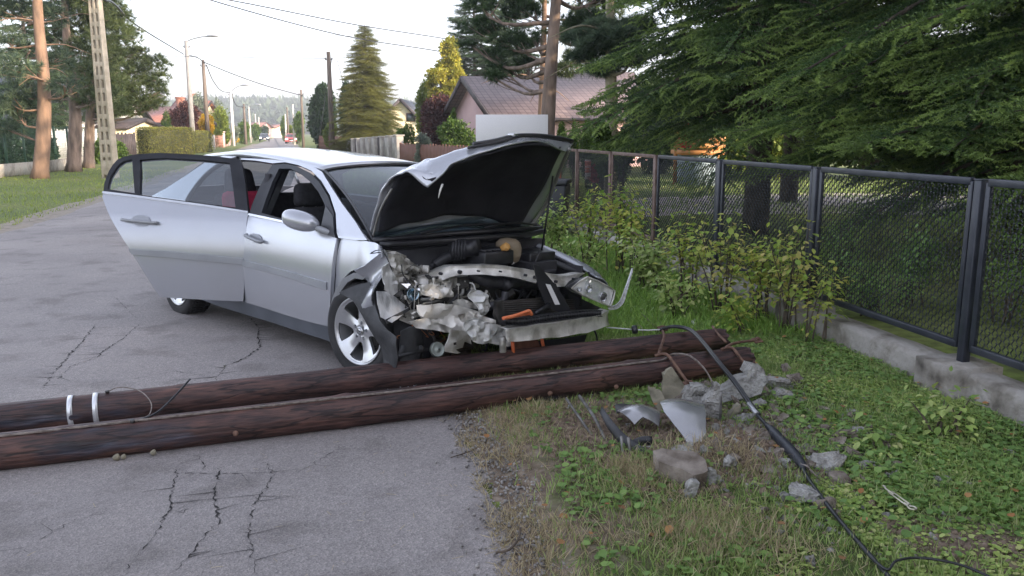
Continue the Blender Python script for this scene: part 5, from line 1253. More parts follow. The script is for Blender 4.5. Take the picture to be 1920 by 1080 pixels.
panel('window_frame', dzs(fo), dfn(.004), M_['frameblk'], rdo, .04, .04, holes=[dzs(fg), dzs(fq)], flip=True)
panel('window_glass', dzs(fg), dfn(-.012), M_['darkglass'], rdo, .12, 0, flip=True)
panel('quarter_glass', dzs(fq), dfn(-.012), M_['winglass'], rdo, .12, 0, flip=True)
panel('belt_line', dzs([(194, 358), (240, 363.5), (330, 375.5), (400, 385), (466, 395.5), (466, 399), (400, 389), (330, 379.5), (240, 367.5), (193, 362)]), dfn(.012), M_['chrome'], rdo, .05, .01, flip=True)
panel('rub_strip', dzs([(244, 466), (320, 471), (400, 478), (459, 484.5), (459, 495.5), (400, 489.5), (320, 482), (250, 476.5)]), dfn(.026), M_['trim'], rdo, .05, .018, flip=True)
hp = dzs([(233, 411), (297, 417)]); door_handle(rdo, lambda d, z, o=0: D_(d, z, .012+o), (hp[0], hp[1]), M_['trim'])
panel('handle_recess', round_poly(dzs([(250, 405), (270, 402), (284, 408), (282, 422), (262, 425), (250, 418)])), dfn(.0165), bpy.data.materials['recess_shadow_paint'], rdo, .03, .003, flip=True)
MB().box(D_(.44, .65, -.07), (.72, .03, .50), rz=math.atan2(DD[1], DD[0])).build('door_card', M_['interior'], rdo, bevel=.02)
for z in (.45, .8): MB().beam(D_(.0, z, -.03), D_(-.05, z, -.08)+np.array([0, .03, 0]), .06, .05).build('hinge', M_['galv'], rdo)
# ---- wheels
def wheel_objs():
    w = thing('wheel', None, None)
    rot = np.array(Matrix.Rotation(R_(-90), 3, 'X'))     # axis -> y ; outer face towards -y
    MB().lathe([(.222, -.095), (.245, -.105), (.285, -.108), (.310, -.098), (.3195, -.075), (.321, 0), (.3195, .075), (.31, .098), (.285, .108), (.222, .10)], 56, R=rot).build('tyre', M_['rubber'], w, True)
    tb = MB()
    for k in range(56):
        a = 2*math.pi*k/56
        for yy, sk in ((-.06, .02), (0, -.02), (.06, .02)):
            tb.beam((.3215*math.cos(a), yy-.024, .3215*math.sin(a)), (.3215*math.cos(a+sk), yy+.024, .3215*math.sin(a+sk)), .012, .008, up=(math.cos(a), 0, math.sin(a)))
    tb.build('tread_blocks', M_['rubber'], w)
    r = MB().lathe([(.226, .098), (.222, .10), (.205, .09), (.2, .02), (.205, -.07), (.212, -.085), (.226, -.100), (.231, -.104), (.226, -.108), (.215, -.098)], 56, R=rot).build('rim', M_['rim'], w, True)
    out = [(.214*math.cos(a), .214*math.sin(a)) for a in np.linspace(0, 2*math.pi, 60, endpoint=False)]
    holes = []
    for k in range(5):
        c0 = math.pi/2+2*math.pi*(k+.5)/5; h_ = []
        for rr, da in ((.085, -.16), (.13, -.30), (.195, -.335), (.203, -.2), (.206, 0), (.203, .2), (.195, .335), (.13, .30), (.085, .16), (.078, 0)): h_.append((rr*math.cos(c0+da), rr*math.sin(c0+da)))
        holes.append(h_)
        hl = math.pi/2+2*math.pi*k/5; holes.append([(.056*math.cos(hl)+.0125*math.cos(t), .056*math.sin(hl)+.0125*math.sin(t)) for t in np.linspace(0, 2*math.pi, 10, endpoint=False)])
    def dish(u, v):
        q = math.hypot(u, v); a = math.atan2(v, u)-math.pi/2; ridge = math.cos(a*5)*.006*min(1, q/.1); return (u, -.085+.035*math.exp(-((q-.10)/.07)**2)*.4+(.012 if q < .03 else 0)+.03*max(0, (q-.15)/.06)*-.5-ridge, v)
    panel('spokes', out, dish, M_['rim'], r, .016, .028, holes=holes, ang=40, off=-1)
    MB().lathe([(0, -.02), (.13, -.02), (.135, -.005), (.135, .005), (0, .01)], 32, R=rot).build('brake_disc', M_['darkmetal'], w)
    MB().lathe([(0, -.088), (.03, -.088), (.031, -.080), (.0, -.07)], 24, R=rot).build('hub_cap', M_['rim'], r)
    em = MB().tube([(.021*math.cos(t), -.0905, .021*math.sin(t)) for t in np.linspace(0, 2*math.pi, 25)], .0016, 5); em.add([(-.022, -.091, -.004), (.004, -.091, .001), (.002, -.091, -.006), (.022, -.091, .004), (-.004, -.091, -.001), (-.002, -.091, .006)], [[0, 1, 5], [3, 4, 2]]).build('emblem', M_['blacktrim'], r)
    MB().lathe([(.21, .10), (.0, .095)], 40, R=rot).build('inner_rim', M_['darkmetal'], r)
    return w
wh = wheel_objs(); wh.parent = car; wh.location = (.015, .11, .315); wh.rotation_euler = (0, R_(8), R_(7))
for loc, rz in (((-2.76, .12, .305), 0), ((.0, 1.62, .36), math.pi+.1), ((-2.7, 1.68, .34), math.pi)):
    w2 = copy_tree(wh, car); w2.location = loc; w2.rotation_euler = (0, R_(33), rz)
# ---- bonnet
def bonnet():
    H0 = [X_(690, 447, 0), X_(760, 432, .07), X_(830, 421, .09), X_(900, 426, .07), X_(969, 446, 0)]
    H1 = [X_(705, 395, .10), X_(775, 375, .20)+[-.03, 0, .02], X_(850, 355, .24)+[-.04, 0, .03], X_(930, 350, .22)+[-.03, 0, .02], X_(1012, 398, .12)]
    H2 = [X_(724, 342, .22), X_(785, 322, .36), X_(868, 300, .42), X_(950, 290, .44), X_(1046, 335, .32)]
    H3 = [X_(757, 328, .48), X_(830, 294, .56), X_(905, 273, .60), X_(985, 261, .60), X_(1074, 273, .52)]
    H4 = [X_(802, 352, .60), X_(856, 306, .68), X_(920, 283, .71), X_(1000, 266, .70), X_(1058, 285, .60)]
    rows = [np.array(r) for r in (H0, H1, H2, H3, H4)]; A = np.array(rows)
    def cr(P4, t):
        a, b, c, d = P4; return .5*((2*b)+(c-a)*t+(2*a-5*b+4*c-d)*t*t+(3*b-a-3*c+d)*t**3)
    def interp_row(R, u):
        k = len(R)-1; x = min(u*k, k-1e-6); i = int(x); t = x-i; g = lambda j: R[j] if 0 <= j <= k else (2*R[0]-R[1] if j < 0 else 2*R[k]-R[k-1])
        return cr((g(i-1), g(i), g(i+1), g(i+2)), t)
    def surf(u, v):
        R = [interp_row(r, u) for r in A]; return interp_row(R, v)
    nu, nv = 60, 44; V = []
    for j in range(nv+1):
        for i in range(nu+1):
            u, v = i/nu, j/nv; p = surf(u, v)
            k = math.exp(-((u-.12)/.17)**2)*min(1, v*1.6)+.25*math.exp(-((v-.9)/.15)**2)
            d = (noise2(u*9, v*6, 31, 3)-.5)*.10+(abs(noise2(u*5+3, v*5, 37, 1)-.5)-.2)*.10
            n_ = np.array([-.45, -.1, .75]); edge = min(1, (1-v)*6+.35) if v > .75 else 1
            V.append(p+n_*d*k*.95*edge*min(1, v*5))
    k = nu+1; F = [[j*k+i, j*k+i+1, (j+1)*k+i+1, (j+1)*k+i] for j in range(nv) for i in range(nu)]
    o = npmesh('bonnet', V, [np.array(F)], [M_['paint'], M_['bonnetedge']], car, True); shade_auto(o, 24)
    md = o.modifiers.new('s', 'SOLIDIFY'); md.thickness = .012; md.offset = -1
    # insulation sheet under it
    A2 = np.array(V).reshape(nv+1, nu+1, 3); V2 = []; n2u, n2v = 40, 30
    for j in range(n2v+1):
        for i in range(n2u+1):
            u = .045+.90*i/n2u; v = .07+.86*j/n2v
            if v > .80: v = .80+(v-.80)*(1.0+.25*math.sin(u*3))
            ii, jj = u*nu, min(v, .985)*nv; a, b = int(ii), int(jj); p = A2[min(b, nv), min(a, nu)]*(1-(ii-a))+A2[min(b, nv), min(a+1, nu)]*(ii-a)
            rim_ = min(i, n2u-i, j, n2v-j); p = p+np.array([.55, -.05, -.55])*(.045 if rim_ > 0 else .02)+np.array([.5, 0, -.5])*.012*math.sin(u*22)*math.sin(v*17); V2.append(p)
    k = n2u+1; F2 = [[j*k+i, (j+1)*k+i, (j+1)*k+i+1, j*k+i+1] for j in range(n2v) for i in range(n2u)]
    q = npmesh('bonnet_insulation', V2, [np.array(F2)], M_['insul'], o, True); md = q.modifiers.new('s', 'SOLIDIFY'); md.thickness = .008
    # inner frame ridges and dangling strip
    g = lambda u, v, o_=.055: A2[int(v*nv), int(u*nu)]+np.array([.6, -.05, -.6])*o_
    fr = MB(); fr.tube(smoothpath([g(.02, .04), g(.25, .03), g(.5, .03), g(.75, .03), g(.98, .04)], 4), .010, 6); fr.tube(smoothpath([g(.985, .03), g(.985, .3), g(.98, .6), g(.97, .85)], 4), .014, 6); fr.tube(smoothpath([g(.015, .04), g(.012, .3), g(.02, .5)], 4), .007, 6)
    fr.build('bonnet_frame', M_['bonnetedge'], o, True)
    MB().tube(smoothpath([X_(830, 345, .66), X_(826, 356, .66), X_(822, 372, .65)], 3), [.006, .008, .006, .007, .005, .004, .002], 5).build('torn_strip', M_['primer'], o)
    gr = MB(); gr.tube(smoothpath([A2[int(.80*nv), int(u*nu)]+np.array([.02, 0, .022]) for u in (.42, .55, .68, .8, .92, .99)], 4), .016, 6); gr.tube(smoothpath([A2[int(.86*nv), int(u*nu)]+np.array([.02, 0, .02]) for u in (.38, .55, .68)], 4), .009, 6)
    gr.build('grille_bar', M_['blacktrim'], o, True)
    MB().box(A2[int(.84*nv), int(.66*nu)]+np.array([.02, 0, .03]), (.05, .07, .02), rz=.3).build('grille_badge', M_['chrome'], o, bevel=.008)
    MB().tube([X_(1037, 330, .40), X_(1015, 474, .38)], .0075, 7).build('prop_rod', M_['blacktrim'], car)
M_['bonnetedge'] = mat('bonnet_underside_paint', (.20, .195, .18), (.34, .33, .31), 6, .5, .4)
bonnet()
# ---- engine bay
eb = MB(); eb.box((.38, 1.0, .34), (.46, .9, .03)); eb.box((.36, 1.56, .55), (.6, .03, .30)); eb.build('engine_bay', M_['interior'], car)
def yz(pts, x): return [tuple(X_(px, py, x)[[1, 2]]) for px, py in pts]
def shard(name, pts, x, m, amp=.02, freq=12, seed=1, gy=0., gz=0., th=.004, step=.03, ang=25, curve=0, parent=None, holes=()):
    pl = yz(pts, x); c = np.mean(pl, 0); ck_ = crinkle(amp, freq, seed)
    return panel(name, pl, lambda y, z: (x+gy*(y-c[0])+gz*(z-c[1])+ck_(y, z)+curve*((y-c[0])**2+(z-c[1])**2), y, z), m, parent or car, step, th, ang=ang, smooth=True, holes=[yz(h_, x) for h_ in holes])
def tubep(name, pts, r, m, n=8, parent=None, k=5):
    return MB().tube(smoothpath([X_(*p) for p in pts], k), r, n).build(name, m, parent or car, True)
def ribbon(name, top, bot, m, depth=.05, parent=None, bev=.004, amp=0, seed=0, k=3):
    """top/bot lists of (px,py,x): a bent pressed channel with flanges"""
    T = smoothpath([X_(*p) for p in top], k); B = smoothpath([X_(*p) for p in bot], k); V = []; rg = np.random.default_rng(seed)
    for t, b in zip(T, B):
        j = rg.normal(size=3)*amp; t = Vector(t)+Vector(j); b = Vector(b)+Vector(rg.normal(size=3)*amp); m1 = t.lerp(b, .3)+Vector((-.012, 0, 0)); m2 = t.lerp(b, .7)+Vector((-.012, 0, 0))
        V += [t+Vector((-depth, 0, .004)), t, m1, m2, b, b+Vector((-depth, 0, -.004))]
    F = [[i*6+q, i*6+q+1, (i+1)*6+q+1, (i+1)*6+q] for i in range(len(T)-1) for q in range(5)]
    o = MB().add([tuple(v) for v in V], F).build(name, m, parent or car); shade_auto(o, 30); md = o.modifiers.new('s', 'SOLIDIFY'); md.thickness = .004; return o
# radiator cross member
rs = ribbon('radiator_support', [(784, 519, .30), (812, 512, .36), (844, 500, .44), (880, 499, .52), (917, 498, .58), (960, 501, .63), (1010, 509, .66), (1055, 517, .68), (1097, 511, .68)],
       [(782, 533, .30), (815, 531, .37), (845, 520, .46), (880, 515, .54), (917, 516, .60), (958, 520, .65), (1005, 531, .68), (1040, 538, .70), (1072, 536, .70)], M_['primer'], .06, amp=.002)
for px, py, x, r in ((800, 517, .345, .007), (826, 513, .41, .010), (862, 510, .50, .013), (897, 508, .57, .006), (938, 509, .625, .006), (985, 516, .655, .009), (1003, 520, .665, .012), (1042, 528, .69, .010), (1075, 523, .69, .008)):
    c = X_(px, py, x+.012); MB().lathe([(0, .012), (r, .012), (r, -.01)], 12, c, R=np.array(Matrix.Rotation(R_(90), 3, 'Y'))).build('pressed_hole', M_['interior'], rs)
# headlamp on the left
def headlamp():
    q = [(1070, 540), (1085, 527), (1099, 519), (1120, 527), (1142, 539), (1151, 545), (1148, 560), (1142, 574), (1120, 565), (1090, 553)]
    hl_ = shard('headlamp', q, .80, M_['headrefl'], 0, 1, 1, gy=0, th=.0, step=.03, ang=60)
    hl_.location = (0, 0, 0)
    shard('lens', q, .82, M_['lensglass'], 0, 1, 1, gy=0, th=.0, step=.03, ang=60, curve=-1.4, parent=hl_)
    pl = [X_(px, py, .80) for px, py in q]; c = sum(pl)/len(pl)
    loop = [p+np.array([.01, 0, 0]) for p in pl]
    MB().tube([Vector(p) for p in loop+[loop[0]]], .007, 6).build('housing', M_['primer'], hl_, True)
    back = [p+np.array([-.16, 0, 0]) for p in loop]; n = len(loop); MB().add([tuple(p) for p in loop+[c+(p-c)*.8 for p in back]], [[i, (i+1) % n, n+(i+1) % n, n+i] for i in range(n)]).build('housing_shell', M_['dullplastic'], hl_)
    for (px, py, r) in ((1128, 556, .036), (1101, 541, .030), (1083, 542, .018)):
        k = X_(px, py, .80);  rt = np.array(Matrix.Rotation(R_(90), 3, 'Y')); b = MB()
        b.lathe([(r, .016), (r*.98, .024), (r*.9, .016), (r*.75, -.005+.01), (r*.3, .004), (0, .003)], 24, k, R=rt); b.build('reflector', M_['chrome'], hl_, True)
    kk = X_(1128, 556, .81); MB().lathe([(0, .034), (.012, .032), (.022, .024), (.026, .012)], 20, kk, R=np.array(Matrix.Rotation(R_(90), 3, 'Y'))).build('projector', M_['darkmetal'], hl_, True)
M_['headrefl'] = mat('headlamp_reflector', (.72, .72, .72), (.92, .92, .91), 16, .22, .1, lo=.4, hi=.6)
headlamp()
# piece of the bumper skin flaring out at the left corner
ribbon('torn_bumper_skin', [(1143, 575, .74), (1154, 573, .72), (1164, 563, .68), (1172, 543, .62), (1179, 526, .58), (1187, 503, .54)], [(1143, 581, .74), (1158, 579, .72), (1170, 567, .68), (1176, 546, .62), (1181, 528, .58), (1187.5, 505, .54)], M_['scuffed'], .006)
shard('wing_liner_edge', [(1103, 509), (1118, 516), (1136, 532), (1151, 548), (1135, 545), (1118, 530), (1104, 520)], .70, M_['interior'], .005, 8, 3)
# bumper beam
bmp = ribbon('bumper_beam', [(949, 617, .90), (975, 614, .91), (1010, 609, .915), (1050, 604, .91), (1090, 598, .90), (1120, 592, .87), (1143, 582, .83)],
       [(952, 641, .90), (975, 640, .91), (1010, 637, .915), (1050, 632, .91), (1090, 626, .90), (1120, 619, .87), (1143, 610, .83)], M_['primer'], .08, amp=.003)
def absorber():
    b = MB(); pts = [(948, 603, .88), (985, 603, .90), (1025, 597, .90), (1065, 592, .90), (1103, 588, .88), (1130, 588, .86)]; q = smoothpath([X_(*p) for p in pts], 6)
    for i in range(len(q)-1):
        a, c = q[i], q[i+1]; hh = .044
        for k in (-.5, .5): b.beam(a+Vector((-.02, 0, hh*k)), c+Vector((-.02, 0, hh*k)), .04, .005)
        b.beam(a+Vector((-.04, 0, 0)), c+Vector((-.04, 0, 0)), .004, hh)
        b.box(a+Vector((-.02, 0, 0)), (.04, .004, hh)); b.box((a+c)/2+Vector((-.02, 0, 0)), (.036, .003, hh*(.8 if i % 3 else .5)))
    b.build('bumper_absorber', M_['blacktrim'], car)
absorber()
# radiator
rd_ = shard('radiator', [(942, 566), (980, 562), (1030, 558), (1072, 562), (1082, 590), (1040, 597), (985, 601), (946, 603)], .70, M_['radiator'], .004, 3, 2, step=.05, th=.03)
for i in range(9):
    a = X_(944+i*.3, 567+i*4.1, .722); b_ = X_(1074+i*1, 562+i*3.5, .722); MB().beam(a, b_, .004, .004).build('radiator_tube', M_['darkmetal'], rd_)
shard('radiator_end_tank', [(932, 566), (944, 563), (948, 606), (938, 612), (930, 590)], .72, M_['darkmetal'], .006, 14, 5, th=.03)
shard('dark_cowl_left', [(1064, 548), (1090, 560), (1128, 578), (1138, 586), (1120, 590), (1080, 596), (1070, 570)], .66, M_['interior'], .012, 12, 9)
shard('lower_shield', [(950, 636), (1000, 640), (1060, 634), (1100, 627), (1095, 645), (1040, 660), (985, 668), (945, 672)], .74, M_['interior'], .01, 6, 10)
shard('orange_panel', [(958, 640), (1008, 637), (1016, 658), (962, 664)], .80, M_['brown_wood'], .004, 4, 11)
for a, b_ in (((961, 640, .82), (963, 666, .82)), ((1016, 636, .82), (1020, 655, .82))): MB().beam(X_(*a), X_(*b_), .012, .022, up=(1, 0, 0)).build('orange_bracket', M_['orange'], car)
MB().tube([X_(942, 632, .84), X_(943, 660, .84)], .022, 12).build('tow_socket', M_['primer'], car, True)
# black plastic panel standing over the radiator, white label
lp = shard('fan_shroud_panel', [(1013, 497), (1020, 500), (1043, 540), (1060, 588), (1055, 590), (1030, 578), (1020, 545)], .78, M_['blacktrim'], .003, 5, 12, gy=.5, th=.018)
shard('label_sticker', [(1028, 533), (1034, 534), (1045, 570), (1039, 571)], .812, M_['white'], 0, 1, 1, gy=.5, th=.001, parent=lp)
MB().beam(X_(1004, 588, .80), X_(1030, 572, .78), .02, .03).build('shroud_leg', M_['blacktrim'], lp)
# orange plastic strip
MB().tube(smoothpath([X_(943, 597, .93), X_(965, 592, .93), X_(985, 585, .92), X_(993, 583, .92), X_(997, 591, .92)], 3), .011, 6).build('orange_strip', M_['orange'], car, True)
shard('torn_orange_piece', [(948, 594), (990, 584), (996, 590), (975, 594), (950, 600)], .91, M_['orange'], .01, 20, 3)
# expansion tank
def tank():
    c = X_(954, 470, .42); b = MB(); n = 20; V = []
    for z, r, s in ((-.085, .045, .8), (-.075, .062, .9), (-.03, .075, 1), (.02, .082, 1), (.06, .078, .95), (.085, .055, .85), (.092, .02, .6)):
        V += [(c[0]+r*.9*math.copysign(abs(math.cos(a))**.7, math.cos(a)), c[1]+r*1.15*s*math.copysign(abs(math.sin(a))**.7, math.sin(a))-.02*z*8, c[2]+z) for a in np.linspace(0, 2*math.pi, n, endpoint=False)]
    t = b.add(V, [[i*n+j, i*n+(j+1) % n, (i+1)*n+(j+1) % n, (i+1)*n+j] for i in range(6) for j in range(n)]+[list(range(n))[::-1], [6*n+j for j in range(n)]]).build('coolant_tank', M_['tank'], car, True)
    k = X_(947, 464, .52); MB().lathe([(0, .03), (.024, .03), (.030, .022), (.030, -.02)], 6, k, R=np.array(Matrix.Rotation(R_(62), 3, 'Y'))).build('cap', mat('orange_cap', (.55, .28, .07), (.65, .36, .12), 6, .5), t, bevel=.003)
tank()
shard('label_sticker', [(941, 481), (948, 481), (965, 493), (960, 496), (946, 489)], .50, M_['white'], .004, 30, 4, th=.001)
# air filter housing, hoses
def airbox():
    b = MB().box((.42, .82, .80), (.24, .28, .10)); o = b.build('air_filter_box', M_['blacktrim'], car, bevel=.012); r = MB()
    for k in range(6): r.box((.42, .71+.045*k, .856), (.2, .012, .012))
    r.build('box_rib', M_['blacktrim'], o)
    c = X_(872, 466, .32); e = X_(889, 463, .42); V = MB().tube([X_(843, 473, .28), X_(861, 468, .32), X_(880, 465, .40), X_(897, 463, .46)], [.055, .062, .060, .060], 20); V.build('intake_duct', M_['blacktrim'], o, True)
    g = MB()
    for k in range(5): q = Vector(X_(850+k*5.5, 470-k*.8, .30+.018*k)); g.tube([q-Vector((.006, .006, 0)), q+Vector((.006, .006, 0))], [.072, .072], 20, caps=True)
    g.build('duct_ring', M_['hose'], o)
airbox()
tubep('air_hose', [(815, 497, .22), (828, 487, .24), (845, 480, .27), (858, 474, .31)], [.035]*16, M_['hose'], 12)
tubep('coolant_hose', [(880, 512, .44), (905, 524, .50), (925, 530, .52), (940, 531, .53)], .042, M_['hose'], 14)
tubep('coolant_hose', [(947, 534, .58), (970, 529, .55), (1000, 532, .52), (1030, 536, .48)], .040, M_['hose'], 14)
tubep('coolant_hose', [(948, 547, .62), (944, 562, .62), (930, 570, .62), (918, 575, .62)], .026, M_['hose'], 12)
tubep('coolant_hose', [(800, 505, .16), (812, 497, .2), (823, 500, .2), (826, 515, .25)], .022, M_['hose'], 10)
tubep('alloy_pipe', [(788, 562, .36), (805, 560, .38), (820, 550, .40), (850, 552, .42), (866, 551, .43), (868, 540, .43)], .012, M_['alu'], 9)
tubep('alloy_pipe', [(740, 470, .05), (765, 474, .06), (779, 482, .08), (783, 492, .12)], .012, M_['alu'], 9)
tubep('alloy_pipe', [(790, 570, .40), (815, 566, .40), (838, 561, .40)], .009, M_['rawmetal'], 8)
tubep('thin_pipe', [(880, 530, .50), (888, 534, .52), (893, 550, .54)], .006, M_['alu'], 6)
rg_ = np.random.default_rng(77)
# engine block and ancillaries: castings behind the torn metal
def casting(name, c, d, m, seed, parent=None, n=26):
    rg = np.random.default_rng(seed); b = MB(); c = np.array(c); d = np.array(d)
    b.box(c, d*.8)
    for k in range(n):
        p = c+rg.uniform(-.5, .5, 3)*d; s = d*rg.uniform(.10, .32, 3)
        if k % 3 == 0: b.tube([p-np.array([0, s[1]*.6, 0]), p+np.array([0, s[1]*.6, 0])], float(min(s)*.45+.008), 10)
        else: b.box(p, s, rz=rg.normal()*.4, rx=rg.normal()*.4, ry=rg.normal()*.3)
    return b.build(name, m, parent or car, bevel=.004)
casting('engine_block', (.34, .78, .56), (.22, .62, .30), M_['darkmetal'], 5)
casting('engine_head', (.36, .60, .62), (.16, .34, .16), M_['rawmetal'], 6, n=18)
casting('battery_tray', (.42, 1.28, .70), (.30, .34, .10), M_['interior'], 7, n=12)
MB().box((.35, 1.33, .75), (.26, .28, .10)).build('battery_cover', M_['blacktrim'], car, bevel=.012)
MB().beam(X_(985, 470, .2), X_(1090, 512, .64), .06, .03).build('inner_wing_rail', M_['dullplastic'], car)
MB().tube(smoothpath([X_(975, 455, .12), X_(1010, 470, .25), X_(1060, 492, .48), X_(1098, 509, .64)], 4), .014, 6).build('bonnet_seal_strip', M_['blacktrim'], car, True)
# mangled metal, right front
S = shard
S('crushed_inner_wing', [(722, 470), (745, 472), (762, 480), (783, 500), (790, 520), (782, 540), (760, 546), (738, 540), (722, 525), (716, 500)], .24, M_['rawmetal'], .055, 16, 31, th=.004, step=.02)
S('crushed_headlamp_bracket', [(728, 478), (748, 474), (758, 488), (770, 498), (760, 512), (738, 506), (726, 492)], .34, M_['rawmetal'], .04, 22, 32, step=.018)
S('bent_bracket', [(730, 520), (752, 512), (776, 522), (788, 533), (765, 545), (742, 540)], .36, M_['rawmetal'], .035, 20, 33, step=.018)
S('flattened_wing_piece', [(716, 548), (735, 549), (750, 560), (767, 578), (745, 592), (727, 603), (712, 594), (712, 570)], .40, M_['scuffed'], .022, 11, 34, gz=-.5, step=.025, ang=30)
S('fender_edge_strip', [(722, 600), (768, 577), (768, 582), (726, 608)], .43, M_['dullplastic'], .004, 9, 35, step=.02)
S('crushed_bracket', [(760, 585), (790, 578), (812, 580), (806, 596), (790, 606), (768, 608), (750, 600)], .36, M_['primer'], .03, 18, 36, step=.018)
lr = S('crushed_chassis_rail', [(806, 578), (835, 571), (868, 574), (893, 583), (900, 600), (925, 607), (948, 618), (951, 640), (930, 644), (900, 640), (880, 636), (862, 622), (845, 612), (820, 604), (806, 596)], .66, M_['primer'], .035, 13, 37, gy=.35, step=.02)
S('crumpled_beam_end', [(872, 602), (895, 598), (920, 606), (948, 617), (945, 628), (950, 642), (925, 641), (905, 646), (885, 640), (876, 622)], .84, M_['alu'], .03, 26, 38, step=.016, holes=[[(920, 622), (924, 620), (928, 623), (926, 628), (921, 627)]])
S('crumpled_side_member', [(770, 604), (800, 596), (840, 604), (866, 616), (850, 626), (812, 618), (784, 616)], .58, M_['primer'], .03, 19, 51, step=.018)
S('folded_wing_edge', [(716, 500), (728, 492), (742, 520), (748, 548), (734, 556), (720, 540)], .42, M_['scuffed'], .03, 20, 52, step=.018)
S('crumpled_inner_panel', [(786, 536), (812, 532), (842, 540), (850, 556), (820, 560), (790, 552)], .52, M_['primer'], .035, 22, 53, step=.016)
S('bent_slam_panel', [(860, 590), (884, 584), (905, 592), (930, 600), (926, 612), (896, 608), (868, 604)], .74, M_['primer'], .03, 24, 54, step=.016)
S('torn_rail_bracket', [(842, 618), (868, 620), (884, 628), (886, 646), (872, 640), (868, 652), (856, 656), (866, 662), (860, 664), (836, 660), (834, 650), (840, 636)], .74, M_['primer'], .014, 15, 39, step=.018, holes=[[(849, 642), (855, 641), (856, 647), (850, 648)]])
S('torn_plate', [(884, 545), (905, 545), (926, 565), (922, 580), (912, 592), (898, 596), (893, 575), (886, 560)], .70, M_['alu'], .05, 20, 40, step=.018)
S('torn_plate', [(846, 565), (870, 560), (892, 570), (896, 580), (870, 576), (850, 574)], .55, M_['primer'], .03, 18, 41, step=.018)
S('torn_plate', [(820, 548), (840, 540), (858, 545), (866, 562), (842, 568), (824, 562)], .46, M_['darkmetal'], .03, 18, 42, step=.018)
S('hanging_bracket', [(806, 526), (830, 522), (842, 528), (836, 542), (818, 548), (808, 540)], .42, M_['rawmetal'], .04, 24, 43, step=.016)
# small debris: bolts, clips, cables all over the torn corner
def clutter(n, box, seed, m, name, s=(.012, .05)):
    rg = np.random.default_rng(seed); b = MB(); last = None
    for px in sorted(rg.uniform(box[0], box[1], n)):
        py = rg.uniform(box[2], box[3]); x = rg.uniform(box[4], box[5]); p = X_(px, py, x); d = rg.uniform(s[0], s[1], 3)
        b.box(p, d*[1, 1, .6], rz=rg.uniform(0, 3), rx=rg.uniform(0, 3))
        if last is not None: b.tube([last, (Vector(last)+Vector(p))/2+Vector((0, 0, .02)), p], .003, 5)
        last = p
    b.build(name, m, car, bevel=.002)
clutter(46, (725, 800, 500, 585, .18, .34), 1, M_['rawmetal'], 'torn_fittings')
clutter(40, (735, 860, 520, 600, .22, .40), 2, M_['darkmetal'], 'dark_fittings')
clutter(26, (760, 930, 520, 600, .35, .55), 3, M_['primer'], 'light_fittings', (.008, .035))
clutter(24, (860, 1060, 520, 565, .35, .5), 4, M_['interior'], 'black_fittings', (.02, .07))
def wires(n, box, seed, m, name, r=.0035, L=.25):
    rg = np.random.default_rng(seed); b = MB()
    for i in range(n):
        p = Vector(X_(rg.uniform(box[0], box[1]), rg.uniform(box[2], box[3]), rg.uniform(box[4], box[5]))); q = [p]
        for k in range(4): q.append(q[-1]+Vector(rg.normal(size=3))*L*.3+Vector((0, 0, -.02)))
        b.tube(smoothpath(q, 4), r, 5)
    b.build(name, m, car, True)
wires(16, (740, 860, 500, 600, .2, .4), 5, M_['blacktrim'], 'wiring_loom'); wires(6, (770, 850, 590, 620, .35, .45), 6, mat('copper_wire', (.45, .16, .06), (.5, .2, .08), 9, .5), 'copper_wires', .0025, .18)
wires(12, (860, 1060, 510, 570, .3, .5), 7, M_['hose'], 'engine_hoses', .008, .22)
# smashed projector bulb unit
def bulb():
    c = X_(772, 552, .42); o = MB().lathe([(.036, .02), (.042, .03), (.038, .034), (.03, .0), (.012, -.03), (0, -.035)], 24, c, R=np.array(Matrix.Rotation(R_(80), 3, 'Y'))@np.array(Matrix.Rotation(R_(20), 3, 'X'))).build('smashed_projector', mat('blue_tinted_reflector', (.18, .30, .38), (.60, .70, .76), 30, .12, .9), car, True)
    rg = np.random.default_rng(4); b = MB()
    for i in range(26): p = c+rg.normal(size=3)*[.03, .05, .035]+[0, .0, .02]; e = rg.normal(size=(3, 3))*.016; b.add([p+e[0], p+e[1], p+e[2]], [[0, 1, 2]])
    b.build('glass_shard', M_['chrome'], o)
bulb()
pc = X_(819, 655, .50); po = MB().lathe([(0, .02), (.010, .02), (.012, .012), (.04, .012), (.043, .02), (.047, .02), (.049, .01), (.049, -.012), (0, -.012)], 32, pc, R=np.array(Matrix.Rotation(R_(78), 3, 'Y'))@np.array(Matrix.Rotation(R_(10), 3, 'X'))).build('pulley', mat('pale_green_grey_metal', (.34, .38, .35), (.42, .46, .43), 8, .5, .3), car, True)
MB().lathe([(0, .024), (.006, .024), (.006, .01)], 10, pc, R=np.array(Matrix.Rotation(R_(78), 3, 'Y'))).build('bolt', M_['darkmetal'], po)
tubep('wire', [(805, 610, .46), (803, 625, .47), (812, 632, .48), (815, 645, .49)], .004, M_['darkmetal'], 6)
tubep('black_loop', [(1106, 620, .80), (1113, 618, .80), (1118, 628, .80), (1120, 640, .80)], .007, M_['cable'], 6)
# red padded child seat on the rear bench
def childseat():
    w = lambda l: Vector(CM@np.array(l))+CO
    root = thing('child_seat', 'raspberry red and black padded child seat inside the open rear door', 'child seat', w((-2.06, .40, .56)), CR)
    MB().box((0, 0, .05), (.42, .40, .12), ry=-.05).build('cushion', M_['redfab'], root, bevel=.04)
    MB().box((-.12, 0, .32), (.12, .42, .50), ry=-.22, taper=.9).build('backrest', M_['redfab'], root, bevel=.05)
    MB().box((-.22, 0, .64), (.12, .30, .24), ry=-.2, taper=.8).build('headrest', M_['seat'], root, bevel=.05)
childseat()
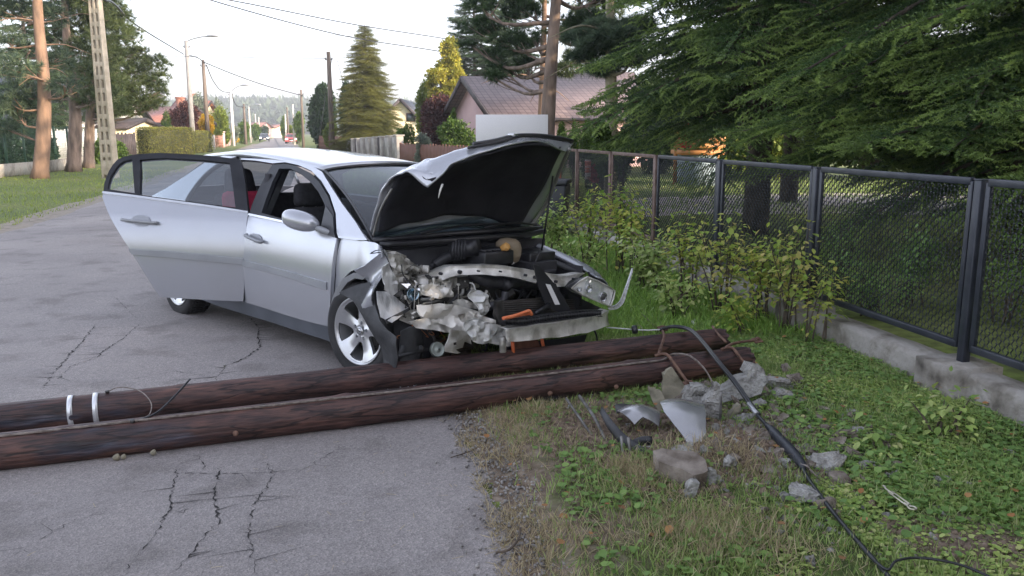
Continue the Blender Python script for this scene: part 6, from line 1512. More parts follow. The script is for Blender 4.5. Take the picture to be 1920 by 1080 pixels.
# ================================================================ FOREGROUND: verge, vegetation
HOLE = G(1235, 815); BARE = G(1815, 1030)
def sdist(x, y): return x-np.interp(y, [t[1] for t in REDGE], [t[0] for t in REDGE])
def verge_h(x, y):
    x = np.asarray(x, float); y = np.asarray(y, float); s = sdist(x, y)
    h_ = .010+.022*noise2(x*1.3, y*1.3, 61, 4)+.016*noise2(x*7, y*7, 62, 3)
    m = np.exp(-(((x-HOLE.x-.22)/.45)**2+((y-HOLE.y+.32)/.34)**2)); h_ = h_+.07*m*(.4+noise2(x*6, y*6, 63, 4))
    d = np.exp(-(((x-HOLE.x)/.35)**2+((y-HOLE.y)/.28)**2)); h_ = h_-.03*d
    return np.maximum(.012, h_)*np.clip(s/.25, .12, 1)
def build_verge():
    xs = np.arange(-3.2, 5.2, .04); yy = np.arange(1.5, 15.0, .04); X, Y = np.meshgrid(xs, yy); Z = verge_h(X, Y); s = sdist(X, Y)
    fx = F0.x-(Y-F0.y)*(.196/.981)
    keep = (s > -.12) & (X < fx+.0)
    Zv = np.where(s > -.05, Z+.004, -.02); n = X.shape[1]; idx = np.arange(X.size).reshape(X.shape)
    q = keep[:-1, :-1] & keep[1:, 1:] & keep[:-1, 1:] & keep[1:, :-1]
    F = np.stack([idx[:-1, :-1][q], idx[:-1, 1:][q], idx[1:, 1:][q], idx[1:, :-1][q]], 1)
    used = np.unique(F); mp = -np.ones(X.size, int); mp[used] = np.arange(len(used)); V = np.stack([X.ravel(), Y.ravel(), Zv.ravel()], 1)[used]
    s_ = s.ravel()[used]; x, y = V[:, 0], V[:, 1]
    soil = np.exp(-(((x-HOLE.x-.05)/.62)**2+((y-HOLE.y+.08)/.48)**2))*1.5+1.3*np.exp(-(((x-BARE.x)/.26)**2+((y-BARE.y)/.17)**2))+np.clip(1-s_/.55, 0, 1)*.8+(noise2(x*1.9, y*1.9, 66, 4)-.5)*1.0
    o = npmesh('verge', V, [mp[F]], vergemat(), None, True, attr=np.clip(soil, 0, 1)); tag(o, kind='structure')
def vergemat():
    m, nt, bs = _new('verge_soil_and_moss'); v = _obj(nt); bs.inputs['Roughness'].default_value = .95
    n = _tex(nt, 'ShaderNodeTexNoise', 22, 8, v); g = _ramp(nt, n.outputs['Fac'], [(.3, (.035, .055, .014)), (.5, (.07, .10, .022)), (.7, (.12, .14, .04))])
    n2 = _tex(nt, 'ShaderNodeTexNoise', 14, 9, v); sl_ = _ramp(nt, n2.outputs['Fac'], [(.3, (.10, .07, .05)), (.5, (.19, .145, .105)), (.68, (.32, .265, .21))])
    at = nt.nodes.new('ShaderNodeAttribute'); at.attribute_name = 'tone'
    ad = nt.nodes.new('ShaderNodeMath'); ad.operation = 'ADD'; nt.links.new(at.outputs['Fac'], ad.inputs[0])
    n3 = _tex(nt, 'ShaderNodeTexNoise', 6, 5, v); nt.links.new(n3.outputs['Fac'], ad.inputs[1])
    r = _ramp(nt, ad.outputs[0], [(.62, (0, 0, 0)), (.95, (1, 1, 1))]); nt.links.new(_mix(nt, g.outputs[0], sl_.outputs[0], r.outputs[0]), bs.inputs['Base Color'])
    _bump(nt, bs, n2.outputs['Fac'], 1, .03); return m
build_verge()
RG = np.random.default_rng(2024)
def pts_in(n, x0, x1, y0, y1, f):
    """n samples of density f(x,y) in 0..1"""
    out = []; tot = 0
    while tot < n:
        x = RG.uniform(x0, x1, n); y = RG.uniform(y0, y1, n); k = RG.uniform(0, 1, n) < f(x, y); out.append(np.stack([x[k], y[k]], 1)); tot += k.sum()
        if len(out) > 60: break
    return np.concatenate(out)[:n]
def fenceside(x, y): return (x < F0.x-(y-F0.y)*(.196/.981)-.13)
def soilf(x, y): return np.exp(-(((x-HOLE.x-.05)/.55)**2+((y-HOLE.y+.05)/.42)**2))+.9*np.exp(-(((x-HOLE.x-.30)/.26)**2+((y-HOLE.y+.38)/.22)**2))+.8*np.exp(-(((x-HOLE.x+.38)/.28)**2+((y-HOLE.y-.06)/.22)**2))+.9*np.exp(-(((x-BARE.x)/.20)**2+((y-BARE.y)/.13)**2))+.7*np.exp(-(((x-BARE.x+.25)/.14)**2+((y-BARE.y-.22)/.07)**2))
def patch(x, y, f, s, lo=.42, hi=.55): return np.clip((noise2(x*f, y*f, s, 4)-lo)/(hi-lo), 0, 1)
def blade_t(k=4, w=.06, curl=.5):
    v = []; f = []
    for i in range(k):
        t = i/(k-1) if k > 1 else 0; ww = w*(1-t)**.7; v += [(-ww, curl*t*t, t), (ww, curl*t*t, t)]
        if i: f.append([2*i-2, 2*i-1, 2*i+1, 2*i])
    return np.array(v), np.array(f)
BT, BF = blade_t()
def grass(name, label, pos, hgt, m, tilt=.45, wide=1.0, zf=verge_h, cat='grass'):
    n = len(pos); z = zf(pos[:, 0], pos[:, 1]); M3 = rotm(RG, n, tilt); s = hgt*RG.uniform(.45, 1.3, n); S3 = np.zeros((n, 3, 3)); S3[:, 0, 0] = s*wide; S3[:, 1, 1] = s; S3[:, 2, 2] = s
    V, F = scatter(BT, BF, M3@S3, np.concatenate([pos, z[:, None]-.004], 1))
    tag(npmesh(name, V, [F], m), label, cat, kind='stuff')
M_['g1'] = leafmat('verge_grass', [(.16, .25, .07), (.24, .35, .095), (.33, .44, .13), (.46, .48, .24)], .35, .5)
M_['g2'] = leafmat('bright_grass', [(.17, .30, .06), (.24, .40, .08), (.34, .48, .12)], .35, .5)
M_['straw'] = leafmat('dry_straw', [(.42, .34, .20), (.56, .47, .30), (.30, .24, .15), (.48, .42, .24)], .3, .7)
M_['clover'] = leafmat('clover_leaves', [(.21, .32, .08), (.28, .41, .11), (.38, .49, .15), (.46, .54, .20), (.32, .42, .12), (.52, .52, .26)], .3, .5, 1.6)
M_['weed'] = leafmat('broad_weed_leaves', [(.14, .25, .07), (.19, .32, .09), (.28, .42, .12)], .35, .45)
M_['autumn'] = leafmat('yellowing_shrub_leaves', [(.26, .40, .08), (.38, .50, .10), (.52, .56, .13), (.60, .54, .16), (.32, .46, .09), (.22, .36, .08)], .45, .5, 1.5)
M_['autumn2'] = leafmat('orange_tinged_leaves', [(.34, .44, .09), (.50, .54, .13), (.62, .50, .20), (.26, .40, .08), (.42, .50, .10)], .45, .5)
# green blades over the verge, brightest behind the poles beside the car
gd = lambda x, y: (sdist(x, y) > .06)*fenceside(x, y)*(1-.93*np.clip(soilf(x, y)*1.25, 0, 1))*np.where(sdist(x, y) < 1.5, .25+.75*patch(x, y, 2.6, 71), .30+.45*patch(x, y, 2.2, 72))*np.clip(sdist(x, y)/.8, .12, 1)
grass('verge_grass', 'green grass tufts growing on the verge between the road and the fence', pts_in(72000, -.3, 3.6, 1.9, 7.4, gd), .050, M_['g1'])
bd = lambda x, y: (sdist(x, y) > .2)*fenceside(x, y)*(y > 6.3)
grass('bright_grass', 'fresh bright green grass behind the fallen poles beside the wrecked bumper', pts_in(34000, -1.2, 3.4, 6.2, 12.5, bd), .10, M_['g2'], wide=1.3)
sdn = lambda x, y: (sdist(x, y) > -.10)*fenceside(x, y)*(y < 5.6)*np.clip(1.25-sdist(x, y)/1.1, 0, 1)*(.06+.94*patch(x, y, 3.1, 75, .47, .6))*(1-.7*np.clip(soilf(x, y), 0, 1))
grass('dry_grass', 'dry straw coloured grass matted along the crumbling road edge', pts_in(19000, -.4, 2.2, 1.9, 5.7, sdn), .055, M_['straw'], tilt=1.35, wide=.6)
# dense straw tussocks
T_ = []
for px, py, k, r in ((1205, 895, 600, .09), (1170, 880, 350, .07), (1350, 985, 900, .16), (1390, 1030, 600, .14), (1320, 855, 700, .16), (1360, 880, 500, .12), (1005, 770, 250, .06), (1100, 1010, 300, .12), (950, 850, 250, .08), (1290, 1000, 300, .1)):
    c = G(px, py, .04); T_.append(np.stack([RG.normal(c.x, r, k), RG.normal(c.y, r*.7, k)], 1))
grass('straw_tussock', 'pale straw tussocks around the broken concrete and hole', np.concatenate(T_), .075, M_['straw'], tilt=.8, wide=.5)
# ground cover of small round leaves, several per sprig
def groundcover(name, label, pos, size, m, zadd=.02):
    n = len(pos); z = verge_h(pos[:, 0], pos[:, 1])+RG.uniform(0, 1, n)**1.5*zadd*2
    a = np.linspace(0, 2*math.pi, 6, endpoint=False); tv = np.array([(.5+.5*math.cos(t), .46*math.sin(t), .10*math.sin(t)**2) for t in a]); tf = np.array([[0, 1, 2, 3], [0, 3, 4, 5]])
    D = np.stack([np.cos(t := RG.uniform(0, 6.28, n)), np.sin(t), RG.normal(0, .28, n)], 1)
    V, F = scatter(tv, tf, dirm(D, RG, size*RG.uniform(.5, 1.5, n), up=np.array([0, 0, 1.])), np.concatenate([pos, z[:, None]], 1))
    tag(npmesh(name, V, [F], m), label, 'ground cover', kind='stuff')
cd_ = lambda x, y: (sdist(x, y) > .8)*fenceside(x, y)*(.03+.97*patch(x, y, 2.4, 81, .38, .52))*(.35+.65*patch(x, y, 9, 84, .35, .5))*(1-.93*np.clip(soilf(x-.35, y)*1.25, 0, 1))*(1-.9*np.clip(soilf(x, y), 0, 1))*np.clip((sdist(x, y)-.7)/.6, 0, 1)
groundcover('clover', 'low bright ground cover of small round leaves between rubble and fence footing', pts_in(56000, .6, 3.6, 1.9, 7.2, cd_), .019, M_['clover'], .012)
cd2 = lambda x, y: (1-np.clip(soilf(x, y), 0, 1))*(sdist(x, y) > 1.6)*fenceside(x, y)*patch(x, y, 1.7, 83, .38, .52)
groundcover('ground_ivy', 'darker larger leaved ivy creeping along the concrete footing', pts_in(9000, 1.5, 3.6, 2.4, 7.6, cd2), .027, M_['weed'], .02)
wd = lambda x, y: (sdist(x, y) > .25)*fenceside(x, y)*(1-.9*np.clip(soilf(x, y), 0, 1))*patch(x, y, 3.4, 85, .48, .60)*(y < 5.0)
groundcover('broad_weeds', 'scattered broad leaved weeds in the near verge grass', pts_in(2600, .1, 2.6, 1.9, 5.0, wd), .032, M_['weed'], .02)
dl = pts_in(260, -.2, 3.2, 1.9, 6.5, lambda x, y: (sdist(x, y) > 0)*fenceside(x, y)*1.0)
groundcover('fallen_leaves', 'dry brown fallen leaves scattered over the verge', dl, .028, leafmat('fallen_leaf', [(.30, .13, .05), (.40, .22, .09), (.22, .11, .06)], .2, .7), .035)
rdl = pts_in(260, -3.2, .4, 2.2, 5.2, lambda x, y: (sdist(x, y) < .0)*np.exp(sdist(x, y)*.8))
n = len(rdl); zz = np.array([road_z(a, b) for a, b in rdl])+.004; D = np.stack([np.cos(t := RG.uniform(0, 6.28, n)), np.sin(t), RG.normal(0, .05, n)], 1)
V, F = scatter(np.array([(0, -.03, 0), (1, -.02, 0), (1, .02, .02), (0, .03, .01)]), np.array([[0, 1, 2, 3]]), dirm(D, RG, RG.uniform(.008, .05, n), up=np.array([0, 0, 1.])), np.concatenate([rdl, zz[:, None]], 1))
tag(npmesh('road_litter', V, [F], M_['straw']), 'bits of straw and dry twig strewn on the near asphalt', 'litter', kind='stuff')
# gravel crumbs and dirt at the road edge and around the hole
def crumbs(name, label, pos, s0, s1, m, z=None, cat='gravel'):
    n = len(pos); v = np.array([(-1, -.8, -.5), (1, -.9, -.4), (.9, 1, -.5), (-1, .8, -.4), (-.6, -.5, .6), (.7, -.5, .5), (.5, .6, .7), (-.6, .6, .5)])*.5; f = np.array([[0, 3, 2, 1], [4, 5, 6, 7], [0, 1, 5, 4], [1, 2, 6, 5], [2, 3, 7, 6], [3, 0, 4, 7]])
    zz = verge_h(pos[:, 0], pos[:, 1]) if z is None else z; V, F = scatter(v, f, rotm(RG, n, 1, RG.uniform(s0, s1, n)*RG.uniform(.5, 1, n)), np.concatenate([pos, zz[:, None]], 1))
    tag(npmesh(name, V, [F], m), label, cat, kind='stuff')
M_['gravel'] = mat('grit', (.13, .12, .11), (.36, .34, .32), 18, .9)
M_['soilclod'] = mat('soil_clods', (.10, .07, .05), (.24, .18, .13), 25, .98)
ep = pts_in(5200, -3, 1.2, 1.9, 9, lambda x, y: np.exp(-((sdist(x, y)-.05)/.13)**2)); crumbs('edge_gravel', 'loose grit along the crumbling asphalt edge', ep, .006, .02, M_['gravel'], np.where(sdist(ep[:, 0], ep[:, 1]) < 0, .014, .02))
sp = pts_in(6500, .2, 3, 2.6, 5.4, lambda x, y: np.clip(soilf(x-.02, y+.12)*1.1, 0, 1)); crumbs('soil_crumbs', 'clods of dug up brown soil around the hole', sp, .012, .06, M_['soilclod'], cat='soil')
sp = pts_in(2600, .6, 3.2, 2.6, 6.0, lambda x, y: np.exp(-(((x-HOLE.x-.62)/.42)**2+((y-HOLE.y+.02)/.75)**2))*patch(x, y, 3, 88, .35, .5)); crumbs('concrete_crumbs', 'small crumbs of grey concrete rubble right of the hole', sp, .008, .045, M_['rubble_s'] if 'rubble_s' in M_ else M_['gravel'])
# lawns further off
lg = M_['lawn'] = leafmat('lawn_grass', [(.20, .27, .05), (.27, .34, .06), (.35, .40, .09)], .3, .6)
lp_ = pts_in(26000, -26, -6, 10, 38, lambda x, y: (x < np.interp(y, [t[1] for t in LEDGE], [t[0] for t in LEDGE])-.25)*np.exp(-(y-10)/22)); grass('lawn_grass', 'short bright lawn grass on the left roadside verge', lp_, .07, lg, wide=2.2, zf=lambda x, y: np.zeros(len(x)))
lp_ = pts_in(26000, -6, 14, 9, 30, lambda x, y: (x > F0.x-(y-F0.y)*.2+.3)*(.3+.7*patch(x, y, 1, 90))); grass('garden_grass', 'longer grass in the shady garden behind the steel fence', lp_, .10, M_['g1'], wide=1.8, zf=lambda x, y: np.zeros(len(x)))
lp_ = pts_in(16000, -16, 0, 14, 50, lambda x, y: (sdist(x, y) > .4)*np.exp(-(y-12)/20)); grass('roadside_grass', 'rough grass on the right roadside behind the car', lp_, .12, M_['g1'], wide=2, zf=lambda x, y: np.zeros(len(x)))

# ---- shrubs along the fence
def shrub(px0, py0, px1, py1, Y, n, ls, m, seed, label, stems=7, cat='shrub', group='leafy shrubs along the steel fence'):
    rg = np.random.default_rng(seed); x = P((px0+px1)/2, 400, Y).x; w = (px1-px0)/1560*Y/2; top = hz(py0, Y); root = thing('leafy_shrub', label, cat, (x, Y, .02), group=group)
    b = MB(); pos = []; Dn = []
    for k in range(stems):
        a = rg.uniform(0, 6.28); rr = rg.uniform(.2, 1)*w; hh = top*rg.uniform(.62, 1.0); p0 = Vector((rg.normal()*.06, rg.normal()*.06, 0)); p3 = Vector((math.cos(a)*rr, math.sin(a)*rr*.7, hh))
        q = smoothpath([p0, p0.lerp(p3, .35)+Vector((0, 0, hh*.12)), p0.lerp(p3, .72)+Vector((0, 0, hh*.06)), p3], 5); b.tube(q, np.linspace(.008, .002, len(q)), 5)
        for j in range(n//stems):
            t = rg.uniform(.18, 1)**.8*(len(q)-1); i = min(int(t), len(q)-2); c = q[i].lerp(q[i+1], t-i); off = Vector(rg.normal(size=3))*(.045+.11*w); pos.append(c+off*Vector((1, 1, .7)).length*.6); d = off.normalized(); Dn.append((d.x, d.y, -.25+rg.normal()*.3))
    pos = np.array([tuple(p) for p in pos]); pos[:, 2] = np.maximum(.03, pos[:, 2]); a = np.linspace(0, 2*math.pi, 8, endpoint=False)
    tv = np.array([(0, 0, 0), (.25, .30, .03), (.6, .34, .04), (1.05, 0, -.12), (.6, -.34, .04), (.25, -.30, .03)]); tf = np.array([[0, 1, 2, 3], [0, 3, 4, 5]])[:, ::-1]
    V, F = scatter(tv, tf, dirm(np.array(Dn), rg, ls*rg.uniform(.5, 1.3, len(pos)), up=np.array([0, 0, 1.])+rg.normal(size=3)*.2), pos)
    npmesh('foliage', V, [F], m, root); b.build('stem', M_['branch'], root, True)
for a in [(1000, 385, 1075, 480, 10.6, 630, 0.058, 'g', 1, 'low fresh green weeds beside the left front wing of the car'),
          (1060, 365, 1150, 500, 10.0, 504, 0.058, 'a', 2, 'yellow green shrub just right of the bonnet prop'),
          (1118, 348, 1215, 520, 9.2, 567, 0.058, 'a', 3, 'tall yellow green shrub before the first full mesh panel'),
          (1170, 360, 1240, 470, 8.9, 283, 0.055, 'a', 4, 'slender shrub reaching to the fence rail by the brown post'),
          (1035, 440, 1160, 540, 8.8, 420, 0.051, 'g', 5, 'wide low green weeds behind the left headlamp'),
          (1170, 440, 1270, 570, 8.2, 720, 0.055, 'g', 6, 'green shrub at the foot of the rusty fence posts'),
          (1245, 405, 1330, 590, 7.6, 327, 0.058, 'a', 7, 'shrub with one long yellow tipped shoot'),
          (1300, 420, 1420, 600, 7.2, 409, 0.055, 'o', 8, 'orange tinged shrub near the blue black post'),
          (1380, 462, 1500, 625, 6.9, 504, 0.051, 'a', 9, 'dense yellow green shrub in the middle of the fence'),
          (1440, 425, 1560, 640, 6.5, 327, 0.055, 'o', 10, 'thin shrub with browning leaves against wide mesh panel'),
          (1500, 510, 1600, 660, 6.15, 207, 0.047, 'a', 11, 'small yellowing shrub over the start of the visible footing'),
          (1220, 520, 1330, 615, 7.0, 378, 0.047, 'g', 12, 'low weeds behind the end of the farther pole'),
          (1340, 560, 1440, 660, 6.5, 264, 0.047, 'a', 13, 'low mixed weeds just behind the pole ends'),
          (1730, 740, 1870, 900, 4.2, 153, 0.047, 'g', 14, 'leafy sapling in the ground cover at far right'),
          (1650, 820, 1720, 930, 4.0, 60, .05, 'g', 15, 'small heart leaved plant above the metal turnbuckle')]:
    shrub(*a[:7], M_[{'g': 'lime_weed', 'a': 'autumn', 'o': 'autumn2'}[a[7]]] if a[7] != 'g' else M_['clover'], 300+a[8], a[9], stems=9 if a[5] > 300 else 5)
# plants climbing behind the mesh
for a in [(1560, 480, 1740, 700, 7.2, 1500, .035, 1, 'dark climbing plant behind the wide mesh panel'), (1640, 420, 1790, 600, 7.6, 1500, .04, 2, 'dark leafy undergrowth behind the nearest double post'), (1830, 420, 1980, 640, 6.9, 1000, .035, 3, 'dark undergrowth behind the last mesh panel at right'), (1545, 400, 1640, 560, 8.0, 800, .035, 4, 'tall dark leafy stem behind the mesh left of the long panel')]:
    shrub(*a[:7], M_['weed'], 330+a[7], a[8], stems=10, group='undergrowth behind the steel fence')
# ================================================================ FOREGROUND: poles
def woodmat():
    m, nt, bs = _new('creosoted_pole_wood'); v = _obj(nt, .35, 1, 1)
    n = _tex(nt, 'ShaderNodeTexNoise', 9, 9, v); r = _ramp(nt, n.outputs['Fac'], [(.28, (.030, .015, .015)), (.48, (.062, .030, .026)), (.64, (.098, .048, .038)), (.80, (.16, .085, .062))])
    v2 = _obj(nt, .12, 1, 1); f = _tex(nt, 'ShaderNodeTexNoise', 75, 6, v2); r2 = _ramp(nt, f.outputs['Fac'], [(.34, (.42, .40, .42)), (.5, (1, 1, 1)), (.68, (1.5, 1.45, 1.4))])
    c = _mix(nt, r.outputs[0], r2.outputs[0], .9, 'MULTIPLY')
    ck = _tex(nt, 'ShaderNodeTexNoise', 13, 4, v2); rk = _ramp(nt, ck.outputs['Fac'], [(.475, (1, 1, 1)), (.493, (.08, .07, .08)), (.507, (.08, .07, .08)), (.525, (1, 1, 1))]); c = _mix(nt, c, rk.outputs[0], .85, 'MULTIPLY')
    v3 = _obj(nt, .3, 1, 1); b = _tex(nt, 'ShaderNodeTexNoise', 3.4, 8, v3); r3 = _ramp(nt, b.outputs['Fac'], [(.60, (0, 0, 0)), (.67, (.85, .85, .85))])
    b2 = _tex(nt, 'ShaderNodeTexNoise', 30, 6, v2); r4 = _ramp(nt, b2.outputs['Fac'], [(.45, (.02, .022, .035)), (.60, (.05, .058, .085)), (.74, (.20, .22, .27))])
    nt.links.new(_mix(nt, c, r4.outputs[0], r3.outputs[0]), bs.inputs['Base Color'])
    bs.inputs['Roughness'].default_value = .55; rr = nt.nodes.new('ShaderNodeMapRange'); nt.links.new(f.outputs['Fac'], rr.inputs[0]); rr.inputs[3].default_value = .34; rr.inputs[4].default_value = .72; nt.links.new(rr.outputs[0], bs.inputs['Roughness'])
    _bump(nt, bs, f.outputs['Fac'], .8, .010); return m
M_['pole'] = woodmat(); M_['polecut'] = mat('frayed_pole_end', (.03, .018, .015), (.12, .075, .055), 40, .95, bump=1, bscale=60, bdist=.02)
class Pole:
    def __init__(s, a, b, r0, r1, seed, label):
        a = Vector(a); b = Vector(b); s.a, s.b, s.r0, s.r1 = a, b, r0, r1; d = b-a; s.L = d.length; s.X = d.normalized(); s.seed = seed; s.Yv = Vector((0, 0, 1)).cross(s.X).normalized(); s.Z = s.X.cross(s.Yv)
        n, k = 44, 230; V = []; rg = np.random.default_rng(seed); knots = [(rg.uniform(.1, .95)*s.L, rg.uniform(0, 6.28)) for _ in range(16)]
        for i in range(k+1):
            t = i/k; x = t*s.L; r = r0+(r1-r0)*t
            for j in range(n):
                an = 2*math.pi*j/n; q = r*(1+.035*(float(noise2(x*1.1, math.cos(an)*1.5+math.sin(an)*2+5, seed, 3))-.5)*2+.02*(float(noise2(x*.8+3, an*5 if an < 3.2 else (6.283-an)*5+40, seed+3, 2))-.5))
                for kx, ka in knots:
                    dd = ((x-kx)/.035)**2+(math.atan2(math.sin(an-ka), math.cos(an-ka))/.32)**2
                    if dd < 6: q += .010*math.exp(-dd)
                if i == 0 or i == k: q *= .93+.07*math.sin(j*5.1+i)
                V.append((x+(rg.normal()*.008 if i in (0, k) else 0), q*math.cos(an), q*math.sin(an)+.012*math.sin(t*5+seed)))
        F = [[i*n+j, (i+1)*n+j, (i+1)*n+(j+1) % n, i*n+(j+1) % n] for i in range(k) for j in range(n)]; c0 = len(V); V += [(-.01, 0, 0), (s.L+.01, 0, 0)]
        E = [[c0, (j+1) % n, j] for j in range(n)]+[[c0+1, k*n+j, k*n+(j+1) % n] for j in range(n)]
        s.o = npmesh('wooden_pole', V, [np.array(F)[:, ::-1], np.array(E)[:, ::-1]], [M_['pole'], M_['polecut']], None, True, [0, 1]); s.o.location = a; s.o.rotation_euler = Matrix((s.X, s.Yv, s.Z)).transposed().to_euler(); tag(s.o, label, 'fallen pole', 'fallen wooden poles')
    def at(s, t, an, k=1.0):     # angle 0 = far side, 90 = top, 180 = camera side
        r = (s.r0+(s.r1-s.r0)*t)*k; an = R_(an); return s.a+s.X*(t*s.L)+s.Yv*(r*math.cos(an))+s.Z*(r*math.sin(an)+.012*math.sin(t*5+s.seed))
    def par(s, px, py=None):     # t of the pole axis seen in column px
        lo, hi = 0., 1.
        for _ in range(40):
            m = (lo+hi)/2; q = s.a+s.X*(m*s.L); d = q.y*cP-(q.z-CH)*sP; x = 960+FPX*q.x/d
            if x < px: lo = m
            else: hi = m
        return m
pa, pb_ = G(0, 782, .09), G(1356, 640, .115); PB = Pole(pa+(pa-pb_)*.62, pb_, .084, .086, 3, 'farther of the two fallen dark brown poles, with two bright metal bands')
pa, pb_ = G(0, 845, .095), G(1402, 676, .12); PF = Pole(pa+(pa-pb_)*.60, pb_, .092, .092, 8, 'nearer of the two fallen dark brown poles, with a braided wire along it')
for px, lb in ((135, 'left'), (182, 'right')):
    t = PB.par(px); b = MB(); n = 36; V = []
    for x in (-.0135, .0135):
        for j in range(n): V.append(PB.at(t+x/PB.L, 360*j/n, 1.085))
    b.add([tuple(v) for v in V], [[j, (j+1) % n, n+(j+1) % n, n+j] for j in range(n)]); o = b.build('metal_band', mat('bright_aluminium_band', (.75, .76, .78), (.86, .87, .88), 9, .32, .6), PB.o, True); o.matrix_parent_inverse = PB.o.matrix_basis.inverted(); md = o.modifiers.new('s', 'SOLIDIFY'); md.thickness = .003
def on(o, par): o.parent = par; o.matrix_parent_inverse = par.matrix_basis.inverted(); return o
M_['rust'] = mat('rusty_iron', (.10, .055, .04), (.24, .14, .10), 14, .8, .3, bump=.4, bscale=50)
M_['oldwire'] = mat('weathered_wire', (.16, .13, .11), (.30, .26, .23), 30, .7, .4)
# braided wire along the nearer pole, looping off its end
def braid():
    q = [PF.at(t, 112+4*math.sin(t*9), 1.05) for t in np.linspace(.36, PF.par(1235), 24)]
    loop = [G(1262, 664, .22), G(1292, 667, .24), G(1318, 688, .22), G(1333, 712, .17), G(1341, 735, .12)]
    base = smoothpath(q+loop, 8); b = MB()
    for ph in (0, math.pi*2/3, math.pi*4/3):
        s = [p+Vector((0, math.cos(i*.55+ph)*.0032, math.sin(i*.55+ph)*.0032)) for i, p in enumerate(base)]; b.tube(s, .0042, 5)
    o = b.build('braided_wire', M_['oldwire'], None, True); tag(o, 'weathered braided wire running along the nearer pole and looping off its end', 'wire')
braid()
# thin loose wires near the bands
def loose(label, pts, r, m, n=6, name='loose_wire', cat='wire'):
    q = smoothpath([Vector(p) for p in pts], 6); lo = q[0].copy(); return tag(MB().tube([v-lo for v in q], r, n).build(name, m, None, True, loc=lo), label, cat)
loose('thin yellowish wire bowed between the two fallen poles', [G(200, 735, .17), G(225, 726, .20), G(262, 733, .20), G(283, 755, .19), G(280, 777, .18), G(262, 786, .18)], .003, M_['oldwire'])
loose('stiff black cable end sticking up from the nearer pole', [G(258, 789, .18), G(295, 773, .19), G(330, 740, .23), G(356, 711, .27)], .006, M_['cable'])
for px, py, s in ((247, 790, .03), (201, 734, .022)): tag(MB().box(G(px, py, .175), (s, s*.8, s*.6), rz=.5).box(G(px, py, .18), (s*.6, s*1.1, s*.5), rz=1.2).build('bolt', M_['darkmetal'], None, bevel=.004), 'grimy bolt head on the %s pole beside the loose wires' % ('nearer' if px > 220 else 'farther'), 'bolt')
for px, a in ((1143, 200), (440, 190), (1020, 190)):
    q = PF.at(PF.par(px), a, 1.04); on(MB().lathe([(0, -.004), (.014, -.004), (.016, .006), (.008, .012), (0, .014)], 8, q, R=np.array(Vector((0, -1, .2)).to_track_quat('Z', 'Y').to_matrix())).build('knot_bolt', M_['rust'], None, bevel=.002), PF.o)
# rusty hook bolts and irons round the pole ends
def iron(label, pts, r=.009, plate=None, name='rusty_hook_bolt'):
    q = smoothpath([Vector(p) for p in pts], 5); lo = q[0].copy(); root = MB().tube([v-lo for v in q], r, 8).build(name, M_['rust'], None, True, loc=lo); tag(root, label, 'iron bolt', 'rusty hook bolts around the pole ends')
    if plate is not None: MB().box(Vector(plate)-lo, (.075, .05, .010), rz=.5, rx=.5).box(Vector(plate)-lo+Vector((0, 0, .012)), (.025, .025, .02), rz=.2).build('washer_plate', M_['rust'], root, bevel=.003)
iron('rusty hook bolt bent over the farther pole, leftmost of the irons', [G(1241, 617, .22), G(1245, 630, .235), G(1240, 648, .22), G(1234, 668, .18)], .010, G(1242, 616, .225))
iron('rusty hook bolt down the nearer pole with square washer plate', [G(1228, 667, .215), G(1248, 664, .225), G(1262, 678, .21), G(1277, 700, .16), G(1290, 718, .12)], .0105, G(1292, 720, .12))
iron('rusty rod lying across the farther pole end', [G(1336, 612, .21), G(1348, 628, .20), G(1362, 642, .19)], .009)
iron('rusty bolt pointing right from the pole ends with a round head', [G(1355, 660, .20), G(1366, 648, .215), G(1385, 642, .215), G(1418, 638, .20)], .010, G(1420, 638, .20))
iron('rusty hook bolt bent down the nearer pole end, rightmost', [G(1352, 655, .22), G(1372, 652, .225), G(1386, 668, .19), G(1404, 694, .12)], .010, G(1408, 700, .11))
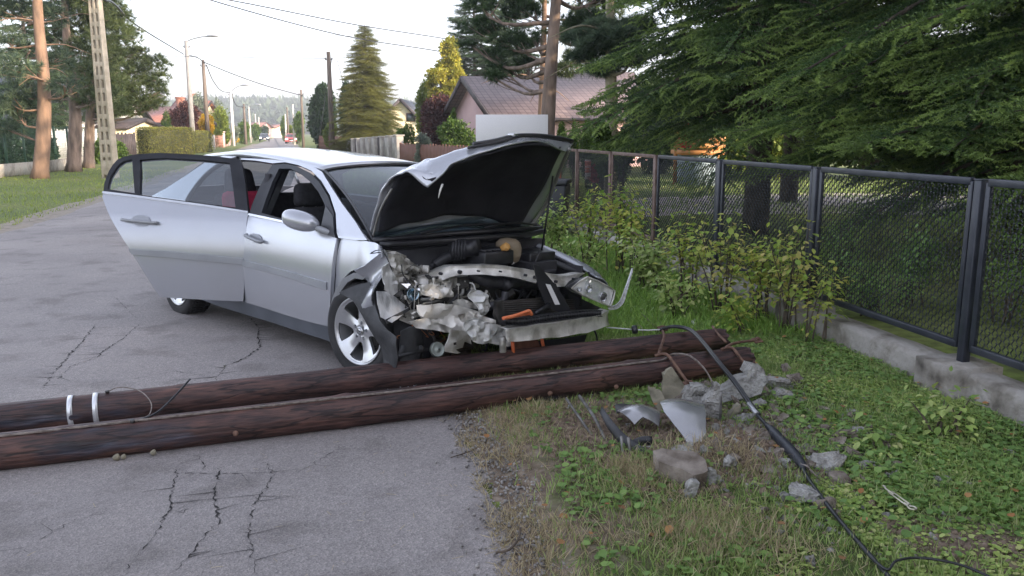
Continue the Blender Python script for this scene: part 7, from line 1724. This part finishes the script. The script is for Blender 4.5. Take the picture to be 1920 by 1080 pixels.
# cable with sleeve across the verge
def vz(px, py, add=.0):
    p = G(px, py, .04); z = float(verge_h(np.array([p.x]), np.array([p.y]))[0])+add; return G(px, py, z)
def big_cable():
    root = thing('service_cable', 'thick black cable with a fat jointing sleeve draped over the poles and rubble', 'cable', G(1450, 800, .05)); lo = Vector(root.location)
    up = [G(1237, 618, .235), G(1262, 613, .245), G(1292, 619, .25), G(1315, 640, .245), G(1345, 678, .22), G(1380, 722, .17), G(1412, 768, .13), G(1440, 800, .11)]
    q = smoothpath(up, 6)
    b = MB(); b.tube([v-lo for v in q], .0095, 9); b.tube([v-lo+Vector((.012, .016, .004)) for v in q[:-4]], .0085, 9); b.build('cable_run', M_['cable'], root, True)
    MB().tube([G(1404, 757, .142)-lo, G(1418, 775, .132)-lo], .0125, 10).build('grey_binding', M_['galv'], root, True)
    s = [G(1437, 797, .11), G(1446, 805, .105), G(1453, 814, .10), G(1480, 842, .09), G(1494, 858, .085), G(1503, 870, .08), G(1507, 880, .075)]
    MB().tube([v-lo for v in s], [.012, .021, .027, .0275, .027, .022, .012], 14).build('joint_sleeve', M_['sleeve'], root, True)
    dn = [G(1504, 874, .078), G(1512, 892, .07), G(1535, 925, .065), G(1568, 968, .065), G(1608, 1015, .065), G(1650, 1062, .06), G(1690, 1110, .06)]
    MB().tube([v-lo for v in smoothpath(dn, 6)], .0095, 9).build('cable_run', M_['cable'], root, True)
    MB().tube([v-lo for v in smoothpath([G(1506, 878, .075), G(1508, 900, .055), G(1490, 912, .05), G(1460, 920, .045), G(1405, 925, .035)], 6)], .006, 8).build('cable_tail', M_['cable'], root, True)
    w = MB(); g = G(1506, 874, .08)-lo
    for k in range(5): w.tube(smoothpath([g+Vector((.006*k-.012, -.003*k, .01)), g+Vector((.012, -.03-.006*k, .01)), g+Vector((.02+.003*k, -.06-.01*k, -.01))], 3), .003, 5)
    w.build('frayed_binding', M_['oldwire'], root)
M_['sleeve'] = mat('black_joint_sleeve', (.012, .014, .02), (.03, .033, .042), 30, .45, bump=.2, bscale=60)
big_cable()
loose('thin black cable curling in at the bottom right corner', [vz(1640, 1052, .05), vz(1665, 1068, .05), vz(1680, 1052, .06), vz(1715, 1046, .06), vz(1760, 1050, .06), vz(1810, 1062, .055), vz(1870, 1088, .05)], .005, M_['cable'], name='thin_cable', cat='cable')
def tie():
    root = thing('wire_clamp', 'short pale wire with round black clamp left of the irons', 'clamp', G(1190, 618, .22)); lo = Vector(root.location)
    MB().tube([v-lo for v in smoothpath([G(1138, 614, .20), G(1165, 616, .215), G(1190, 618, .22), G(1215, 619, .23), G(1238, 618, .235)], 4)], .005, 7).build('wire', mat('pale_wire', (.45, .46, .44), (.55, .56, .54), 9, .5), root, True)
    MB().lathe([(0, -.022), (.026, -.02), (.032, -.008), (.032, .008), (.026, .02), (0, .022)], 14, (0, 0, 0), R=np.array(Matrix.Rotation(R_(80), 3, 'Y'))).build('clamp_body', M_['blacktrim'], root, True)
    MB().tube(smoothpath([Vector((.01, 0, .035)), Vector((.04, -.02, .03)), Vector((.055, -.03, -.02)), Vector((.06, -.03, -.05))], 4), .0025, 5).build('tie_wire', M_['oldwire'], root, True)
tie()
# ---- rubble
M_['rubble'] = mat('broken_concrete', (.13, .12, .105), (.42, .41, .385), 11, .95, bump=1, bscale=60, bdist=.03, c3=(.27, .26, .24), lo=.32, hi=.68)
M_['rubble_olive'] = mat('weathered_outer_concrete', (.13, .12, .085), (.28, .255, .19), 6, .9, bump=.5, bscale=50, bdist=.01, c3=(.20, .185, .135))
M_['rubble_brown'] = mat('soiled_concrete', (.11, .085, .065), (.30, .26, .22), 8, .95, bump=.7, bscale=50, bdist=.012)
def slab(name, label, pts, mode, val, th, m, amp=.008, tilt=0, seed=1, lean=0, cat='concrete chunk', group='broken concrete pieces', back=None):
    """piece of broken slab; outline seen at pts, standing at distance val ('Y') or lying at height val ('Z')"""
    w = [P(px, py, val) if mode == 'Y' else G(px, py, val) for px, py in pts]
    c = sum(w, Vector())/len(w); pl = [(q.x, q.z) if mode == 'Y' else (q.x, q.y) for q in w]; cc = (c.x, c.z) if mode == 'Y' else (c.x, c.y); ck_ = crinkle(amp, 14, seed)
    step = max(.012, min(.04, (max(p[0] for p in pl)-min(p[0] for p in pl))/9)); v, f = cdt(pl, (), step)
    fn = (lambda a, b: (a, val+lean*(a-cc[0])+tilt*(b-cc[1])+ck_(a*2, b*2), b)) if mode == 'Y' else (lambda a, b: (a, b, val+lean*(a-cc[0])+tilt*(b-cc[1])+ck_(a*2, b*2)))
    V = np.array([fn(*p) for p in v]); rg = np.random.default_rng(seed); n = len(V)
    d = np.array([0, th, 0]) if mode == 'Y' else np.array([0, 0, -th]); V2 = V+d+rg.normal(size=V.shape)*th*.10; V2 = V2+(np.array(c)-V2)*np.array([.10, 0 if mode == 'Y' else .1, .10 if mode == 'Y' else 0])
    ed = {}
    for t in f:
        for i in range(3):
            e = (t[i], t[(i+1) % 3]); ed[e] = ed.get(e, 0)+1
    bnd = [e for e in ed if (e[1], e[0]) not in ed]; S_q = np.array([[a, b, b+n, a+n] for a, b in bnd]); ff = f if mode == 'Z' else f
    lo = np.array([c.x, c.y, c.z]); o = npmesh(name, np.concatenate([V, V2])-lo, [ff, f[:, ::-1]+n, S_q[:, ::-1]], m, None, False, loc=tuple(lo)); shade_auto(o, 22)
    return tag(o, label, cat, group)
Yd = G(1260, 790, .0).y
slab('concrete_chunk', 'olive faced slab fragment leaning against the nearer pole, with a pointed top', [(1243, 708), (1252, 695), (1262, 691), (1284, 724), (1283, 736), (1262, 752), (1247, 751), (1240, 735)], 'Y', Yd+.16, .05, M_['rubble_olive'], tilt=.3, seed=2, lean=.35)
slab('concrete_chunk', 'olive slab fragment folded down left of the pointed one', [(1216, 728), (1240, 733), (1248, 752), (1240, 768), (1233, 770), (1222, 748)], 'Y', Yd+.10, .04, M_['rubble_olive'], tilt=.2, seed=3, lean=-.5)
slab('concrete_chunk', 'dark rusty underside strip between the olive slab and pale chunk', [(1240, 768), (1262, 752), (1290, 730), (1288, 745), (1262, 764), (1242, 772)], 'Y', Yd+.12, .03, M_['rubble_brown'], seed=4)
slab('concrete_chunk', 'pale crumbling chunk below the square washer plate', [(1280, 742), (1295, 728), (1318, 723), (1335, 730), (1336, 748), (1322, 760), (1298, 757), (1278, 752)], 'Y', Yd+.10, .10, M_['rubble'], amp=.02, seed=5, tilt=.3)
slab('concrete_column_stub', 'upright splintered concrete stub with a wire standing out of its top', [(1308, 770), (1322, 752), (1338, 735), (1340, 716), (1348, 718), (1352, 770), (1348, 815), (1330, 822), (1318, 812), (1314, 790)], 'Y', Yd-.08, .07, M_['rubble'], amp=.015, seed=6, lean=-.3)
slab('concrete_chunk', 'long ragged pale slab beyond the ends of the poles', [(1345, 735), (1372, 722), (1402, 706), (1412, 688), (1424, 685), (1436, 696), (1438, 715), (1425, 735), (1405, 742), (1375, 745), (1350, 750)], 'Y', Yd+.24, .12, M_['rubble'], amp=.02, seed=7, tilt=.5)
slab('concrete_chunk', 'mossy dark slab leaning right of the upright stub', [(1352, 812), (1356, 795), (1378, 765), (1390, 760), (1392, 770), (1372, 796), (1354, 820)], 'Y', Yd-.05, .05, M_['rubble_olive'], seed=8, lean=.3)
slab('concrete_chunk', 'flat brown stained block lying in front of the silver panel', [(1224, 850), (1240, 847), (1300, 851), (1322, 862), (1328, 878), (1300, 884), (1275, 874), (1235, 865)], 'Z', .13, .10, M_['rubble_brown'], amp=.006, seed=9, tilt=.15)
slab('concrete_chunk', 'dark slab edge lying under the silver panel', [(1258, 838), (1290, 830), (1320, 832), (1325, 845), (1300, 852), (1262, 850)], 'Z', .09, .05, M_['rubble'], amp=.01, seed=10)
slab('concrete_chunk', 'narrow pale upright shard nearest the camera in the straw', [(1284, 945), (1288, 915), (1300, 902), (1312, 905), (1306, 925), (1292, 950)], 'Y', G(1290, 950).y+.02, .05, M_['rubble'], seed=11)
slab('concrete_chunk', 'small split block right of the nearest upright shard', [(1325, 890), (1330, 880), (1343, 884), (1346, 905), (1355, 915), (1345, 925), (1330, 915)], 'Y', G(1335, 925).y+.02, .05, M_['rubble'], seed=12)
for i, (px, py, w, lb) in enumerate([(1478, 700, .16, 'pale boulder like lump at the back of the rubble by the pole ends'), (1455, 728, .20, 'wide pale lump just right of the ragged slab'), (1466, 745, .15, 'flat topped block on the clover edge, right of the cable'), (1490, 716, .14, 'thin pale slab behind the flat topped block'), (1505, 752, .08, 'small block right of the flat topped block'), (1552, 877, .19, 'large wedge shaped grey block right of the jointing sleeve'), (1573, 905, .13, 'angular grey piece touching the large wedge'), (1605, 812, .10, 'grey block alone in the clover, upper one'), (1628, 818, .07, 'small pair of grey bits right of the lone block'), (1608, 796, .06, 'little block above the lone grey block'), (1600, 774, .06, 'single grey block higher in the clover'), (1505, 935, .17, 'block with brown broken face beside the cable below the sleeve'), (1550, 955, .13, 'grey piece at the lower end of the rubble by the cable'), (1412, 762, .15, 'grey lump under the twin cable'), (1395, 790, .14, 'grey broken lump left of the twin cable'), (1655, 885, .08, 'rounded grey stone above the turnbuckle'), (1770, 905, .08, 'pale lengthwise stone at right'), (1895, 850, .06, 'small pale stone at the right edge'), (1693, 1022, .07, 'brown grey stone near the bottom right bare patch'),
  (1262, 775, .13, 'block wedged between olive slab and silver panel'), (1300, 775, .12, 'lump at the foot of the upright concrete stub'), (1345, 845, .13, 'grey block in the soil below the upright stub'), (1378, 835, .11, 'grey block half sunk in brown soil right of the stub'), (1368, 868, .09, 'small soiled block low in the soil mound'), (1405, 815, .12, 'chunk between the mossy slab and the cable'), (1425, 850, .10, 'chunk left of the jointing sleeve'), (1212, 845, .08, 'small lump behind the black tube end'), (1440, 885, .10, 'lump left of the frayed binding'), (1470, 870, .09, 'lump tight against the lower left of the sleeve'), (1335, 905, .10, 'brownish lump under the small split block'), (1520, 850, .09, 'lump above the large wedge by the sleeve'), (1395, 745, .13, 'broken lump in the shadow under the ragged slab'), (1180, 800, .06, 'small stone in the hole below the smaller silver shard')]):
    rg = np.random.default_rng(600+i); q = rg.normal(size=(16, 3)); q /= np.max(abs(q), axis=1, keepdims=True); q *= np.array([.5, .38, .26])*w*rg.uniform(.75, 1, (16, 1))
    bm = bmesh.new(); [bm.verts.new(p) for p in q]; h_ = bmesh.ops.convex_hull(bm, input=bm.verts); bmesh.ops.delete(bm, geom=[v for v in h_['geom_unused'] if isinstance(v, bmesh.types.BMVert)], context='VERTS')
    bmesh.ops.subdivide_edges(bm, edges=bm.edges, cuts=2, use_grid_fill=True); bmesh.ops.triangulate(bm, faces=bm.faces); [setattr(v, 'co', v.co+Vector(rg.normal(size=3))*w*.022) for v in bm.verts]
    me = bpy.data.meshes.new('rock'); bm.to_mesh(me); bm.free(); c = vz(px, py, .0); o = link('concrete_rubble', me, M_['rubble' if i % 3 else 'rubble_brown'], loc=c+Vector((0, 0, w*.10))); o.rotation_euler = (0, 0, rg.uniform(0, 6)); tag(o, lb, 'rubble', 'grey rubble pieces')
protos = [o_ for o_ in sc.collection.objects if o_.name.startswith('concrete_rubble')]
sc_pts = pts_in(250, .9, 3.2, 2.6, 6.2, lambda x, y: np.exp(-(((x-HOLE.x-.62)/.48)**2+((y-HOLE.y-.05)/.80)**2)))
for i, (x, y) in enumerate(sc_pts):
    o = protos[i % len(protos)].copy(); sc.collection.objects.link(o); s = RG.uniform(.16, .36) if i % 3 else RG.uniform(.4, .8); o.scale = (s, s, s); o.location = (x, y, float(verge_h(x, y))+.016); o.rotation_euler = (RG.uniform(-.5, .5), RG.uniform(-.5, .5), RG.uniform(0, 6)); o['label'] = 'small grey concrete crumb scattered through the rubble and clover'; o['group'] = 'small concrete crumbs'; o.name = 'rubble_crumb'
for px, py, w, lb in ((218, 857, .035, 'small pebble under the nearer pole, left of two pale ones'), (231, 856, .026, 'pale pebble against the nearer pole, second from left'), (287, 848, .03, 'roundish pale pebble at the nearer pole, rightmost')):
    bm = bmesh.new(); bmesh.ops.create_icosphere(bm, subdivisions=2, radius=w*.5); [setattr(v, 'co', v.co*(1+.25*(math.sin(v.co.x*190)*math.cos(v.co.y*160)))) for v in bm.verts]; me = bpy.data.meshes.new('p'); bm.to_mesh(me); bm.free(); tag(link('pebble', me, M_['rubble_olive'], loc=G(px, py, .03), smooth=True), lb, 'pebble', 'pebbles by the nearer pole')
# reinforcing rods
def rod(label, a, b, r=.008, bend=0):
    q = smoothpath([Vector(a), (Vector(a)+Vector(b))/2+Vector((bend, 0, bend)), Vector(b)], 5); lo = q[0].copy(); tag(MB().tube([v-lo for v in q], r, 8).build('steel_rod', M_['rodsteel'], None, True, loc=lo), label, 'steel rod', 'bare reinforcing rods in the hole')
M_['rodsteel'] = mat('grimy_steel_rod', (.10, .095, .09), (.26, .25, .24), 18, .6, .5)
rod('steel rod leaning in the soil, leftmost', G(1062, 748, .10), G(1118, 828, .03), .008)
rod('longer steel rod with hooked lower end right of the leftmost', G(1086, 742, .12), G(1143, 842, .03), .009, .01)
rod('short steel rod sticking up before the black trim, left of pair', G(1165, 818, .12), G(1169, 862, .03), .008)
rod('short steel rod sticking up before the black trim, right of pair', G(1178, 820, .13), G(1184, 864, .03), .008)
rod('steel rod inside the upright concrete stub', P(1352, 735, Yd-.12), P(1350, 826, Yd-.12), .007)
M_['dirtypaint'] = carpaint('soiled_silver_paint', (.38, .38, .39), .65)
# silver body panel and black trim in the hole
def bodypart(name, label, pts, z, m, dome=.05, seed=1, th=.006, tilt=0, lean=0, cat='body panel', amp=.004, step=.03):
    w = [G(px, py, z) for px, py in pts]; c = sum(w, Vector())/len(w); pl = [(q.x, q.y) for q in w]; R2 = max((Vector(p)-c.xy).length for p in pl)**2; ck_ = crinkle(amp, 8, seed); lo = c
    o = panel(name, [(a-lo.x, b-lo.y) for a, b in pl], lambda a, b: (a, b, dome*(1-(a*a+b*b)/R2)+tilt*b+lean*a+ck_(a, b)), m, None, step, th, ang=45); o.location = lo; return tag(o, label, cat)
bodypart('silver_body_panel', 'curved silver bumper corner piece lying in the hole, larger piece', [(1236, 782), (1262, 768), (1295, 762), (1316, 778), (1322, 800), (1324, 832), (1290, 830), (1262, 812), (1244, 798)], .09, M_['dirtypaint'], .10, 3, tilt=.1, amp=.008)
bodypart('silver_body_panel', 'smaller silver shard with a notched edge beside the larger curved piece', [(1156, 775), (1180, 768), (1215, 769), (1238, 775), (1236, 795), (1205, 791), (1190, 796), (1170, 785)], .10, M_['dirtypaint'], .05, 4, tilt=.1, amp=.006)
bodypart('black_trim_piece', 'black plastic corner piece behind the smaller silver shard', [(1152, 766), (1158, 757), (1180, 763), (1192, 769), (1175, 775), (1156, 776)], .10, M_['blacktrim'], .02, 5, cat='plastic trim')
def trimstrip():
    c = [(1128, 772, .15), (1142, 795, .12), (1165, 822, .09), (1195, 842, .07), (1222, 852, .06)]; q = smoothpath([G(*p) for p in c], 5); lo = q[0].copy(); V = []; n = len(q)
    for i, p in enumerate(q):
        w = .036*(.55+.45*math.sin(math.pi*min(1, .15+i/n))); V += [p-lo+Vector((0, .01, w)), p-lo+Vector((-.012, -.012, 0)), p-lo+Vector((0, 0, -w))]
    o = MB().add([tuple(v) for v in V], [[3*i+k, 3*i+k+1, 3*i+4+k, 3*i+3+k] for i in range(n-1) for k in (0, 1)]).build('black_trim_strip', M_['dullplastic'], None, True, loc=lo); md = o.modifiers.new('s', 'SOLIDIFY'); md.thickness = .008; tag(o, 'long curved black bumper strip lying across the hole', 'plastic trim')
trimstrip()
o = MB().tube(smoothpath([G(1190, 832, .08), G(1205, 826, .09), G(1222, 826, .09)], 3), .022, 12).build('black_sleeve', M_['blacktrim'], None, True); tag(o, 'short black tube end on the soil beside the trim strip', 'plastic trim')
# turnbuckle
def turnbuckle():
    a, b = vz(1655, 912, .045), vz(1716, 956, .045); root = thing('turnbuckle', 'bright metal turnbuckle with hooked end lying on the clover', 'turnbuckle', a); d = b-a; s = Vector((-d.y, d.x, 0)).normalized()*.010
    f = MB()
    for k in (1, -1): f.tube([d*.25+s*k, d*.78+s*k], .0035, 7)
    f.tube([d*.25-s, d*.25+s], .005, 7); f.tube([d*.78-s, d*.78+s], .005, 7); f.build('frame', M_['tbk'], root, True)
    MB().tube(smoothpath([d*.35, d*.1, d*.02+s, Vector((0, 0, .0))-d*.03+s*.5], 4), .004, 7).build('hook', M_['tbk'], root, True)
    e = d*.92; MB().tube([d*.7]+[e+Vector((math.cos(t)*.016, math.sin(t)*.016, 0)) for t in np.linspace(2.6, 8.2, 12)], .004, 7).build('eye', M_['tbk'], root, True)
M_['tbk'] = mat('pale_zinc', (.5, .46, .36), (.66, .62, .52), 20, .4, .6)
turnbuckle()
tag(MB().tube(smoothpath([vz(1240, 630, .02), vz(1225, 610, .06), vz(1205, 590, .10)], 4), .003, 5).build('twig', M_['branch'], None), 'thin dark twig sticking up from the grass by the clamp', 'twig')
bodypart('white_scrap', 'small white scrap lying in the grass behind the poles', [(1293, 606), (1300, 598), (1306, 600), (1305, 612), (1297, 614)], .05, M_['white'], .01, 9, cat='scrap', step=.02)
loose('dark twig lying on the asphalt near the verge edge', [G(845, 858, .02), G(870, 850, .03), G(890, 843, .02)], .003, M_['branch'], name='twig', cat='twig')
loose('forked dark stick on the verge edge at the bottom', [G(930, 1036, .03), G(955, 1030, .05), G(972, 1010, .05), G(976, 990, .05)], .005, M_['branch'], name='stick', cat='stick')

gp = pts_in(700, -1.6, 1.3, 4.6, 6.2, lambda x, y: np.exp(-(((x+.15)/.7)**2+((y-5.0)/.35)**2))); crumbs('glass_crumbs', 'crumbs of broken glass and plastic scattered below the wrecked front', gp, .004, .016, M_['galv'], np.where(sdist(gp[:, 0], gp[:, 1]) < 0, .045, .04), 'glass crumbs')
# ================================================================ thin evening haze over the whole place
def haze():
    m = bpy.data.materials.new('evening_haze'); m.use_nodes = True; nt = m.node_tree; nt.nodes.remove(nt.nodes['Principled BSDF'])
    v = nt.nodes.new('ShaderNodeVolumePrincipled'); v.inputs['Color'].default_value = (.90, .92, .97, 1); v.inputs['Density'].default_value = .0008; v.inputs['Anisotropy'].default_value = .3
    nt.links.new(v.outputs[0], nt.nodes['Material Output'].inputs['Volume'])
    tag(MB().box((0, 1350, 29), (5060, 3560, 60)).build('haze', m), 'thin pale evening haze softening the far end of the road', 'haze', kind='stuff')
haze()
